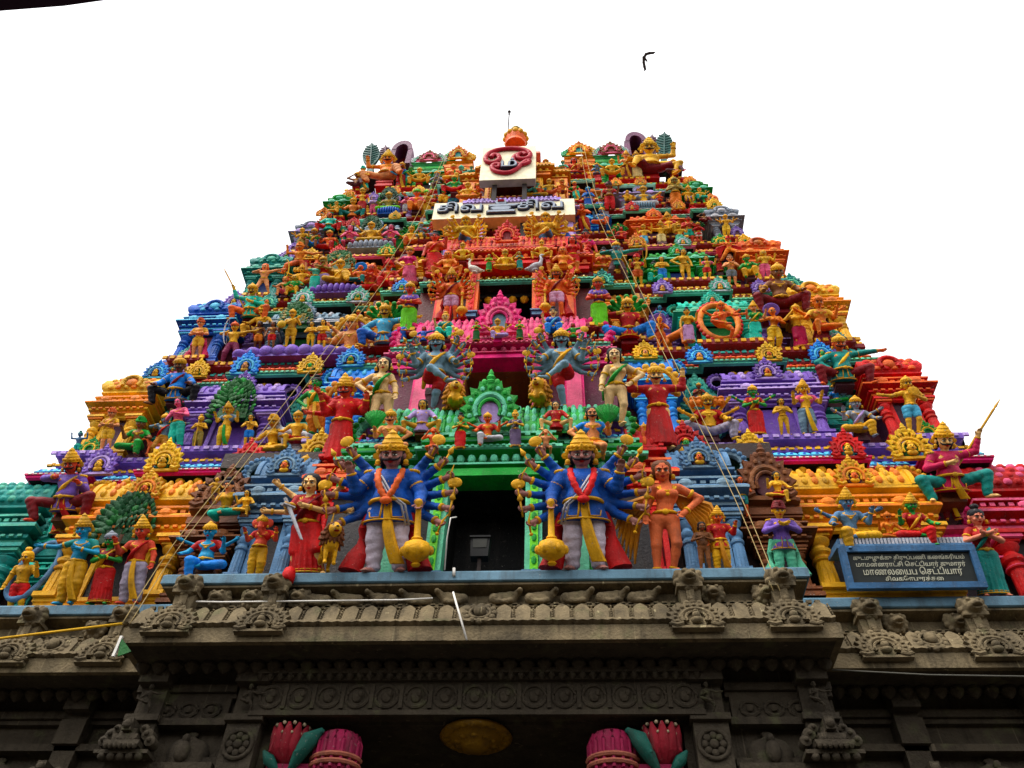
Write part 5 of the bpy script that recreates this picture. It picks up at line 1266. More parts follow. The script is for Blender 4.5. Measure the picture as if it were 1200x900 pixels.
S(1, 775, 528, 429, 'raise2', 'flesh', None, 'robe:crimson', 'cap:gold', 'magenta-robed moustached man spreading his arms, right of the pale woman', face='must', back=[('aureole', 'amber')], h=.014, dy=-.2, snap=False)
A(1, 342, 537, 500, 'bull', 'ash', 'white bull carrying a golden rider', -1, dy=.12, toward=.25)
S(1, 345, 530, 482, 'lalita2', 'amber', 'shorts:crimson', None, 'cap:gold', 'golden-skinned rider in red seated on the white bull', dy=.0, snap=False, seatc='ash')
S(1, 836, 531, 462, 'squat', 'amber', 'dhoti:#a8a2b4', 'blouse:crimson', 'cap:gold', 'many-headed god in pale breeches sitting under the teal arch', face='must', ex=8, back=[('heads', 'orange')], h=.015, dy=.12, seatc='dusk')
S(1, 227, 532, 486, 'hold', 'gold', 'dhoti:olive', None, 'bun:gold', 'bearded golden sage with staff left of the tree deity', props=[('staff', 'L', 'amber')], dy=.14)
S(1, 258, 533, 472, 'both', 'amber', 'dhoti:yellow', 'blouse:steel', 'crown:gold', 'crowned deity in yellow standing under the round green canopy', sash='green', h=.016, dy=.14)
canopy(1, 268, 492, 446, 52, 'leaf', 'round dark green canopy of leaves on the left purple shrine', .38, 'green')
S(1, 287, 531, 486, 'namaste', 'amber', 'shorts:azure', None, 'hair:black', 'boy in bright blue shorts with joined palms by the purple pilaster', dy=.14)
S(1, 890, 517, 452, 'hold', 'greenskin', 'skirt:red', 'blouse:crimson', 'cap:gold', 'green-skinned woman in a red sari on the right purple shrine', fem=True, drape='gold', ex=2, h=.016, dy=.14)
S(1, 922, 515, 467, 'hold', 'amber', None, None, 'hair:black', 'bare golden child between the green woman and the tall god', dy=.14)
S(1, 952, 515, 446, 'both', 'gold', 'dhoti:steel', 'blouse:rose', 'crown:gold', 'tall golden god in grey dhoti with yellow sash on the right purple shrine', sash='yellow', h=.016, dy=.14)
A(1, 178, 540, 512, 'deer', 'coral', 'reddish brown deer below the grey-blue hunter', -1, dy=.05, toward=.2)
S(1, 187, 536, 485, 'archer', 'steel', 'dhoti:ochre', None, 'cap:gold', 'grey-blue hunter in ochre dhoti striding at the left teal arch', drape='red', dy=.16, h=.016)
S(1, 1014, 527, 465, 'lalita', 'grey', 'dhoti:gold', None, 'cap:gold', 'grey-skinned four-armed god in yellow seated at the right teal arch', ex=2, dy=.05, h=.015, drape='lilac')
S(1, 117, 538, 479, 'folded', 'peach', 'shorts:amber', 'blouse:gold', 'turban:coral', 'peach-legged figure in gold at the left orange corner pavilion', dy=.12, drape='yellow', h=.016)
S(1, 1078, 514, 442, 'point', 'amber', 'shorts:sky', None, 'cap:gold', 'golden-skinned man in pale blue shorts at the red corner pavilion', props=[('disc', 'R', 'gold')], dy=.12, h=.016)
S(1, 205, 477, 419, 'squat', 'umber', 'trousers:black', 'jacket:azure', 'cap:gold', 'moustached giant in a bright blue coat squatting under the left eave', face='must', plump=1.1, h=.014, dy=.12, snap=False, lean=.1, drape='maroon')
S(1, 990, 455, 393, 'squatout', 'coral', 'trousers:maroon', 'jacket:teal', 'cap:gold', 'moustached giant in a green coat squatting under the right eave', face='must', plump=1.1, h=.014, dy=.12, snap=False, lean=.1, drape='yellow')
S(1, 88, 536, 505, 'raise2', 'slate', 'shorts:aqua', None, 'bun:teal', 'tiny blue-green figure with raised arms at the left edge', dy=.3, jew=None, face=None)
# figures on the pink roof over the brown doorway
yp = 11.86
S(1, 496, 402, 383, 'squatout', 'redskin', 'shorts:orange', 'jacket:blue', 'hair:black', 'red-faced boy in a blue tunic on the pink roof', y=yp, snap=False)
S(1, 672, 398, 379, 'squatout', 'redskin', 'shorts:orange', 'jacket:green', 'hair:black', 'red-faced boy in a green tunic on the pink roof', y=yp, snap=False)
S(1, 521, 402, 366, 'situp', 'flesh', 'dhoti:aqua', 'blouse:teal', 'bun:gold', 'woman in teal seated on the pink roof under the left maroon guardian', fem=True, drape='gold', y=yp - .05, snap=False)
S(1, 649, 398, 360, 'situp', 'flesh', 'dhoti:azure', 'blouse:blue', 'bun:black', 'woman in blue seated on the pink roof under the right maroon guardian', fem=True, drape='sky', y=yp - .05, snap=False)
S(1, 534, 404, 384, 'kneel', 'amber', None, None, None, 'golden monkey kneeling on the pink ledge by the teal-clad woman', head='monkey', y=yp - .15, snap=False, jew=None)
S(1, 634, 400, 380, 'kneel', 'ochre', None, None, None, 'ochre monkey kneeling on the pink ledge by the blue-clad woman', head='monkey', y=yp - .15, snap=False, jew=None)
S(1, 558, 400, 375, 'hold', 'amber', 'skirt:leaf', 'blouse:green', 'bun:black', 'small attendant in dark green left of the pink pediment', fem=True, y=yp - .15, snap=False)
S(1, 609, 398, 374, 'hold', 'amber', 'skirt:leaf', 'blouse:green', 'bun:black', 'small attendant in dark green right of the pink pediment', fem=True, y=yp - .15, snap=False)
S(1, 583, 402, 374, 'lalita2', 'amber', 'dhoti:lilac', 'blouse:orange', 'cap:gold', 'orange deity seated under the pink pediment', ex=2, y=yp - .12, snap=False, seatc='pink')
# ================= third storey
S(2, 528, 376, 321, 'guard', 'coral', 'shorts:#d9a8c4', None, 'crown:gold', 'maroon-armed moustached guardian in pale pink shorts, left of the third doorway', ex=12, face='must', hcol='black', drape='maroon', back=[('cape', 'crimson')], props=[('club', 'R', 'gold')], h=.015, dy=.0, snap=False)
S(2, 653, 371, 317, 'guard2', 'coral', 'shorts:#d9a8c4', None, 'crown:gold', 'maroon-armed moustached guardian in pale pink shorts, right of the third doorway', ex=12, face='must', hcol='black', drape='maroon', back=[('cape', 'crimson')], props=[('club', 'L', 'gold')], h=.015, dy=.0, snap=False)
S(2, 478, 392, 337, 'fold' if 'fold' in POSE else 'folded', 'redskin', 'skirt:lime', 'blouse:violet', 'cap:gold', 'woman in a lime green skirt and purple blouse, left of the maroon guardians', fem=True, h=.016, dy=.08, snap=False)
S(2, 703, 387, 331, 'folded', 'redskin', 'skirt:lime', 'blouse:violet', 'cap:gold', 'woman in a lime green skirt and purple blouse, right of the maroon guardians', fem=True, h=.016, dy=.08, snap=False)
S(2, 449, 410, 362, 'squatout', 'amber', 'dhoti:blue', 'jacket:sky', 'cap:gold', 'warrior in sky blue seated before a green hood, left side', face='must', back=[('hood', 'green')], h=.016, dy=.1, snap=False)
S(2, 738, 406, 355, 'squatarm', 'amber', 'dhoti:azure', 'jacket:crimson', 'cap:gold', 'warrior in red with a blue lap cloth before a green hood, right side', face='must', back=[('hood', 'green')], h=.016, dy=.1, snap=False)
S(2, 408, 422, 375, 'lotus', 'peach', 'dhoti:yellow', None, 'cap:gold', 'peach-skinned god in bright yellow seated before a golden aureole', ex=4, back=[('aureole', 'amber')], dy=.08, h=.016)
S(2, 339, 407, 367, 'veena', 'amber', 'shorts:gold', None, 'cap:gold', 'golden musician playing a yellow lute under the left green canopy', props=[('veena', 'L', 'yellow')], dy=.12, snap=False)
canopy(2, 344, 386, 358, 40, 'leaf', 'green leaf canopy above the lute player', .36, 'olive')
S(2, 301, 410, 380, 'bless', 'brown', 'shorts:orange', None, 'hair:black', 'brown-faced listener in orange shorts, far left of the lute player', dy=.12, snap=False)
S(2, 317, 408, 380, 'bless2', 'umber', 'shorts:red', None, 'hair:black', 'brown-faced listener in red shorts, next to the lute player', dy=.12, snap=False)
S(2, 363, 408, 380, 'folded', 'amber', 'shorts:yellow', None, 'hair:black', 'listener in yellow shorts with folded arms, right of the lute player', dy=.12, snap=False)
S(2, 376, 410, 378, 'folded', 'amber', 'shorts:crimson', None, 'hair:black', 'listener in crimson shorts with folded arms, right of the yellow-shorted listener', dy=.12, snap=False)
cushion(2, 340, 420, 407, 138, 'violet', 'long ribbed purple cushion under the lute player and listeners')
ring(2, 849, 401, 355, 52, 'orange', 'red', 'orange flaming ring around the dancing god', True, dy=.12)
S(2, 849, 400, 358, 'dance', 'coral', 'shorts:orange', None, 'cap:orange', 'orange-skinned god dancing on one leg inside the flaming ring', ex=2, dy=.06, h=.016, snap=False)
S(2, 808, 402, 364, 'bless2', 'amber', 'skirt:#d8a8d8', 'blouse:gold', 'bun:black', 'woman in striped pink skirt left of the flaming ring', fem=True, dy=.12)
S(2, 888, 399, 358, 'both', 'peach', 'skirt:aqua', 'blouse:green', 'crown:gold', 'woman in turquoise with tall gold crown right of the flaming ring', fem=True, dy=.12, drape='yellow')
S(2, 776, 412, 373, 'namaste', 'orange', 'shorts:coral', None, 'halo:violet', 'orange-skinned archer with a purple halo by the right recess', dy=.1, props=[('bow', 'L', 'gold')], drape='red')
A(2, 793, 411, 382, 'deer', 'orange', 'orange deer beside the orange-skinned archer', 1, dy=.1, toward=.6)
S(2, 912, 411, 363, 'point', 'orange', 'dhoti:yellow', None, 'halo:violet', 'orange woman in yellow with a purple halo on the third storey', fem=True, dy=.1)
S(2, 936, 404, 362, 'flute', 'amber', 'skirt:magenta', 'blouse:gold', 'cap:gold', 'golden musician in a magenta skirt at the orange corner pavilion', fem=True, dy=.12)
S(2, 964, 396, 352, 'lalita2', 'orange', 'shorts:coral', 'blouse:amber', 'cap:orange', 'orange seated figure with raised hand at the orange corner pavilion', ex=2, dy=.1)
S(2, 270, 425, 382, 'archer', 'amber', 'trousers:#8a3a5a', None, 'cap:coral', 'bowman in plum trousers left of the lute player', props=[('bow', 'L', 'ash')], dy=.1)
S(2, 304, 398, 363, 'squat', 'amber', 'dhoti:gold', None, 'turban:gold', 'golden figure crouching beneath the green-coated spearman', dy=.25, snap=False, plump=1.15)
S(2, 229, 420, 378, 'folded', 'peach', 'shorts:amber', 'blouse:gold', 'turban:coral', 'gold-clad figure with folded arms at the left blue corner pavilion', dy=.12, back=[('cape', 'magenta')])
S(2, 293, 378, 337, 'squatspear', 'amber', 'trousers:coral', 'jacket:aqua', 'cap:gold', 'moustached giant in an aqua shirt with a spear under the left eave', face='must', plump=1.1, props=[('spear', 'L', 'gold')], h=.015, dy=.1, snap=False, lean=.1)
S(2, 916, 370, 315, 'squat', 'umber', 'trousers:maroon', None, 'cap:gold', 'brown-chested giant with gold necklace sitting under the right eave', plump=1.1, h=.015, dy=.1, snap=False, lean=.1)
# figures on the red roof
yr_ = 12.44
S(2, 524, 327, 298, 'squat', 'orange', None, None, 'hair:coral', 'muscular orange figure crouching on the red roof, left side', plump=1.1, y=yr_, snap=False)
S(2, 660, 323, 293, 'squat', 'orange', None, None, 'hair:coral', 'muscular orange figure crouching on the red roof, right side', plump=1.1, y=yr_, snap=False)
S(2, 542, 309, 287, 'squat', 'yellow', 'shorts:gold', None, 'cap:gold', 'yellow squatting figure on the red roof, left of the red pediment', y=yr_ + .02, snap=False)
S(2, 635, 305, 284, 'squat', 'amber', 'shorts:gold', None, 'cap:gold', 'yellow squatting figure on the red roof, right of the red pediment', y=yr_ + .02, snap=False)
S(2, 573, 318, 300, 'hold', 'amber', 'skirt:green', 'blouse:lime', 'hair:black', 'attendant in lime green by the left white swan', fem=True, y=yr_ - .1, snap=False)
S(2, 609, 316, 297, 'hold', 'amber', 'skirt:teal', 'blouse:teal', 'hair:black', 'attendant in teal by the right white swan', fem=True, y=yr_ - .1, snap=False)
S(2, 592, 316, 295, 'lotus4', 'yellow', 'dhoti:gold', None, 'cap:gold', 'yellow deity seated under the red pediment', ex=4, y=yr_ - .05, snap=False)
A(2, 556, 320, 308, 'swan', 'white', 'white swan left of the lime green attendant', -1, y=yr_ - .1, snap=False)
A(2, 627, 318, 304, 'swan', 'ash', 'white swan right of the teal attendant', 1, y=yr_ - .1, snap=False)
# ================= fourth storey
for px, top, ft, c, lb in ((545, 258, 300, 'yellow', 'golden many-armed dancer over the red roof, left of the posts'), (640, 254, 297, 'amber', 'golden many-armed dancer over the red roof, right of the posts')):
    S(3, px, ft, top, 'guardx' if px < 600 else 'guardx2', c, 'shorts:slate', None, 'cap:gold', lb, ex=12, dy=-.02, snap=False, h=.016, props=[('staff', 'R' if px < 600 else 'L', 'gold')])
S(3, 508, 322, 276, 'bless2', 'redskin', 'skirt:red', 'blouse:coral', 'bun:black', 'woman in a scarlet sari by the left yellow pavilion', fem=True, drape='red', dy=-.05, snap=False)
S(3, 688, 318, 274, 'bless', 'redskin', 'skirt:magenta', 'blouse:pink', 'bun:black', 'woman in a magenta dress by the right yellow pavilion', fem=True, drape='leaf', dy=-.05, snap=False)
S(3, 672, 322, 282, 'carry', 'redskin', 'skirt:red', 'blouse:red', 'hair:black', 'red-draped figure left of the magenta woman', fem=True, dy=-.0, snap=False)
S(3, 478, 334, 294, 'akimbo', 'peach', 'skirt:rose', 'blouse:pink', 'cap:gold', 'woman in pink on the orange plinth, left of the yellow pavilion', fem=True, dy=.0, snap=False)
S(3, 724, 328, 288, 'archer', 'steel', 'trousers:dusk', 'jacket:teal', 'cap:gold', 'teal-coated bowman right of the yellow pavilion', dy=.05, snap=False, props=[('bow', 'R', 'gold')])
S(3, 396, 337, 306, 'recline', 'amber', 'dhoti:gold', None, 'cap:gold', 'golden reclining god under the wide green canopy on the fourth storey', dy=.1, snap=False, ex=2, drape='yellow')
canopy(3, 396, 318, 298, 40, 'leaf', 'wide green canopy over the reclining god on the fourth storey', .36, 'olive')
cushion(3, 393, 346, 334, 62, 'purple', 'ribbed purple cushion under the reclining golden god')
S(3, 368, 342, 309, 'raise2', 'peach', 'skirt:aqua', 'blouse:sea', 'bun:coral', 'woman in a sea-green dress left of the reclining god', fem=True, dy=.1, snap=False)
S(3, 421, 336, 312, 'lalita', 'coral', 'dhoti:teal', None, 'halo:azure', 'small figure with a blue halo right of the reclining god', dy=.12, snap=False)
S(3, 436, 338, 314, 'kneel', 'redskin', 'shorts:red', None, 'hair:coral', 'red kneeling figure between the blue-haloed figure and the scarlet rider', dy=.1)
S(3, 455, 338, 308, 'situp', 'coral', 'dhoti:red', 'blouse:crimson', 'crown:red', 'scarlet seated rider at the left recess of the fourth storey', ex=4, dy=.05)
S(3, 348, 325, 289, 'run', 'orange', 'dhoti:coral', None, 'turban:orange', 'orange giant lunging under the left eave of the fourth storey', dy=.1, snap=False)
S(3, 352, 338, 313, 'squat', 'amber', 'shorts:orange', None, 'crown:gold', 'squat golden figure with two heads beneath the lunging orange giant', dy=.05, back=[('heads', 'amber')], ex=2)
S(3, 333, 348, 327, 'sit', 'peach', 'shorts:rose', None, 'hair:coral', 'pink seated child at the teal corner pavilion', dy=.05)
S(3, 344, 348, 325, 'sit', 'amber', 'shorts:gold', 'jacket:green', 'hair:gold', 'seated child in a green shawl at the teal corner pavilion', dy=.05)
S(3, 307, 345, 313, 'archer', 'peach', None, None, 'hair:coral', 'peach-skinned archer with a yellow bow at the teal corner pavilion', props=[('bow', 'R', 'yellow')], dy=.1, mir=False)
S(3, 777, 329, 304, 'folded', 'amber', 'trousers:azure', 'blouse:gold', 'hair:black', 'man in yellow shirt and blue trousers on the green shrine', dy=.12)
S(3, 803, 329, 296, 'akimbo', 'amber', None, None, 'hair:black', 'golden bare figure standing in the middle of the green shrine', dy=.12, fem=True)
S(3, 831, 330, 303, 'both', 'amber', 'shorts:crimson', 'blouse:rose', 'hair:black', 'figure in red shorts at the right of the green shrine', dy=.12)
S(3, 748, 334, 302, 'carry', 'amber', 'shorts:coral', 'blouse:crimson', 'turban:red', 'figure in a red turban carrying a basket at the right recess', dy=.08, props=[('fruit', 'L', 'gold')])
S(3, 860, 338, 302, 'namaste', 'peach', 'shorts:grey', None, 'bun:umber', 'figure in grey shorts with joined palms by the coral corner pavilion', dy=.08)
S(3, 856, 305, 280, 'run2', 'coral', 'dhoti:orange', None, 'turban:red', 'red and orange leaping giant under the right eave of the fourth storey', dy=.1, snap=False, back=[('wings', 'red')])
S(3, 899, 327, 297, 'both', 'amber', 'dhoti:rose', 'blouse:gold', 'hair:gold', 'figure in a pink dhoti at the coral corner pavilion', dy=.1, back=[('cape', 'gold')])
# ================= fifth storey
S(4, 434, 285, 263, 'lotus4', 'amber', 'dhoti:gold', None, 'cap:gold', 'golden god seated under a dark canopy on the grey serpent bed', ex=4, dy=.06, snap=False)
canopy(4, 434, 276, 257, 24, 'dkgreen', 'small dark canopy above the grey serpent bed', .34, 'leaf')
cushion(4, 434, 293, 284, 54, 'grey', 'grey coiled bed under the golden god of the fifth storey')
S(4, 410, 288, 267, 'kneel', 'rose', 'shorts:maroon', None, 'hair:black', 'pink kneeling attendant left of the grey bed', dy=.1)
S(4, 458, 286, 266, 'kneel', 'rose', 'shorts:dusk', None, 'hair:black', 'pink kneeling attendant right of the grey bed', dy=.1)
S(4, 385, 273, 252, 'squat', 'coral', 'trousers:red', 'jacket:aqua', 'hair:black', 'aqua-shirted giant with red breeches under the left eave of the fifth storey', dy=.1, snap=False, plump=1.1)
S(4, 385, 296, 273, 'lalita', 'coral', 'dhoti:crimson', None, 'cap:gold', 'crimson seated figure beneath the aqua-shirted giant', dy=.05)
S(4, 353, 292, 270, 'both', 'gold', 'dhoti:olive', None, 'cap:gold', 'golden figure at the grey corner pavilion on the left', dy=.1, ex=2)
S(4, 347, 308, 290, 'squat', 'coral', 'trousers:orange', None, 'cap:gold', 'small coral giant at the left edge between two eaves', dy=.0, snap=False)
S(4, 481, 292, 268, 'lalita2', 'amber', 'dhoti:coral', None, 'cap:gold', 'amber seated god with green hood left of the golden tower roof', dy=.05, back=[('hood', 'green')])
S(4, 469, 290, 270, 'hold', 'greenskin', 'skirt:green', None, 'bun:black', 'green-skinned attendant left of the amber seated god', dy=.1, fem=True)
S(4, 756, 290, 266, 'both', 'amber', 'dhoti:sky', None, 'cap:gold', 'deity in a pale blue dhoti on the coral shrine', dy=.1)
S(4, 776, 289, 262, 'raise2', 'gold', 'dhoti:cream', None, 'crown:gold', 'deity in a cream dhoti in the middle of the coral shrine', dy=.1, ex=2)
S(4, 798, 288, 265, 'both', 'amber', 'dhoti:mint', None, 'cap:gold', 'deity in a mint dhoti at the right of the coral shrine', dy=.1)
S(4, 730, 293, 268, 'lalita', 'redskin', 'dhoti:crimson', None, 'hair:black', 'red seated figure with green hood at the right recess of the fifth storey', dy=.06, back=[('hood', 'green')])
S(4, 822, 292, 263, 'namaste', 'redskin', 'shorts:white', 'jacket:crimson', 'cap:gold', 'red-coated worshipper with a green hood by the grey pavilion', dy=.08, back=[('hood', 'leaf')])
S(4, 853, 277, 254, 'both', 'gold', 'dhoti:yellow', None, 'cap:gold', 'golden figure with spread hands at the right grey corner pavilion', dy=.08, ex=2)
S(4, 826, 262, 250, 'recline', 'umber', 'trousers:maroon', None, 'hair:black', 'brown reclining giant under the right eave of the fifth storey', dy=.1, snap=False)
S(4, 676, 264, 240, 'hold', 'coral', 'skirt:red', 'blouse:red', 'bun:black', 'woman in a scarlet sari right of the long signboard', fem=True, dy=-.0, snap=False)
S(4, 527, 292, 268, 'both', 'amber', 'dhoti:gold', None, 'cap:gold', 'amber figure with raised hands under the left end of the signboard', dy=-.3, snap=False, ex=4)
S(4, 664, 288, 262, 'both', 'amber', 'dhoti:blue', None, 'cap:gold', 'amber figure in blue under the right end of the signboard', dy=-.3, snap=False, ex=4)
S(4, 706, 268, 246, 'lalita', 'slate', 'dhoti:coral', None, 'cap:gold', 'slate-blue seated figure by the azure pavilion', dy=.0, snap=False)
# ================= sixth storey
S(5, 455, 248, 228, 'lotus4', 'olive', 'dhoti:lime', None, 'cap:gold', 'olive deity seated on the blue cushion of the sixth storey', dy=.05, snap=False)
canopy(5, 455, 240, 224, 22, 'dkgreen', 'small dark canopy above the blue cushion of the sixth storey', .3, 'leaf')
cushion(5, 455, 253, 245, 26, 'blue', 'blue ribbed cushion under the olive deity')
S(5, 436, 252, 232, 'folded', 'lilac', 'dhoti:rose', None, 'cap:lilac', 'lilac figure left of the blue cushion', dy=.1)
S(5, 474, 252, 232, 'hold', 'rose', 'dhoti:ash', None, 'cap:lilac', 'rose figure right of the blue cushion', dy=.1)
S(5, 423, 252, 224, 'bless', 'amber', 'skirt:crimson', 'blouse:red', 'cap:gold', 'tall amber figure in red below the left winged giant', dy=.0, snap=False)
S(5, 413, 256, 235, 'squat', 'amber', 'trousers:teal', 'jacket:orange', 'cap:gold', 'orange-shirted figure with teal breeches left of the tall red one', dy=.05)
S(5, 391, 258, 238, 'lalita', 'amber', 'dhoti:gold', None, 'cap:gold', 'amber seated figure at the left green corner of the sixth storey', dy=.05, ex=2)
S(5, 376, 262, 244, 'kneel', 'orange', 'shorts:coral', None, 'cap:gold', 'orange kneeling figure at the left edge of the sixth storey', dy=.1)
S(5, 488, 250, 225, 'situp', 'coral', 'dhoti:orange', 'blouse:rose', 'cap:lime', 'coral seated god with lime crown left of the long signboard', dy=.05, ex=4)
S(5, 500, 248, 226, 'hold', 'amber', 'dhoti:yellow', None, 'cap:lime', 'yellow-clad attendant at the left end of the signboard', dy=.1)
S(5, 715, 247, 217, 'bless2', 'umber', 'dhoti:red', 'blouse:crimson', 'turban:dusk', 'brown bearded figure in red on the sixth storey, right side', dy=.0, snap=False, plump=1.1)
S(5, 737, 246, 225, 'sit', 'gold', 'dhoti:yellow', None, 'cap:gold', 'yellow seated figure left of the grey-clad god', dy=.06)
S(5, 755, 243, 221, 'lotus4', 'amber', 'dhoti:ash', 'blouse:grey', 'cap:gold', 'grey-clad god seated on a grey bed, sixth storey', dy=.05, snap=False, ex=2)
cushion(5, 755, 247, 240, 26, 'steel', 'steel-grey ribbed cushion under the grey-clad god')
S(5, 775, 245, 228, 'kneel', 'coral', 'shorts:red', 'blouse:red', 'hair:red', 'scarlet kneeling figure right of the grey-clad god', dy=.06)
S(5, 793, 244, 212, 'hold', 'olive', 'dhoti:orange', 'blouse:olive', 'cap:olive', 'tall olive-green figure in orange dhoti on the sixth storey', dy=.0, snap=False, plump=1.15)
S(5, 823, 244, 222, 'lalita2', 'amber', 'dhoti:aqua', None, 'cap:orange', 'amber seated figure in aqua at the right green corner', dy=.06, ex=2)
S(5, 838, 247, 232, 'kneel', 'coral', 'shorts:yellow', None, 'hair:coral', 'coral kneeling figure at the right edge of the sixth storey', dy=.1)
for px, ft, top, po, sk, lo, lb in ((532, 228, 208, 'squat', 'greenskin', 'dhoti:red', 'green and red squatting figure left of the framed red symbol'), (548, 234, 216, 'lotus', 'amber', 'dhoti:orange', 'amber cross-legged figure above the left half of the long signboard'),
                                 (560, 233, 217, 'kneel', 'coral', 'shorts:gold', 'coral kneeling figure near the left post'), (629, 232, 214, 'lotus', 'sea', 'dhoti:gold', 'sea-green cross-legged figure above the right half of the signboard'), (644, 231, 212, 'squat', 'amber', 'dhoti:coral', 'amber squatting figure right of the right post'), (659, 230, 212, 'kneel', 'orange', 'shorts:maroon', 'orange kneeling figure with maroon shorts above the signboard')):
    S(5, px, ft, top, po, sk, lo, None, 'cap:gold', lb, dy=-.1, snap=False)
S(5, 640, 218, 190, 'run', 'amber', 'dhoti:orange', None, 'cap:ochre', 'amber striding figure just right of the framed red symbol', dy=.5, snap=False)
S(5, 540, 222, 197, 'carry', 'sea', 'dhoti:aqua', None, 'cap:aqua', 'sea-green figure carrying a bowl left of the framed red symbol', dy=.5, snap=False)
S(5, 690, 246, 222, 'hold', 'azure', 'skirt:blue', 'blouse:azure', 'cap:sky', 'all-blue figure right of the long signboard', fem=True, dy=.05)
# ================= topmost storey
S(6, 452, 219, 180, 'giant2' if False else 'giant', 'orange', 'trousers:peach', None, 'crown:yellow', 'huge orange giant with outflung arm seated at the top left corner', face='must', plump=1.25, h=.016, dy=.0, wide=1.3)
S(6, 763, 208, 166, 'giant2', 'amber', 'shorts:maroon', None, 'crown:yellow', 'huge amber giant with outflung arm seated at the top right corner', face='must', plump=1.25, h=.016, dy=.0, wide=1.3)
for px, ft, top, po, sk, lo, ex, lb in ((491, 217, 199, 'squat', 'amber', 'dhoti:gold', 2, 'golden squatting god in front of the left green crown pavilion'), (718, 209, 189, 'squat', 'yellow', 'dhoti:gold', 2, 'golden squatting god in front of the right green crown pavilion'),
                                    (531, 216, 195, 'lalita', 'coral', 'dhoti:amber', 0, 'coral seated god before the left orange crown pavilion'), (682, 208, 187, 'lalita2', 'amber', 'dhoti:coral', 0, 'amber seated god before the right orange crown pavilion'),
                                    (552, 214, 196, 'hold', 'sea', 'skirt:mint', 0, 'sea-green standing figure right of the left orange crown pavilion'), (660, 209, 190, 'hold', 'sea', 'skirt:aqua', 0, 'aqua standing figure left of the right orange crown pavilion'),
                                    (418, 218, 203, 'recline', 'umber', 'trousers:dusk', 0, 'dark reclining figure at the far left of the top storey'), (790, 205, 188, 'recline', 'rose', 'trousers:dusk', 0, 'rose reclining figure at the far right of the top storey'),
                                    (512, 218, 203, 'kneel', 'grey', 'shorts:dusk', 0, 'grey kneeling figure between the left crown pavilions'), (700, 208, 193, 'kneel', 'slate', 'shorts:dusk', 0, 'slate kneeling figure between the right crown pavilions')):
    S(6, px, ft, top, po, sk, lo, None, 'cap:gold', lb, dy=.05, ex=ex)
# feathered wings and hollow barrel ends rising behind the two giants
for sd, pw, pb, ww, (lb1, lb2, lb3) in ((-1, 434, 470, 442, ('dark green leaf-shaped wing behind the top left giant', 'dusky leaf-shaped wing behind the head of the top left giant', 'hollow maroon barrel end right of the top left giant')), (1, 778, 746, 769, ('dark green leaf-shaped wing behind the top right giant', 'dusky leaf-shaped wing behind the head of the top right giant', 'hollow maroon barrel end left of the top right giant'))):
    for px, bot, top, w, c, lb in ((pw, 196 if sd < 0 else 186, 169 if sd < 0 else 157, .72, '#2c5a54', lb1), (ww + (9 if sd < 0 else -6), 194 if sd < 0 else 184, 172 if sd < 0 else 160, .55, '#6a4a5c', lb2)):
        p = place(6, px, bot, .55); h = height_to(p, top); mb = MB()
        pr = [(w * math.sin(PI * k / 10) ** .7 * .5 * (1 if k else .2), h * k / 10) for k in range(11)]
        mb.prism([(x, z) for x, z in pr] + [(-x, z) for x, z in reversed(pr[:-1])], -.06, .06)
        for k in range(1, 9):
            for q in (-1, 1): mb.tube([(0, -.07, h * k / 10), (q * pr[k][0] * .9, -.06, h * (k + .8) / 10)], .03, 5)
        mb.tube([(0, -.07, 0), (0, -.07, h)], .035, 6); mb.box(-.12, .12, -.06, .3, -.8, .1)
        o = obj('leaf_wing', mb.mesh('leaf_wing', [pmat(c)]), None, T(*p) @ RY(.12 * sd)); tag(o, lb, 'wing ornament', 'leaf-shaped wings at the top corners'); LABELS.append(lb)
    p = place(6, pb, 190 if sd < 0 else 180, .75); h = height_to(p, 171 if sd < 0 else 161); mb = MB(); w = .46
    out = [(w * math.cos(a) * (1 if math.cos(a) * sd > 0 else .9), h * .45 + h * .55 * math.sin(a)) for a in [PI * k / 12 for k in range(13)]]
    inn = [(x * .6, h * .3 + (z - h * .3) * .68) for x, z in out]
    for k in range(12):
        a, b, c_, d = out[k], out[k + 1], inn[k + 1], inn[k]; mb.prism([a, b, c_, d], -.25, .4)
    mb.box(-w, -w * .55, -.25, .4, -.6, h * .46); mb.box(w * .55, w, -.25, .4, -.6, h * .46); mb.prism([(-w * .6, -.6), (w * .6, -.6)] + [(x, z) for x, z in inn], .38, .45, 1)
    o = obj('barrel_end', mb.mesh('barrel_end', [pmat('#6a3a5a'), pmat('maroon')]), None, T(*p)); tag(o, lb3, 'roof end', 'hollow barrel ends at the top corners'); LABELS.append(lb3)
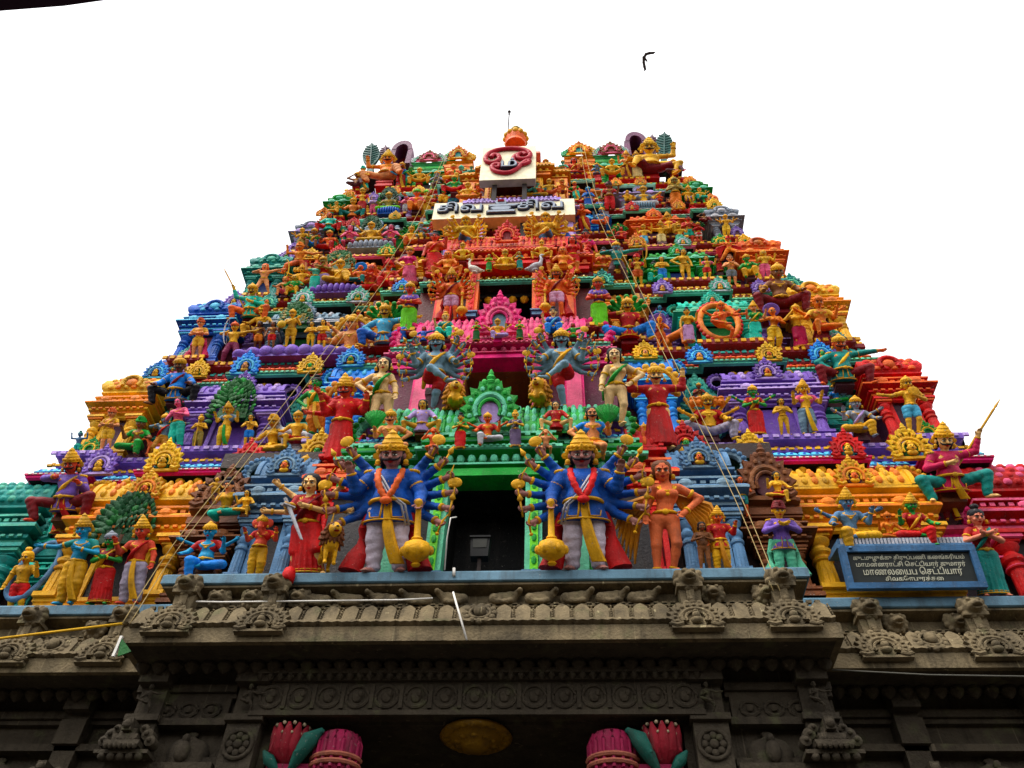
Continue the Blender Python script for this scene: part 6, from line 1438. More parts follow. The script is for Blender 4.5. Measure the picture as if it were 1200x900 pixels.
# the smaller attendants crowding the ledges between the named figures
rnd = random.Random(11)
SKW = dict(amber='golden-skinned', peach='peach-skinned', coral='coral-skinned', steel='grey-skinned', greenskin='green-skinned', skyskin='sky-blue', redskin='red-skinned', umber='brown-skinned', rose='rose-skinned', gold='gold-painted', olive='olive-skinned')
GAW = dict(gold='gold', crimson='crimson', azure='bright blue', teal='teal', lilac='lilac', orange='orange', red='red', green='green', cream='cream', magenta='magenta', yellow='yellow', maroon='maroon', aqua='aqua')
POW = [('hold', 'standing with clasped hands'), ('bless', 'standing with one raised hand'), ('both', 'standing with both hands raised'), ('akimbo', 'standing hand on hip'), ('folded', 'standing arms folded'), ('namaste', 'with joined palms'), ('kneel', 'kneeling'), ('lotus', 'cross-legged'), ('lalita', 'seated one leg down'), ('sit', 'seated')]
SHW = [('slate-blue', 'slate-blue', 'golden', 'golden', 'teal', 'crimson'), ('azure', 'azure', 'purple', 'purple', 'orange', 'red'), ('tan', 'tan', 'grey', 'aqua', 'blue', 'amber'), ('yellow', 'yellow', 'orange', 'green', 'teal', 'coral'), ('olive', 'azure', 'grey', 'coral', 'grey', 'ash-grey'), ('pale blue', 'tan', 'lilac', 'grey', 'green', 'green')]
def filler(t, x, y, z, hgt, where):
    for _ in range(60):
        sk = rnd.choice(list(SKW)); ga = rnd.choice(list(GAW)); po, pw = rnd.choice(POW)
        lb = '%s figure in %s %s %s' % (SKW[sk], GAW[ga], pw, where)
        if lb not in LABELS and len(lb.split()) <= 16: break
    fem = rnd.random() < .35; lo = 'skirt' if fem and po in ('hold', 'bless', 'akimbo', 'folded') else rnd.choice(('dhoti', 'dhoti', 'shorts'))
    q = {'kneel': .62, 'lotus': .6, 'lalita': .74, 'sit': .8}.get(po, 1.)
    S(t, 0, 0, 0, po, sk, lo + ':' + ga, rnd.choice((None, 'blouse:' + rnd.choice(('crimson', 'green', 'gold', 'azure', ga)))), rnd.choice(('cap:gold', 'cap:gold', 'crown:gold', 'bun:black', 'hair:black', 'turban:' + ga)), lb, pos=(x, y, z), hgt=hgt * q, fem=fem, rz=rnd.uniform(-.25, .25), h=.024, drape=rnd.choice((None, None, 'gold', 'red')), sash=rnd.choice((None, 'gold', 'yellow')), jew='gold')
for t in range(1, 7):
    f, e, W0 = TIER[t]; W = halfw(f + .3); H = min(e - f, 2.3) if t < 6 else 1.9
    hh = .60 * H; step = .30 * hh + .12 if t < 3 else .2 * hh + .1
    x = -W + .35
    while x < W - .3:
        b = tierbay(t, x, f); y = yfront(t, b, f) + .14
        if abs(x) > (2.9, 2.9, 2.5, 2.3, 2.1, 1.9, 1.7)[t] and not any(pt == t and abs(px_ - x) < (.20 * hh + .15 * s_ if t < 3 else .13 * hh + .13 * s_) and abs(pz - f) < 1.1 for pt, px_, pz, s_ in PLACED):
            sd = 'left' if x < 0 else 'right'
            if t < 6: i = {'flank': 0, 'mid': 2, 'corner': 4}.get(b); wh = ('by the %s %s, %s storey' % (SHW[t][i + (x > 0)], {'flank': 'side pavilion', 'mid': 'shrine', 'corner': 'corner pavilion'}[b] + ' ' + sd, GNAME[t])) if i is not None else 'in a recess of the %s storey %s' % (GNAME[t], sd)
            else: wh = 'on the topmost storey %s' % sd
            filler(t, x + rnd.uniform(-.05, .05), y, f + .003, hh * rnd.uniform(.85, 1.12), wh)
        x += step
for t in range(0, 6):                                # little figures riding on the arched niches
    f, e, W0 = TIER[t]; H = e - f
    for bay in ('rec', 'rec2'):
        a_, b_ = bay_x(t, bay, f + .3)
        for sd in (-1, 1):
            x = sd * (a_ + b_) / 2; z = f + H * .62
            if t == 0 and bay == 'rec': continue
            filler(t, x, yfront(t, bay, f) + .42, z, H * .30, 'atop the %s niche, %s storey %s' % ('inner' if bay == 'rec' else 'outer', GNAME[t], 'left' if sd < 0 else 'right'))
print('statues', len(PLACED))
import collections
_d = [k for k, v in collections.Counter(LABELS).items() if v > 1]
if _d: print('DUP', _d)
# ------------------------------------------------------------------ the granite gateway under the tower
GATE = thing('stone_gateway', 'dark carved granite gateway carrying the painted tower', 'gateway', T(0, 12, 0)); GINV = T(0, -12, 0)
YL = 10.83                                           # front of the cornice lip of the middle block; the wings stand 0.84 m behind
XB = 5.38
def gplan(d=0, XO=15.):
    return [(-XO, YL + .84), (-XB, YL + .84), (-XB, YL), (XB, YL), (XB, YL + .84), (XO, YL + .84)]
mb = MB()
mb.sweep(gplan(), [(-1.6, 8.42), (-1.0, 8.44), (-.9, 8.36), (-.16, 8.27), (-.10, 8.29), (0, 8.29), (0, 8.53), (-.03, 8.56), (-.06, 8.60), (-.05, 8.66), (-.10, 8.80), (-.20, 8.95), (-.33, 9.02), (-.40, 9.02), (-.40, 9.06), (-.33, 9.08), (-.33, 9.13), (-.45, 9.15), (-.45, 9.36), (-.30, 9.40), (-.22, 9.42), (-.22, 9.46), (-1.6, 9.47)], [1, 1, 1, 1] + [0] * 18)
for x, y, wd in along(gplan(), .295, .05):
    M = T(x, y + .09, 8.80) @ RX(-.42)
    mb.prism([(-wd * .36, -.20), (wd * .36, -.20), (wd * .36, .10), (wd * .15, .17), (0, .20), (-wd * .15, .17), (-wd * .36, .10)], -.035, .06, 0, M)
    for j in range(6): mb.ball(tuple(M @ Vector((wd * .5, -.01, -.16 + .062 * j))), (.018, .02, .02), 5, 4)
    mb.prism([(-wd * .5, -.235), (-wd * .25, -.265), (0, -.245), (wd * .25, -.265), (wd * .5, -.235), (wd * .5, -.20), (-wd * .5, -.20)], -.05, .04, 0, M)
for x, y, wd in along(gplan(), .26, .05): mb.lathe([(.10, 0), (.12, -.05), (.08, -.12), (.02, -.17), (.004, -.18)], T(x, y + .62, 8.30), 7, 1)
for x, y, wd in along(gplan(), .13, .05): mb.box(x - .04, x + .04, y + .33, y + .38, 9.10, 9.15, 0)
obj('cornice', mb.mesh('cornice', [STONE, STONE_SHADE], math.radians(35)), GATE, GINV)
# slate-blue painted kerb the lowest statues stand on
mb = MB(); mb.sweep(gplan(), [(-1.0, 9.46), (-.19, 9.465), (-.17, 9.48), (-.17, 9.63), (-.20, 9.67), (-4.5, 9.672)], [0] * 5)
obj('kerb', mb.mesh('kerb', [painted('kerb_paint', rgb('#5b7d90'), .6, .3, .85)]), GATE, GINV)
# walls and ceiling of the passage
mb = MB(); YW = YL + 1.05; YG = YW + .55
for sd in (-1, 1):
    a, b = sorted((sd * 3.05, sd * 5.30)); mb.box(a, b, YW, YW + 8, 0, 8.42, 0)
    a, b = sorted((sd * 5.30, sd * 15.)); mb.box(a, b, YW + .84, YW + 8, 0, 8.42, 0)
    a, b = sorted((sd * 2.80, sd * 3.04)); mb.box(a, b, YW + .6, YW + 8, 0, 7.5, 1)
mb.box(-3.05, 3.05, YW, YW + 8, 7.52, 8.42, 0); mb.box(-3.05, 3.05, YW + 7.5, YW + 8, 0, 7.52, 1)
for a, b, y in ((-5.30, -3.72, YW), (3.72, 5.30, YW), (-15, -5.3, YW + .84), (5.3, 15, YW + .84)):
    mb.box(a, b, y - .16, y, 7.98, 8.10, 0); mb.box(a, b, y - .10, y, 7.90, 7.975, 0); mb.box(a, b, y - .22, y, 7.42, 7.53, 0); mb.box(a, b, y - .12, y, 6.86, 6.98, 0); mb.box(a, b, y - .28, y, 6.70, 6.84, 0)
mb.box(-15, 15, YW - .5, YW + 1.4, -.05, .5, 0)
obj('gate_wall', mb.mesh('gate_wall', [STONE_SHADE, stone_mat('passage_shade', (.03, .025, .02), (.05, .042, .03))]), GATE, GINV)  # passage lining darker still, shade of the interior put into the stone colour
# beam over the gate with a row of carved medallions
mb = MB(); mb.box(-3.36, 3.36, YW - .30, YW - .01, 7.56, 8.06, 0); mb.box(-3.36, 3.36, YW - .36, YW - .29, 7.50, 7.57, 0); mb.box(-3.36, 3.36, YW - .36, YW - .29, 8.05, 8.12, 0); mb.box(-3.36, 3.36, YW - .45, YW - .01, 8.12, 8.2, 0)
for i in range(15):
    x = -3.1 + 6.2 * i / 14
    mb.tube([(x + .17 * math.cos(a), YW - .305, 7.81 + .17 * math.sin(a)) for a in [2 * PI * k / 14 for k in range(14)]], .03, 6, 0, True)
    mb.ball((x, YW - .30, 7.81), (.09, .06, .10), 8, 6); mb.ball((x + .05, YW - .34, 7.84), (.05, .04, .05), 6, 5)
    if i < 14:
        mb.box(x + .19, x + .25, YW - .33, YW - .30, 7.62, 8.0, 0)
for i in range(44): mb.lathe([(.05, 0), (.06, -.03), (.02, -.09), (.004, -.1)], T(-3.3 + 6.6 * i / 43, YW - .40, 8.12), 6)
obj('frieze_beam', mb.mesh('frieze_beam', [STONE_SHADE], math.radians(35)), GATE, GINV)
for sd in (-1, 1):
    mb = MB()
    a, b = sorted((sd * 3.78, sd * 5.0)); mb.box(a, b, YW - .10, YW - .005, 7.53, 7.90, 0)
    for k in range(3):
        xm = sd * (4.05 + .35 * k); mb.tube([(xm + .14 * math.cos(q), YW - .11, 7.71 + .11 * math.sin(q)) for q in [2 * PI * j / 12 for j in range(12)]], .03, 6, 0, True); mb.ball((xm, YW - .12, 7.71), (.06, .04, .06), 7, 5)
    obj('side_frieze', mb.mesh('side_frieze', [STONE_SHADE], math.radians(35)), GATE, GINV)
# pilasters with carved dancers, lotus rosettes and lion corbels
def dancer_mesh():
    F = Fig('dance', False, 0, 'man', 1.05); return F.body(.024).mesh('dancer')
dm = dancer_mesh().copy(); dm.materials.clear(); dm.materials.append(STONE_SHADE)
for sd in (-1, 1):
    for X, wd, Y in ((3.42, .52, YW), (4.98, .46, YW), (6.55, .42, YW + .84), (8.55, .42, YW + .84), (10.6, .42, YW + .84)):
        mb = MB(); x = sd * X
        mb.box(x - wd / 2, x + wd / 2, Y - .40, Y - .004, 8.02, 8.40, 0, None)
        mb.box(x - wd / 2 + .03, x + wd / 2 - .03, Y - .22, Y - .003, 7.54 if X < 6 else 7.2, 8.02, 0)
        mb.box(x - wd / 2 - .03, x + wd / 2 + .03, Y - .34, Y - .003, 7.44, 7.535, 0) if X < 6 else mb.box(x - wd / 2 + .0, x + wd / 2, Y - .30, Y - .003, 7.5, 7.9, 0)
        mb.box(x - wd / 2 + .01, x + wd / 2 - .01, Y - .26, Y - .002, 0, 7.44 if X < 6 else 7.2, 0)
        p = obj('pilaster', mb.mesh('pilaster', [STONE_SHADE]), GATE, GINV)
        if X < 5.2:
            s = .27; obj('carved_dancer', dm, p, T(x, Y - .30, 7.52) @ RX(.1) @ S3(s))
        if X < 3.6:
            m2 = MB(); m2.tube([(.21 * math.cos(a), -.01, .21 * math.sin(a)) for a in [2 * PI * k / 20 for k in range(20)]], .035, 6, 0, True)
            for k in range(8):
                a = 2 * PI * k / 8; m2.ball((.125 * math.cos(a), -.02, .125 * math.sin(a)), (.055, .03, .055), 8, 5)
            m2.ball((0, -.03, 0), (.07, .04, .07), 8, 5)
            obj('rosette', m2.mesh('rosette', [STONE_SHADE], True), p, T(x, Y - .262, 7.10))
        else:
            m2 = MB()
            for k, (z, w_, dpt) in enumerate(((.14, .20, .34), (.02, .34, .40), (-.12, .52, .46), (-.28, .74, .52))):
                m2.box(-w_ / 2, w_ / 2, -dpt, 0, z - .055, z + .045, 0, None, 1.06, 1.0)
                for q in range(-2 - (k > 1), 3 + (k > 1)): m2.lathe([(.055, .02), (.06, -.02), (.03, -.07), (.004, -.085)], T(q * w_ / (5.2 + 2 * (k > 1)), -dpt + .03, z - .055), 7)
            for sx in (-1, 1):
                for (dx, z, s) in ((.40, -.02, .13), (.50, -.16, .12), (.30, .10, .10)):
                    m2.lathe([(s * .3, -.16), (s, -.12), (s * 1.05, 0), (s, .12), (s * .3, .16)], T(sx * dx, -.20, z) @ RX(PI / 2), 10); m2.ball((sx * dx, -.37, z), (s * .45, .05, s * .45), 7, 5)
            m2.box(-.10, .10, -.52, .0, -.02, .24, 0); m2.ball((0, -.53, .10), (.10, .07, .10), 8, 6); m2.box(-.58, .58, -.40, 0, -.46, -.38, 0)
            for k in range(5): m2.ball((-.4 + .2 * k, -.34, -.50), (.09, .08, .09), 7, 5)
            obj('capital', m2.mesh('capital', [STONE_SHADE], math.radians(50)), p, T(x, Y - .26, 7.16 if X < 6 else 6.92) @ S3(.68, .72, .68))
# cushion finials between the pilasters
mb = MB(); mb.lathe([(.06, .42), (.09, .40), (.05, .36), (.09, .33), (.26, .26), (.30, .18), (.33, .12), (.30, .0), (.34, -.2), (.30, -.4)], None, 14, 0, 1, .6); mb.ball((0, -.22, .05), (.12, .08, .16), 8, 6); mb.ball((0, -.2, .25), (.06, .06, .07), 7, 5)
cm = mb.mesh('cushion_carving', [STONE_SHADE], True)
for x, y in ((-4.22, YW), (4.22, YW), (-7.6, YW + .84), (7.6, YW + .84)): obj('cushion_carving', cm, GATE, GINV @ T(x, y - .05, 6.95))

# lion heads, stems and horseshoe carvings on the cornice
def lion_head():
    P = [el((0, 0, 0), (.15, .14, .14), .03), el((0, -.13, -.05), (.10, .10, .075), .03), el((0, -.20, -.02), (.04, .03, .03), .015), el((-.07, -.12, .07), (.035, .035, .03), .015), el((.07, -.12, .07), (.035, .035, .03), .015), el((0, -.19, -.085), (.07, .06, .02), .01, True),
         el((-.15, -.02, .09), (.05, .04, .06), .02), el((.15, -.02, .09), (.05, .04, .06), .02)]
    for i in range(11):
        a = 2 * PI * i / 11; P.append(el((.17 * math.cos(a), .03, .16 * math.sin(a)), (.055, .07, .055), .02))
    me = Field(P, .017).mesh('lion_head'); me.materials.clear(); me.materials.append(STONE); return me
LH = lion_head()
def stone_arch():
    m = m_arch('umber', 'umber', 'umber', 13); m.materials.clear()
    for _ in range(3): m.materials.append(STONE)
    return m
SA = stone_arch(); mb = MB(); mb.ball((0, -.10, .34), (.09, .08, .11), 9, 6); mb.ball((0, -.08, .2), (.13, .08, .09), 9, 6); mb.ball((0, -.1, .47), (.06, .06, .06), 8, 5); SF = mb.mesh('carved_face', [STONE], True)
mb = MB(); mb.box(-.15, .15, -.06, .10, 0, .32, 0, None, 1.15, 1); mb.box(-.06, .06, -.10, 0, .02, .30, 0); mb.box(-.20, .20, -.14, .14, .30, .36, 0); SM = mb.mesh('stem', [STONE])
def near_x(px, y, z):
    x = 0.
    for _ in range(6): x += (px - proj((x, y, z))[0]) / proj((x, y, z))[2]
    return x
for px in (18, 128, 205, 312, 813, 925, 1030, 1158):
    wing = px < 150 or px > 985; y = YL + (.84 if wing else 0); x = near_x(px, y, 8.8)
    s = .72
    a = obj('arch_ornament', SA, GATE, GINV @ T(x, y - .09, 8.40) @ RX(-.22) @ S3(s, s, .58)); obj('carved_face', SF, a)
    st = obj('stem', SM, GATE, GINV @ T(x, y + .17, 8.92)); obj('lion_head', LH, st, T(0, -.10, .46) @ S3(1.1, 1.0, 1.0))
for px in (60, 1092, 562):
    wing = px < 150 or px > 985; y = YL + (.84 if wing else 0); x = near_x(px, y, 8.75)
    mb = MB()
    for k in range(12):
        a = 2 * PI * k / 12; mb.ball((.22 * math.cos(a), 0, .2 * math.sin(a)), (.06, .05, .06), 7, 5)
    mb.tube([(.16 * math.cos(a), -.02, .15 * math.sin(a)) for a in [2 * PI * k / 16 for k in range(16)]], .03, 6, 0, True)
    mb.ball((0, -.05, 0), (.10, .08, .12), 9, 6)
    obj('face_medallion', mb.mesh('face_medallion', [STONE], True), GATE, GINV @ T(x, y + .06, 8.78) @ RX(-.42))
for px in (250, 290, 345, 837, 900, 103, 150, 1055, 1128):
    wing = px < 185 or px > 970; y = YL + (.84 if wing else 0); x = near_x(px, y, 9.25)
    obj('lion_head', LH, GATE, GINV @ T(x, y + .30, 9.26) @ S3(.95, .9, .95))
# a row of couching bulls under the kerb
def bull_relief():
    P = [el((0, 0, 0), (.24, .12, .13), .04), el((.12, -.02, .07), (.09, .08, .07), .03), rc((.2, -.03, .05), (.27, -.08, .10), .07, .06, .03), el((.29, -.14, .09), (.05, .06, .045), .02), rc((.24, -.06, .15), (.22, -.08, .22), .02, .012, .01), rc((.31, -.06, .15), (.34, -.08, .21), .02, .012, .01),
         rc((-.12, -.08, -.08), (.06, -.13, -.12), .05, .035, .02), rc((.14, -.09, -.07), (.02, -.14, -.12), .045, .03, .02), el((-.16, -.05, -.02), (.10, .10, .10), .03)]
    me = Field(P, .018).mesh('bull_relief'); me.materials.clear(); me.materials.append(STONE); return me
BRM = bull_relief()
for px in (372, 410, 450, 490, 532, 590, 632, 674, 715, 752):
    x = near_x(px, YL + .36, 9.25); sd = 1 if px > 560 else -1
    obj('bull_relief', BRM, GATE, GINV @ T(x, YL + .40, 9.25) @ S3(sd * .92, 1, .95))
# gilt lotus boss on the ceiling, painted lotus corbels in the gate
q = on_level(558, 862, 7.5); mb = MB()
mb.lathe([(.52, 0), (.55, -.05), (.48, -.09), (.40, -.07), (.36, -.13), (.24, -.15), (.18, -.22), (.05, -.25), (.004, -.26)], None, 28, 0)
for k in range(20):
    a = 2 * PI * k / 20; mb.ball((.45 * math.cos(a), .45 * math.sin(a), -.06), (.07, .07, .04), 7, 5)
    if k % 2: mb.ball((.28 * math.cos(a), .28 * math.sin(a), -.13), (.06, .06, .04), 7, 5)
obj('lotus_boss', mb.mesh('lotus_boss', [painted('old_gilt', rgb('#9a721a'), .5, .6, .9)], True), GATE, GINV @ T(q.x, q.y, 7.515))
for sd in (-1, 1):
    mb = MB()
    # drum-shaped bracket, bud, two leaves
    mb.lathe([(.30, -.34), (.33, -.30), (.33, .1), (.30, .2), (.24, .26)], T(-.62 * -1, 0, -.30) @ S3(1, .8, 1), 16, 0)
    for k in range(9):
        a = PI + PI * k / 8; mb.tube([(.62 + .335 * math.cos(a), .27 * math.sin(a), -.62), (.62 + .335 * math.cos(a), .27 * math.sin(a), -.22), (.62 + .28 * math.cos(a), .22 * math.sin(a), -.08)], .03, 6, 0)
    for z in (-.44, -.54): mb.tube([(.62 + .36 * math.cos(a), .29 * math.sin(a), z) for a in [PI + PI * k / 10 for k in range(11)]], .035, 6, 2)
    mb.box(.28, .95, -.02, .3, -1.1, -.60, 2)
    mb.box(-.35, .9, -.12, .3, -.95, -.52, 0)
    for k in range(7):
        a = PI * .95 + PI * 1.1 * k / 6
        mb.tube([(-.10, 0, -.52), (-.10 + .20 * math.cos(a), .16 * math.sin(a) - .06, -.32), (-.10 + .22 * math.cos(a), .18 * math.sin(a) - .06, -.12), (-.10 + .27 * math.cos(a), .22 * math.sin(a) - .06, .03)], [.04, .10, .085, .02], 8, 3)
    for k in range(6):
        a = PI + PI * k / 5; mb.ball((-.10 + .25 * math.cos(a), .2 * math.sin(a) - .08, .02), .03, 6, 4, 4); mb.ball((-.10 + .23 * math.cos(a), .2 * math.sin(a) - .10, -.13), .022, 6, 4, 4)
    mb.tube([(-.0, -.08, -.60), (.12, -.20, -.44), (.24, -.24, -.22), (.40, -.22, -.06)], [.05, .10, .13, .03], 9, 1)
    mb.tube([(-.2, -.08, -.60), (-.32, -.16, -.48), (-.42, -.18, -.36)], [.05, .09, .02], 9, 1)
    for k in range(7): mb.ball((.10 + .05 * k, -.28 + .01 * k, -.42 + .055 * k), (.035, .03, .035), 6, 4, 1)
    obj('lotus_corbel', mb.mesh('lotus_corbel', [painted('dusty_' + k_, rgb(c_), .6, .5, .95) for k_, c_ in (('pink', '#9a1c48'), ('green', '#1c5c50'), ('salmon', '#a8604c'), ('red', '#961c2c'), ('cream', '#b8a888'))], math.radians(50)), GATE, GINV @ T(sd * -2.62 * -1, YW - .02, 7.40) @ S3(-sd, 1, 1))
# ------------------------------------------------------------------ signs, ropes, lamp, bird, ground
def text_mesh(s, size, depth, mats, bevel=0., sx=1.):
    c = bpy.data.curves.new('text', 'FONT'); c.body = s; c.size = size; c.extrude = depth; c.align_x = 'CENTER'; c.align_y = 'CENTER'; c.bevel_depth = bevel
    o = bpy.data.objects.new('text', c); COL.objects.link(o)
    bpy.context.view_layer.update()
    me = bpy.data.meshes.new_from_object(o.evaluated_get(bpy.context.evaluated_depsgraph_get()))
    bpy.data.objects.remove(o); me.materials.clear()
    for m in mats: me.materials.append(m)
    for p in me.polygons: p.material_index = 0
    return me
def flat(name, col, rough=.5):
    m, nt_, b = new_mat(name); n1 = node(nt_, 'ShaderNodeTexNoise'); n1.inputs['Scale'].default_value = 6; n1.inputs['Detail'].default_value = 6
    gp = node(nt_, 'ShaderNodeNewGeometry'); link(nt_, gp, 'Position', n1, 'Vector'); r = node(nt_, 'ShaderNodeMapRange'); r.inputs[1].default_value = .35; r.inputs[2].default_value = .7; r.inputs[3].default_value = 1.05; r.inputs[4].default_value = .82; link(nt_, n1, 'Fac', r, 0)
    h = node(nt_, 'ShaderNodeHueSaturation'); h.inputs['Color'].default_value = (*col, 1); link(nt_, r, 0, h, 'Value'); link(nt_, h, 0, b, 'Base Color'); b.inputs['Roughness'].default_value = rough + .15; b.inputs['Specular IOR Level'].default_value = .15; return m
BOARD = flat('board_cream', rgb('#efe4c2'), .5); BOARDU = flat('board_side', rgb('#d8a878')); LETTER = flat('letter_grey', rgb('#8d97a6'), .5); LETTERD = flat('letter_edge', rgb('#23263a')); SIGNRED = flat('sign_red', rgb('#a8142c'), .35)
FACE = RX(PI / 2)                                     # text stands up facing the viewer
# long board: two words and an emblem
ys = bat(27.0) - 1.15
a = on_plane(510, 237, ys); b = on_plane(673, 234, ys); c_ = on_plane(509, 255.5, ys)
x0, x1, zt = a.x, b.x, (a.z + b.z) / 2; zb = zt - (a.z - c_.z); W = x1 - x0; Hh = zt - zb
sb = thing('signboard', 'long cream signboard with raised grey letters and an emblem between two words', 'signboard', T((x0 + x1) / 2, ys, zb))
mb = MB(); mb.box(-W / 2, W / 2, 0, .40, 0, Hh, 0); mb.f[0:1] = mb.f[0:1]; mb.m = [1, 0, 0, 0, 0, 0]; obj('board', mb.mesh('board', [BOARD, BOARDU]), sb)
for sx in (-.31, .26):
    for nm, dp, bv, mt, yy in (('letters', .05, .0, LETTER, -.06), ('letter_backing', .03, .022, LETTERD, -.02)):
        me = text_mesh('சிவ', Hh * .66, dp, [mt], bv); o = obj(nm, me, sb, T(sx * W + (.02 if nm == 'letter_backing' else 0), yy, Hh * .52) @ FACE @ S3(1.12, 1, 1))
mb = MB(); L = Hh
for k, (s_, m_, y0_) in enumerate(((1.0, 1, -.06), (.86, 0, -.10))):
    e_ = .04 * (1 - s_) / .14
    mb.prism([(-.52 + e_, .10 * L + e_), (.55 - e_, .10 * L + e_), (.55 - e_, .30 * L - e_), (-.52 + e_, .30 * L - e_)], y0_, 0, m_)
    mb.prism([(-.30 + e_, .28 * L), (.34 - e_, .28 * L), (.42 - e_, .44 * L), (.22, .50 * L), (-.22, .50 * L), (-.42 + e_, .42 * L)], y0_ - .004, 0, m_)
    mb.prism([(-.46 + e_, .48 * L + e_), (.50, .48 * L + e_), (.72 - e_, .60 * L + e_), (.72 - e_, .70 * L - e_), (-.46 + e_, .70 * L - e_)], y0_ - .008, 0, m_)
    mb.prism([(-.22 + e_, .68 * L), (.22 - e_, .68 * L), (.24 - e_, .85 * L), (.14, 1.03 * L - e_), (-.14, 1.03 * L - e_), (-.24 + e_, .85 * L)], y0_ - .012, 0, m_)
mb.tube([(-.12, -.13, .83 * L), (.12, -.13, .83 * L)], .03, 6, 2); mb.tube([(-.12, -.13, .90 * L), (.12, -.13, .90 * L)], .03, 6, 2)
obj('emblem', mb.mesh('emblem', [LETTER, LETTERD, SIGNRED]), sb, T(-.02 * W, 0, Hh * .06) @ S3(.86, 1, .86))
IRON = flat('dark_iron', rgb('#2c2422'), .6)
# framed box with the red syllable
yo = bat(31.) - 1.75
a = on_plane(566, 173, yo); b = on_plane(628, 171, yo); c_ = on_plane(566, 211, yo)
ox0, ox1, ozt = a.x, b.x, (a.z + b.z) / 2; ozb = ozt - (a.z - c_.z); OW = ox1 - ox0; OH = ozt - ozb
ob = thing('symbol_box', 'cream box sign with a large curling red symbol at the top of the tower', 'signboard', T((ox0 + ox1) / 2, yo, ozb))
mb = MB(); mb.box(-OW / 2, OW / 2, 0, .28, 0, OH, 0); mb.m = [1, 0, 0, 0, 0, 0]; obj('box', mb.mesh('box', [BOARD, flat('box_side', rgb('#b8b48c'))]), ob)
def uv(u, v): return ((u - .5) * OW * .93, -.09, (1 - (.06 + v * .90)) * OH)
pts = [uv(*q) for q in ((.17, .36), (.17, .42), (.21, .44), (.26, .41), (.28, .35), (.24, .28), (.16, .27), (.09, .33), (.07, .42), (.12, .50), (.20, .52), (.28, .48), (.31, .38), (.28, .28), (.22, .22))]
pts = [uv(*q) for q in ((.155, .36), (.20, .27), (.285, .29), (.32, .39), (.28, .49), (.18, .54), (.07, .48), (.05, .34), (.12, .19), (.28, .09), (.50, .06), (.72, .09), (.87, .18), (.93, .31), (.88, .42), (.77, .45), (.68, .39), (.69, .29), (.78, .25), (.84, .31))]
pts2 = [uv(*q) for q in ((.70, .27), (.61, .36), (.60, .48), (.66, .60), (.76, .64), (.88, .59), (.92, .53), (.86, .52), (.76, .63), (.68, .76), (.54, .88), (.36, .87), (.22, .78), (.19, .66), (.26, .59), (.33, .62), (.31, .70), (.25, .70))]
def smooth(P, n=5):
    P = [Vector(p) for p in P]; out = []
    for i in range(len(P) - 1):
        p0, p1, p2, p3 = P[max(i - 1, 0)], P[i], P[i + 1], P[min(i + 2, len(P) - 1)]
        for k in range(n):
            t = k / n; out.append(.5 * ((2 * p1) + (p2 - p0) * t + (2 * p0 - 5 * p1 + 4 * p2 - p3) * t * t + (3 * p1 - p0 - 3 * p2 + p3) * t ** 3))
    return out + [P[-1]]
mb = MB(); mb.tube(smooth(pts), .088, 8); mb.tube(smooth(pts2), .082, 8)
obj('red_symbol', mb.mesh('red_symbol', [SIGNRED], True), ob, S3(1, .8, 1))
me = text_mesh('ம்', OH * .30, .06, [LETTERD], .02); obj('small_letter', me, ob, T(*uv(.52, .68)) @ FACE); me = text_mesh('ம்', OH * .30, .02, [LETTER], 0); obj('small_letter_face', me, ob, T(*uv(.52, .68)) @ T(0, -.09, 0) @ FACE)
# orange crown and rod above the box
p = on_plane(604, 171, yo + 1.0); h = height_to(p, 153)
cr = thing('orange_finial', 'orange lotus-shaped finial crowning the tower above the red symbol', 'finial', T(*p))
mb = MB(); mb.lathe([(.78, 0), (.80, .1), (.70, .14), (.74, .22), (.82, .34), (.86, .5), (.78, .56), (.5, .6), (.3, .7), (.2, .8), (.24, .86), (.1, .95), (.02, 1.0)], S3(.50, .46, h * .85), 20, 0)
for k in range(12): a = 2 * PI * k / 12; mb.ball((.40 * math.cos(a), .36 * math.sin(a), h * .44), (.12, .11, h * .11), 8, 6, 1)
obj('lotus', mb.mesh('lotus', [pmat('coral'), pmat('gold')], math.radians(50)), cr); mb = MB(); mb.lathe([(.16, .86 * h), (.22, .93 * h), (.12, 1.0 * h), (.16, 1.04 * h), (.01, 1.1 * h)], T(0, -.1, -.12 * h), 10); obj('knob', mb.mesh('knob', [pmat('olive')], True), cr)
mb = MB(); mb.box(-.95, .95, .25, 1.6, -.14, .0); mb.box(-.7, .7, .4, 1.4, -2.6, -.14); obj('plinth', mb.mesh('plinth', [pmat('salmon')]), cr)
q = on_plane(595, 158, yo + 2.0); hq = height_to(q, 131); mb = MB(); mb.tube([(0, 0, -2.6), (0, 0, hq)], .025, 6); mb.ball((0, 0, hq), .075, 8, 6); mb.ball((0, 0, hq - .25), .045, 8, 6)
o = obj('lightning_rod', mb.mesh('lightning_rod', [IRON], True), None, T(*q)); tag(o, 'thin dark lightning rod with a ball tip above the orange finial', 'lightning rod')
# iron posts under both boards
for px, ptop, pbot, yy, lb in ((568, 262, 291, ys + .3, 'dark iron post under the left part of the long signboard'), (613, 259, 288, ys + .3, 'dark iron post under the right part of the long signboard'), (580, 216, 236, yo + .25, 'left dark iron post under the symbol box'), (615, 214, 234, yo + .25, 'right dark iron post under the symbol box')):
    q = on_plane(px, ptop, yy); qb = on_plane(px, pbot, yy); L = q.z - qb.z + .5
    mb = MB(); mb.box(-.075, .075, -.075, .075, -L, .3); mb.box(-.13, .13, -.13, .13, -L - .03, -L + .06); o = obj('sign_post', mb.mesh('sign_post', [IRON]), None, T(*q)); tag(o, lb, 'post', 'iron posts holding the signboards')
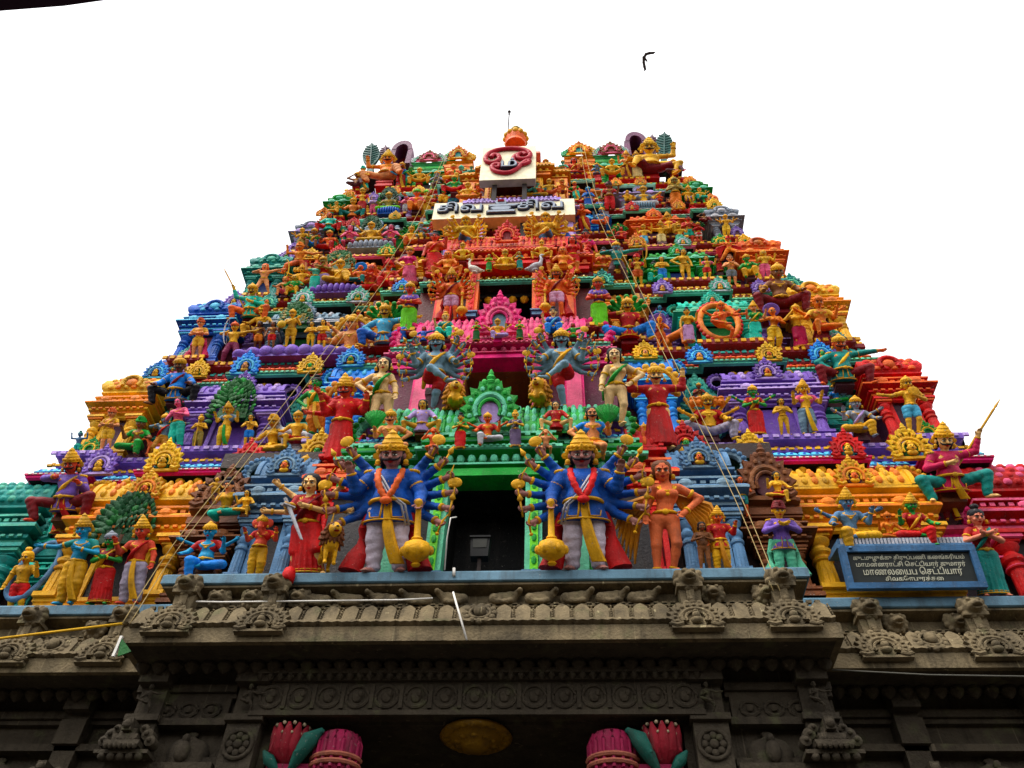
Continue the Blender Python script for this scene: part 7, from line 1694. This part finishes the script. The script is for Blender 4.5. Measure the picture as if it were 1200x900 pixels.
# plaque in a blue frame
yk = YL + .84 - .02
q0 = on_plane(985, 653, yk + .15); q1 = on_plane(1146, 646, yk + .15); PW = (q1.x - q0.x) * .95
zb_ = 9.68; tilt = .0; pz = on_plane(1070, 650, yk + .1).z - zb_
pq = thing('inscription_plaque', 'black stone plaque with lines of carved white script in a blue frame', 'plaque', T((q0.x + q1.x) / 2 - .16, yk + .02, zb_) @ RX(.22))
mb = MB(); fw_ = .10; mb.box(-PW / 2, PW / 2, -.06, .06, 0, fw_); mb.box(-PW / 2, PW / 2, -.06, .06, pz - fw_, pz); mb.box(-PW / 2, -PW / 2 + fw_, -.058, .06, fw_, pz - fw_); mb.box(PW / 2 - fw_, PW / 2, -.058, .06, fw_, pz - fw_)
obj('frame', mb.mesh('frame', [painted('frame_blue', rgb('#3a6690'), .6, .4, .8)]), pq)
mb = MB(); mb.box(-PW / 2 + .05, PW / 2 - .05, .0, .055, .05, pz - .05); obj('slab', mb.mesh('slab', [flat('slate_slab', rgb('#2b2f2e'), .4)]), pq)
mb = MB(); mb.box(-PW / 2 - .02, PW / 2 + .02, .02, .55, pz + .002, pz + .07)
mb.box(-PW / 2 + .05, PW / 2 - .05, .08, .55, pz + .07, pz + .20)
for k in range(34): mb.box(-PW / 2 + .1 + (PW - .2) * k / 33 - .02, -PW / 2 + .1 + (PW - .2) * k / 33 + .02, .055, .082, pz + .08, pz + .19, 1)
obj('ledge', mb.mesh('ledge', [pmat('slate'), pmat('ash')]), pq)
INK = flat('carved_white', rgb('#c4c2ac'), .7)
for k, (s_, sz) in enumerate((('குடமுழுக்கு திருப்பணி கைங்கரியம்', .125), ('மாமன்னராட்சி ெசட்டியார் குமாரர்', .135), ('மாணலையப ெசட்டியார்', .20), ('சிவகோபுரத்தை', .125))):
    me = text_mesh(s_, sz * pz / .95, .004, [INK], .0); wdt = max(v.co.x for v in me.vertices) - min(v.co.x for v in me.vertices); tw = PW * (.82, .80, .72, .42)[k]
    obj('inscription', me, pq, T(0, -.006, pz * (.735, .575, .40, .235)[k]) @ FACE @ S3(tw / wdt, 1, 1))
# floodlight in the doorway
q = on_plane(561, 668, 11.2); fl = thing('floodlight', 'black floodlight on a short bracket in the lowest doorway', 'floodlight', T(q.x, 11.2, 9.672) @ S3(.86))
mb = MB(); mb.box(-.035, .035, -.03, .03, 0, .42); mb.box(-.10, .10, -.06, .06, 0, .03); obj('bracket', mb.mesh('bracket', [IRON]), fl)
BLK = flat('black_metal', rgb('#0c0c0d'), .5)
mb = MB(); mb.box(-.17, .17, -.10, .10, .42, .86, 0, None, 1.12, 1); mb.box(-.205, .205, -.13, .12, .86, .90); obj('housing', mb.mesh('housing', [BLK]), fl)
mb = MB(); mb.box(-.13, .13, -.108, -.10, .62, .83, 0, None, 1.1, 1); obj('glass', mb.mesh('glass', [flat('lamp_glass', rgb('#26261f'), .2)]), fl)
# loose tubes, conduit, cap, pennant
def loose(name, label, cat, pts, r, m, seg=8):
    o0 = Vector(pts[0]); mb = MB(); mb.tube([Vector(p) - o0 for p in pts], r, seg); o = obj(name, mb.mesh(name, [m], True), None, Matrix.Translation(o0)); tag(o, label, cat); return o
PVC = flat('white_plastic', rgb('#d8d4cc'), .4); ROPE = flat('rope_yellow', rgb('#b09a68'), .8); TAPE = flat('rope_gold', rgb('#c89a20'), .7)
loose('drain_tube', 'white plastic tube poking down over the stone cornice', 'tube', [on_plane(531, 694, 10.72), on_plane(547, 750, 10.60)], .016, PVC)
loose('tube_stub', 'short white tube stub standing on the kerb by the doorway', 'tube', [on_plane(532, 675, 10.98), on_plane(532, 666, 10.98)], .025, PVC)
loose('conduit', 'thin pale conduit bent over along the left door jamb', 'conduit', [on_plane(521, 668, 11.3), on_plane(524, 630, 11.3), on_plane(528, 607, 11.3), on_plane(535, 606, 11.4)], .013, PVC, 6)
loose('cable', 'pale cable lying along the stone cornice under the bulls', 'cable', [on_plane(230, 705, 10.95)] + [on_plane(px, 704 - (px - 230) * .012 + (2 if px % 3 else 0), 10.95) for px in range(260, 500, 30)] + [on_plane(507, 701, 10.95)], .014, PVC, 6)
loose('wire', 'thin wire strung under the right wing cornice', 'wire', [on_plane(975, 785, 11.5), on_plane(1090, 791, 11.5), on_plane(1220, 793, 11.5)], .012, flat('wire_grey', rgb('#5a5850')), 6)
q = on_plane(338, 681, 10.97); mb = MB(); mb.lathe([(.10, -.02), (.11, .10), (.09, .20), (.04, .25), (.004, .26)], None, 12); o = obj('lamp_cap', mb.mesh('lamp_cap', [pmat('red')], True), None, T(q.x, 10.92, 9.45)); tag(o, 'small red lamp cap on the kerb below the red sari', 'lamp cap')
q = on_plane(143, 754, 10.80); mb = MB(); mb.prism([(-.05, .10), (.02, -.22), (.20, -.14)], -.01, .01, 0); mb.box(-.07, -.03, -.02, .02, -.22, .12, 1); o = obj('pennant', mb.mesh('pennant', [pmat('leaf'), PVC]), None, T(*q)); tag(o, 'small green pennant with a white edge hanging at the left cornice corner', 'pennant')
# ropes hung down the front
def rope(label, P, offs, r=.022, m=ROPE):
    pts = []
    for (px, py, y) in P: pts.append(on_plane(px + offs, py, y))
    return loose('rope', label, 'rope', smooth(pts, 6), r, m, 6)
def yy(py): return 11.2 + (690 - py) / 515 * 3.1
for off, lb in ((0, 'outer yellow rope hanging down the left side of the tower'), (9, 'inner yellow rope hanging down the left side of the tower')):
    o = rope(lb, [(523 - off * .8, 178, yy(178) - .2), (480, 268, yy(268) - .75), (400, 385, yy(385) - .9), (290, 528, yy(528) - .8), (204, 637, yy(637) - .5), (143, 731, 10.75)], off, .0075); o['group'] = 'ropes hung down the tower'
for off, lb in ((0, 'outer yellow rope hanging down the right side of the tower'), (-8, 'inner yellow rope hanging down the right side of the tower')):
    o = rope(lb, [(684 - off * .5, 172, yy(172) - .2), (702, 237, yy(237) - .7), (760, 360, yy(360) - .9), (812, 468, yy(468) - .9), (868, 582, yy(582) - .7), (914, 692, 10.85)], off, .0075); o['group'] = 'ropes hung down the tower'
loose('tape', 'golden rope running off along the left wing cornice', 'rope', [on_plane(-30, 752, 11.5), on_plane(60, 741, 11.4), on_plane(143, 731, 10.75)], .022, TAPE, 6)
# columned hall added unseen behind the viewer to cut low sky light
CM = stone_mat('blocker_stone', (.10, .085, .06), (.16, .13, .10)); mb = MB()
mb.box(-46, 46, -24, -13, 0, 11.5); mb.box(-47, 47, -25, -12.4, 11.5, 12.1); mb.box(-46, -30, -13.2, 26, 0, 10.5); mb.box(30, 46, -13.2, 26, 0, 10.5)
for k in range(19): mb.lathe([(.5, 0), (.5, .5), (.34, .6), (.30, 8.6), (.55, 9.4), (.62, 9.8)], T(-27 + 3 * k, -12.3, 0), 10)
for o_ in (obj('blocker', mb.mesh('blocker', [CM]), None),): tag(o_, 'grey stone cloister with round columns, added unseen behind the viewer to cut low sky light', 'blocker')
# bird
bq = CAM + ray(757, 72) * 52; mb = MB()
P = [rc((0, 0, 0), (0, 0, .0), .05, .05, .02)]
def im(u, v): return _R * ((u - 757) * 52 / FOC) + _U * ((72 - v) * 52 / FOC)
bird = obj('bird', None, None) if False else None
W1 = [(754.5, 68), (757, 63.5), (761, 62.3), (765.5, 62), (769, 60.5)]; W2 = [(754.5, 68), (754.3, 73), (755.2, 78), (756, 81), (755, 84)]
P = []
for Wg in (W1, W2):
    for (a, b), (ra, rb) in zip(zip(Wg, Wg[1:]), ((.08, .085), (.085, .085), (.085, .075), (.07, .015))): P.append(rc(im(*a), im(*b), ra, rb, .03))
P += [rc(im(754.3, 67), im(757.8, 71), .09, .05, .03), rc(im(757.8, 71), im(758.4, 72.5), .05, .03, .02), rc(im(754.5, 67.5), im(753.8, 70), .085, .06, .03)]
me = Field(P, .022).mesh('bird'); me.materials.clear(); me.materials.append(flat('bird_dark', rgb('#3a302c'), .7))
o = obj('bird', me, None, Matrix.Translation(bq)); tag(o, 'dark bird banking alone in the white sky', 'bird')
# ground, and the eave of a roof close overhead
GM = stone_mat('courtyard_paving', (.05, .044, .036), (.085, .074, .06))
mb = MB(); mb.v = [(-400, -400, 0), (400, -400, 0), (400, 400, 0), (-400, 400, 0)]; mb.quad(0, 1, 2, 3); o = obj('courtyard', mb.mesh('courtyard', [GM])); o['kind'] = 'structure'
rz_ = 4.6; a = on_level(-40, 16, rz_); b = on_level(75, 7, rz_); c_ = on_level(132, -1, rz_); d_ = on_level(400, -25, rz_)
mb = MB(); pth = [a + (a - b) * 3, a, b, c_, d_, d_ + (d_ - c_) * 3]
n = len(pth); back = [Vector((p.x, p.y, 0)) + Vector((0, -7, 0)) for p in pth]
for z in (0, .18):
    for p in pth: mb.v.append((p.x, p.y, rz_ + z))
    for p in back: mb.v.append((p.x, p.y, rz_ + z + .6))
for i in range(n - 1):
    mb.quad(i, n + i, n + i + 1, i + 1); mb.quad(2 * n + i, 2 * n + i + 1, 3 * n + i + 1, 3 * n + i); mb.quad(i, i + 1, 2 * n + i + 1, 2 * n + i)
aw = thing('porch_roof', 'dark edge of a porch roof overhead in the top left corner', 'porch roof', T(-4, -4, 0))
obj('roof_sheet', mb.mesh('roof_sheet', [flat('porch_dark', rgb('#3a2438'), .7)]), aw, T(4, 4, 0))
for x in (-6, 8): mb = MB(); mb.lathe([(.14, 0), (.12, .3), (.10, 4.4), (.16, 5.0)], T(x + 4, 1.5, 0), 12); obj('post', mb.mesh('post', [IRON], math.radians(40)), aw)
# ------------------------------------------------------------------ camera, daylight
cam = bpy.data.cameras.new('camera'); co = bpy.data.objects.new('camera', cam); COL.objects.link(co)
M3 = Matrix((_R, _U, -_fw)).transposed(); co.matrix_world = Matrix.Translation(CAM) @ M3.to_4x4()
cam.sensor_width = 36; cam.lens = FOC / 1200 * 36; cam.clip_start = .05; cam.clip_end = 3000; SC.camera = co
w = bpy.data.worlds.new('World'); SC.world = w; w.use_nodes = True; nt = w.node_tree; bg = nt.nodes['Background']
sky = node(nt, 'ShaderNodeTexSky', sky_type='NISHITA'); sky.sun_disc = False; sky.sun_elevation = math.radians(58); sky.sun_rotation = math.radians(222); sky.air_density = 1.6; sky.dust_density = 6
hs = node(nt, 'ShaderNodeHueSaturation'); hs.inputs['Saturation'].default_value = .12; link(nt, sky, 0, hs, 'Color')
c = mixc(nt, .62, (hs, 0), (10.5, 10.5, 10.6))
nt.links.new(c[0].outputs[c[1]], bg.inputs[0]); bg.inputs[1].default_value = .115
sun = bpy.data.lights.new('sun', 'SUN'); sun.energy = 1.45; sun.angle = math.radians(22); sun.color = (1, .95, .87)
so = bpy.data.objects.new('sun', sun); COL.objects.link(so); so.location = (20, -30, 60)
el_, az_ = math.radians(60), math.radians(-42)      # in front of the facade, a little to the left
so.rotation_euler = Vector((math.sin(az_) * math.cos(el_), -math.cos(az_) * math.cos(el_), math.sin(el_))).to_track_quat('Z', 'Y').to_euler()
vs = SC.view_settings; vs.view_transform = 'Standard'; vs.look = 'None'; vs.gamma = 1; vs.exposure = .92; vs.use_curve_mapping = False
SC.render.resolution_x, SC.render.resolution_y = 1024, 768
SC.cycles.use_denoising = True; SC.cycles.max_bounces = 6
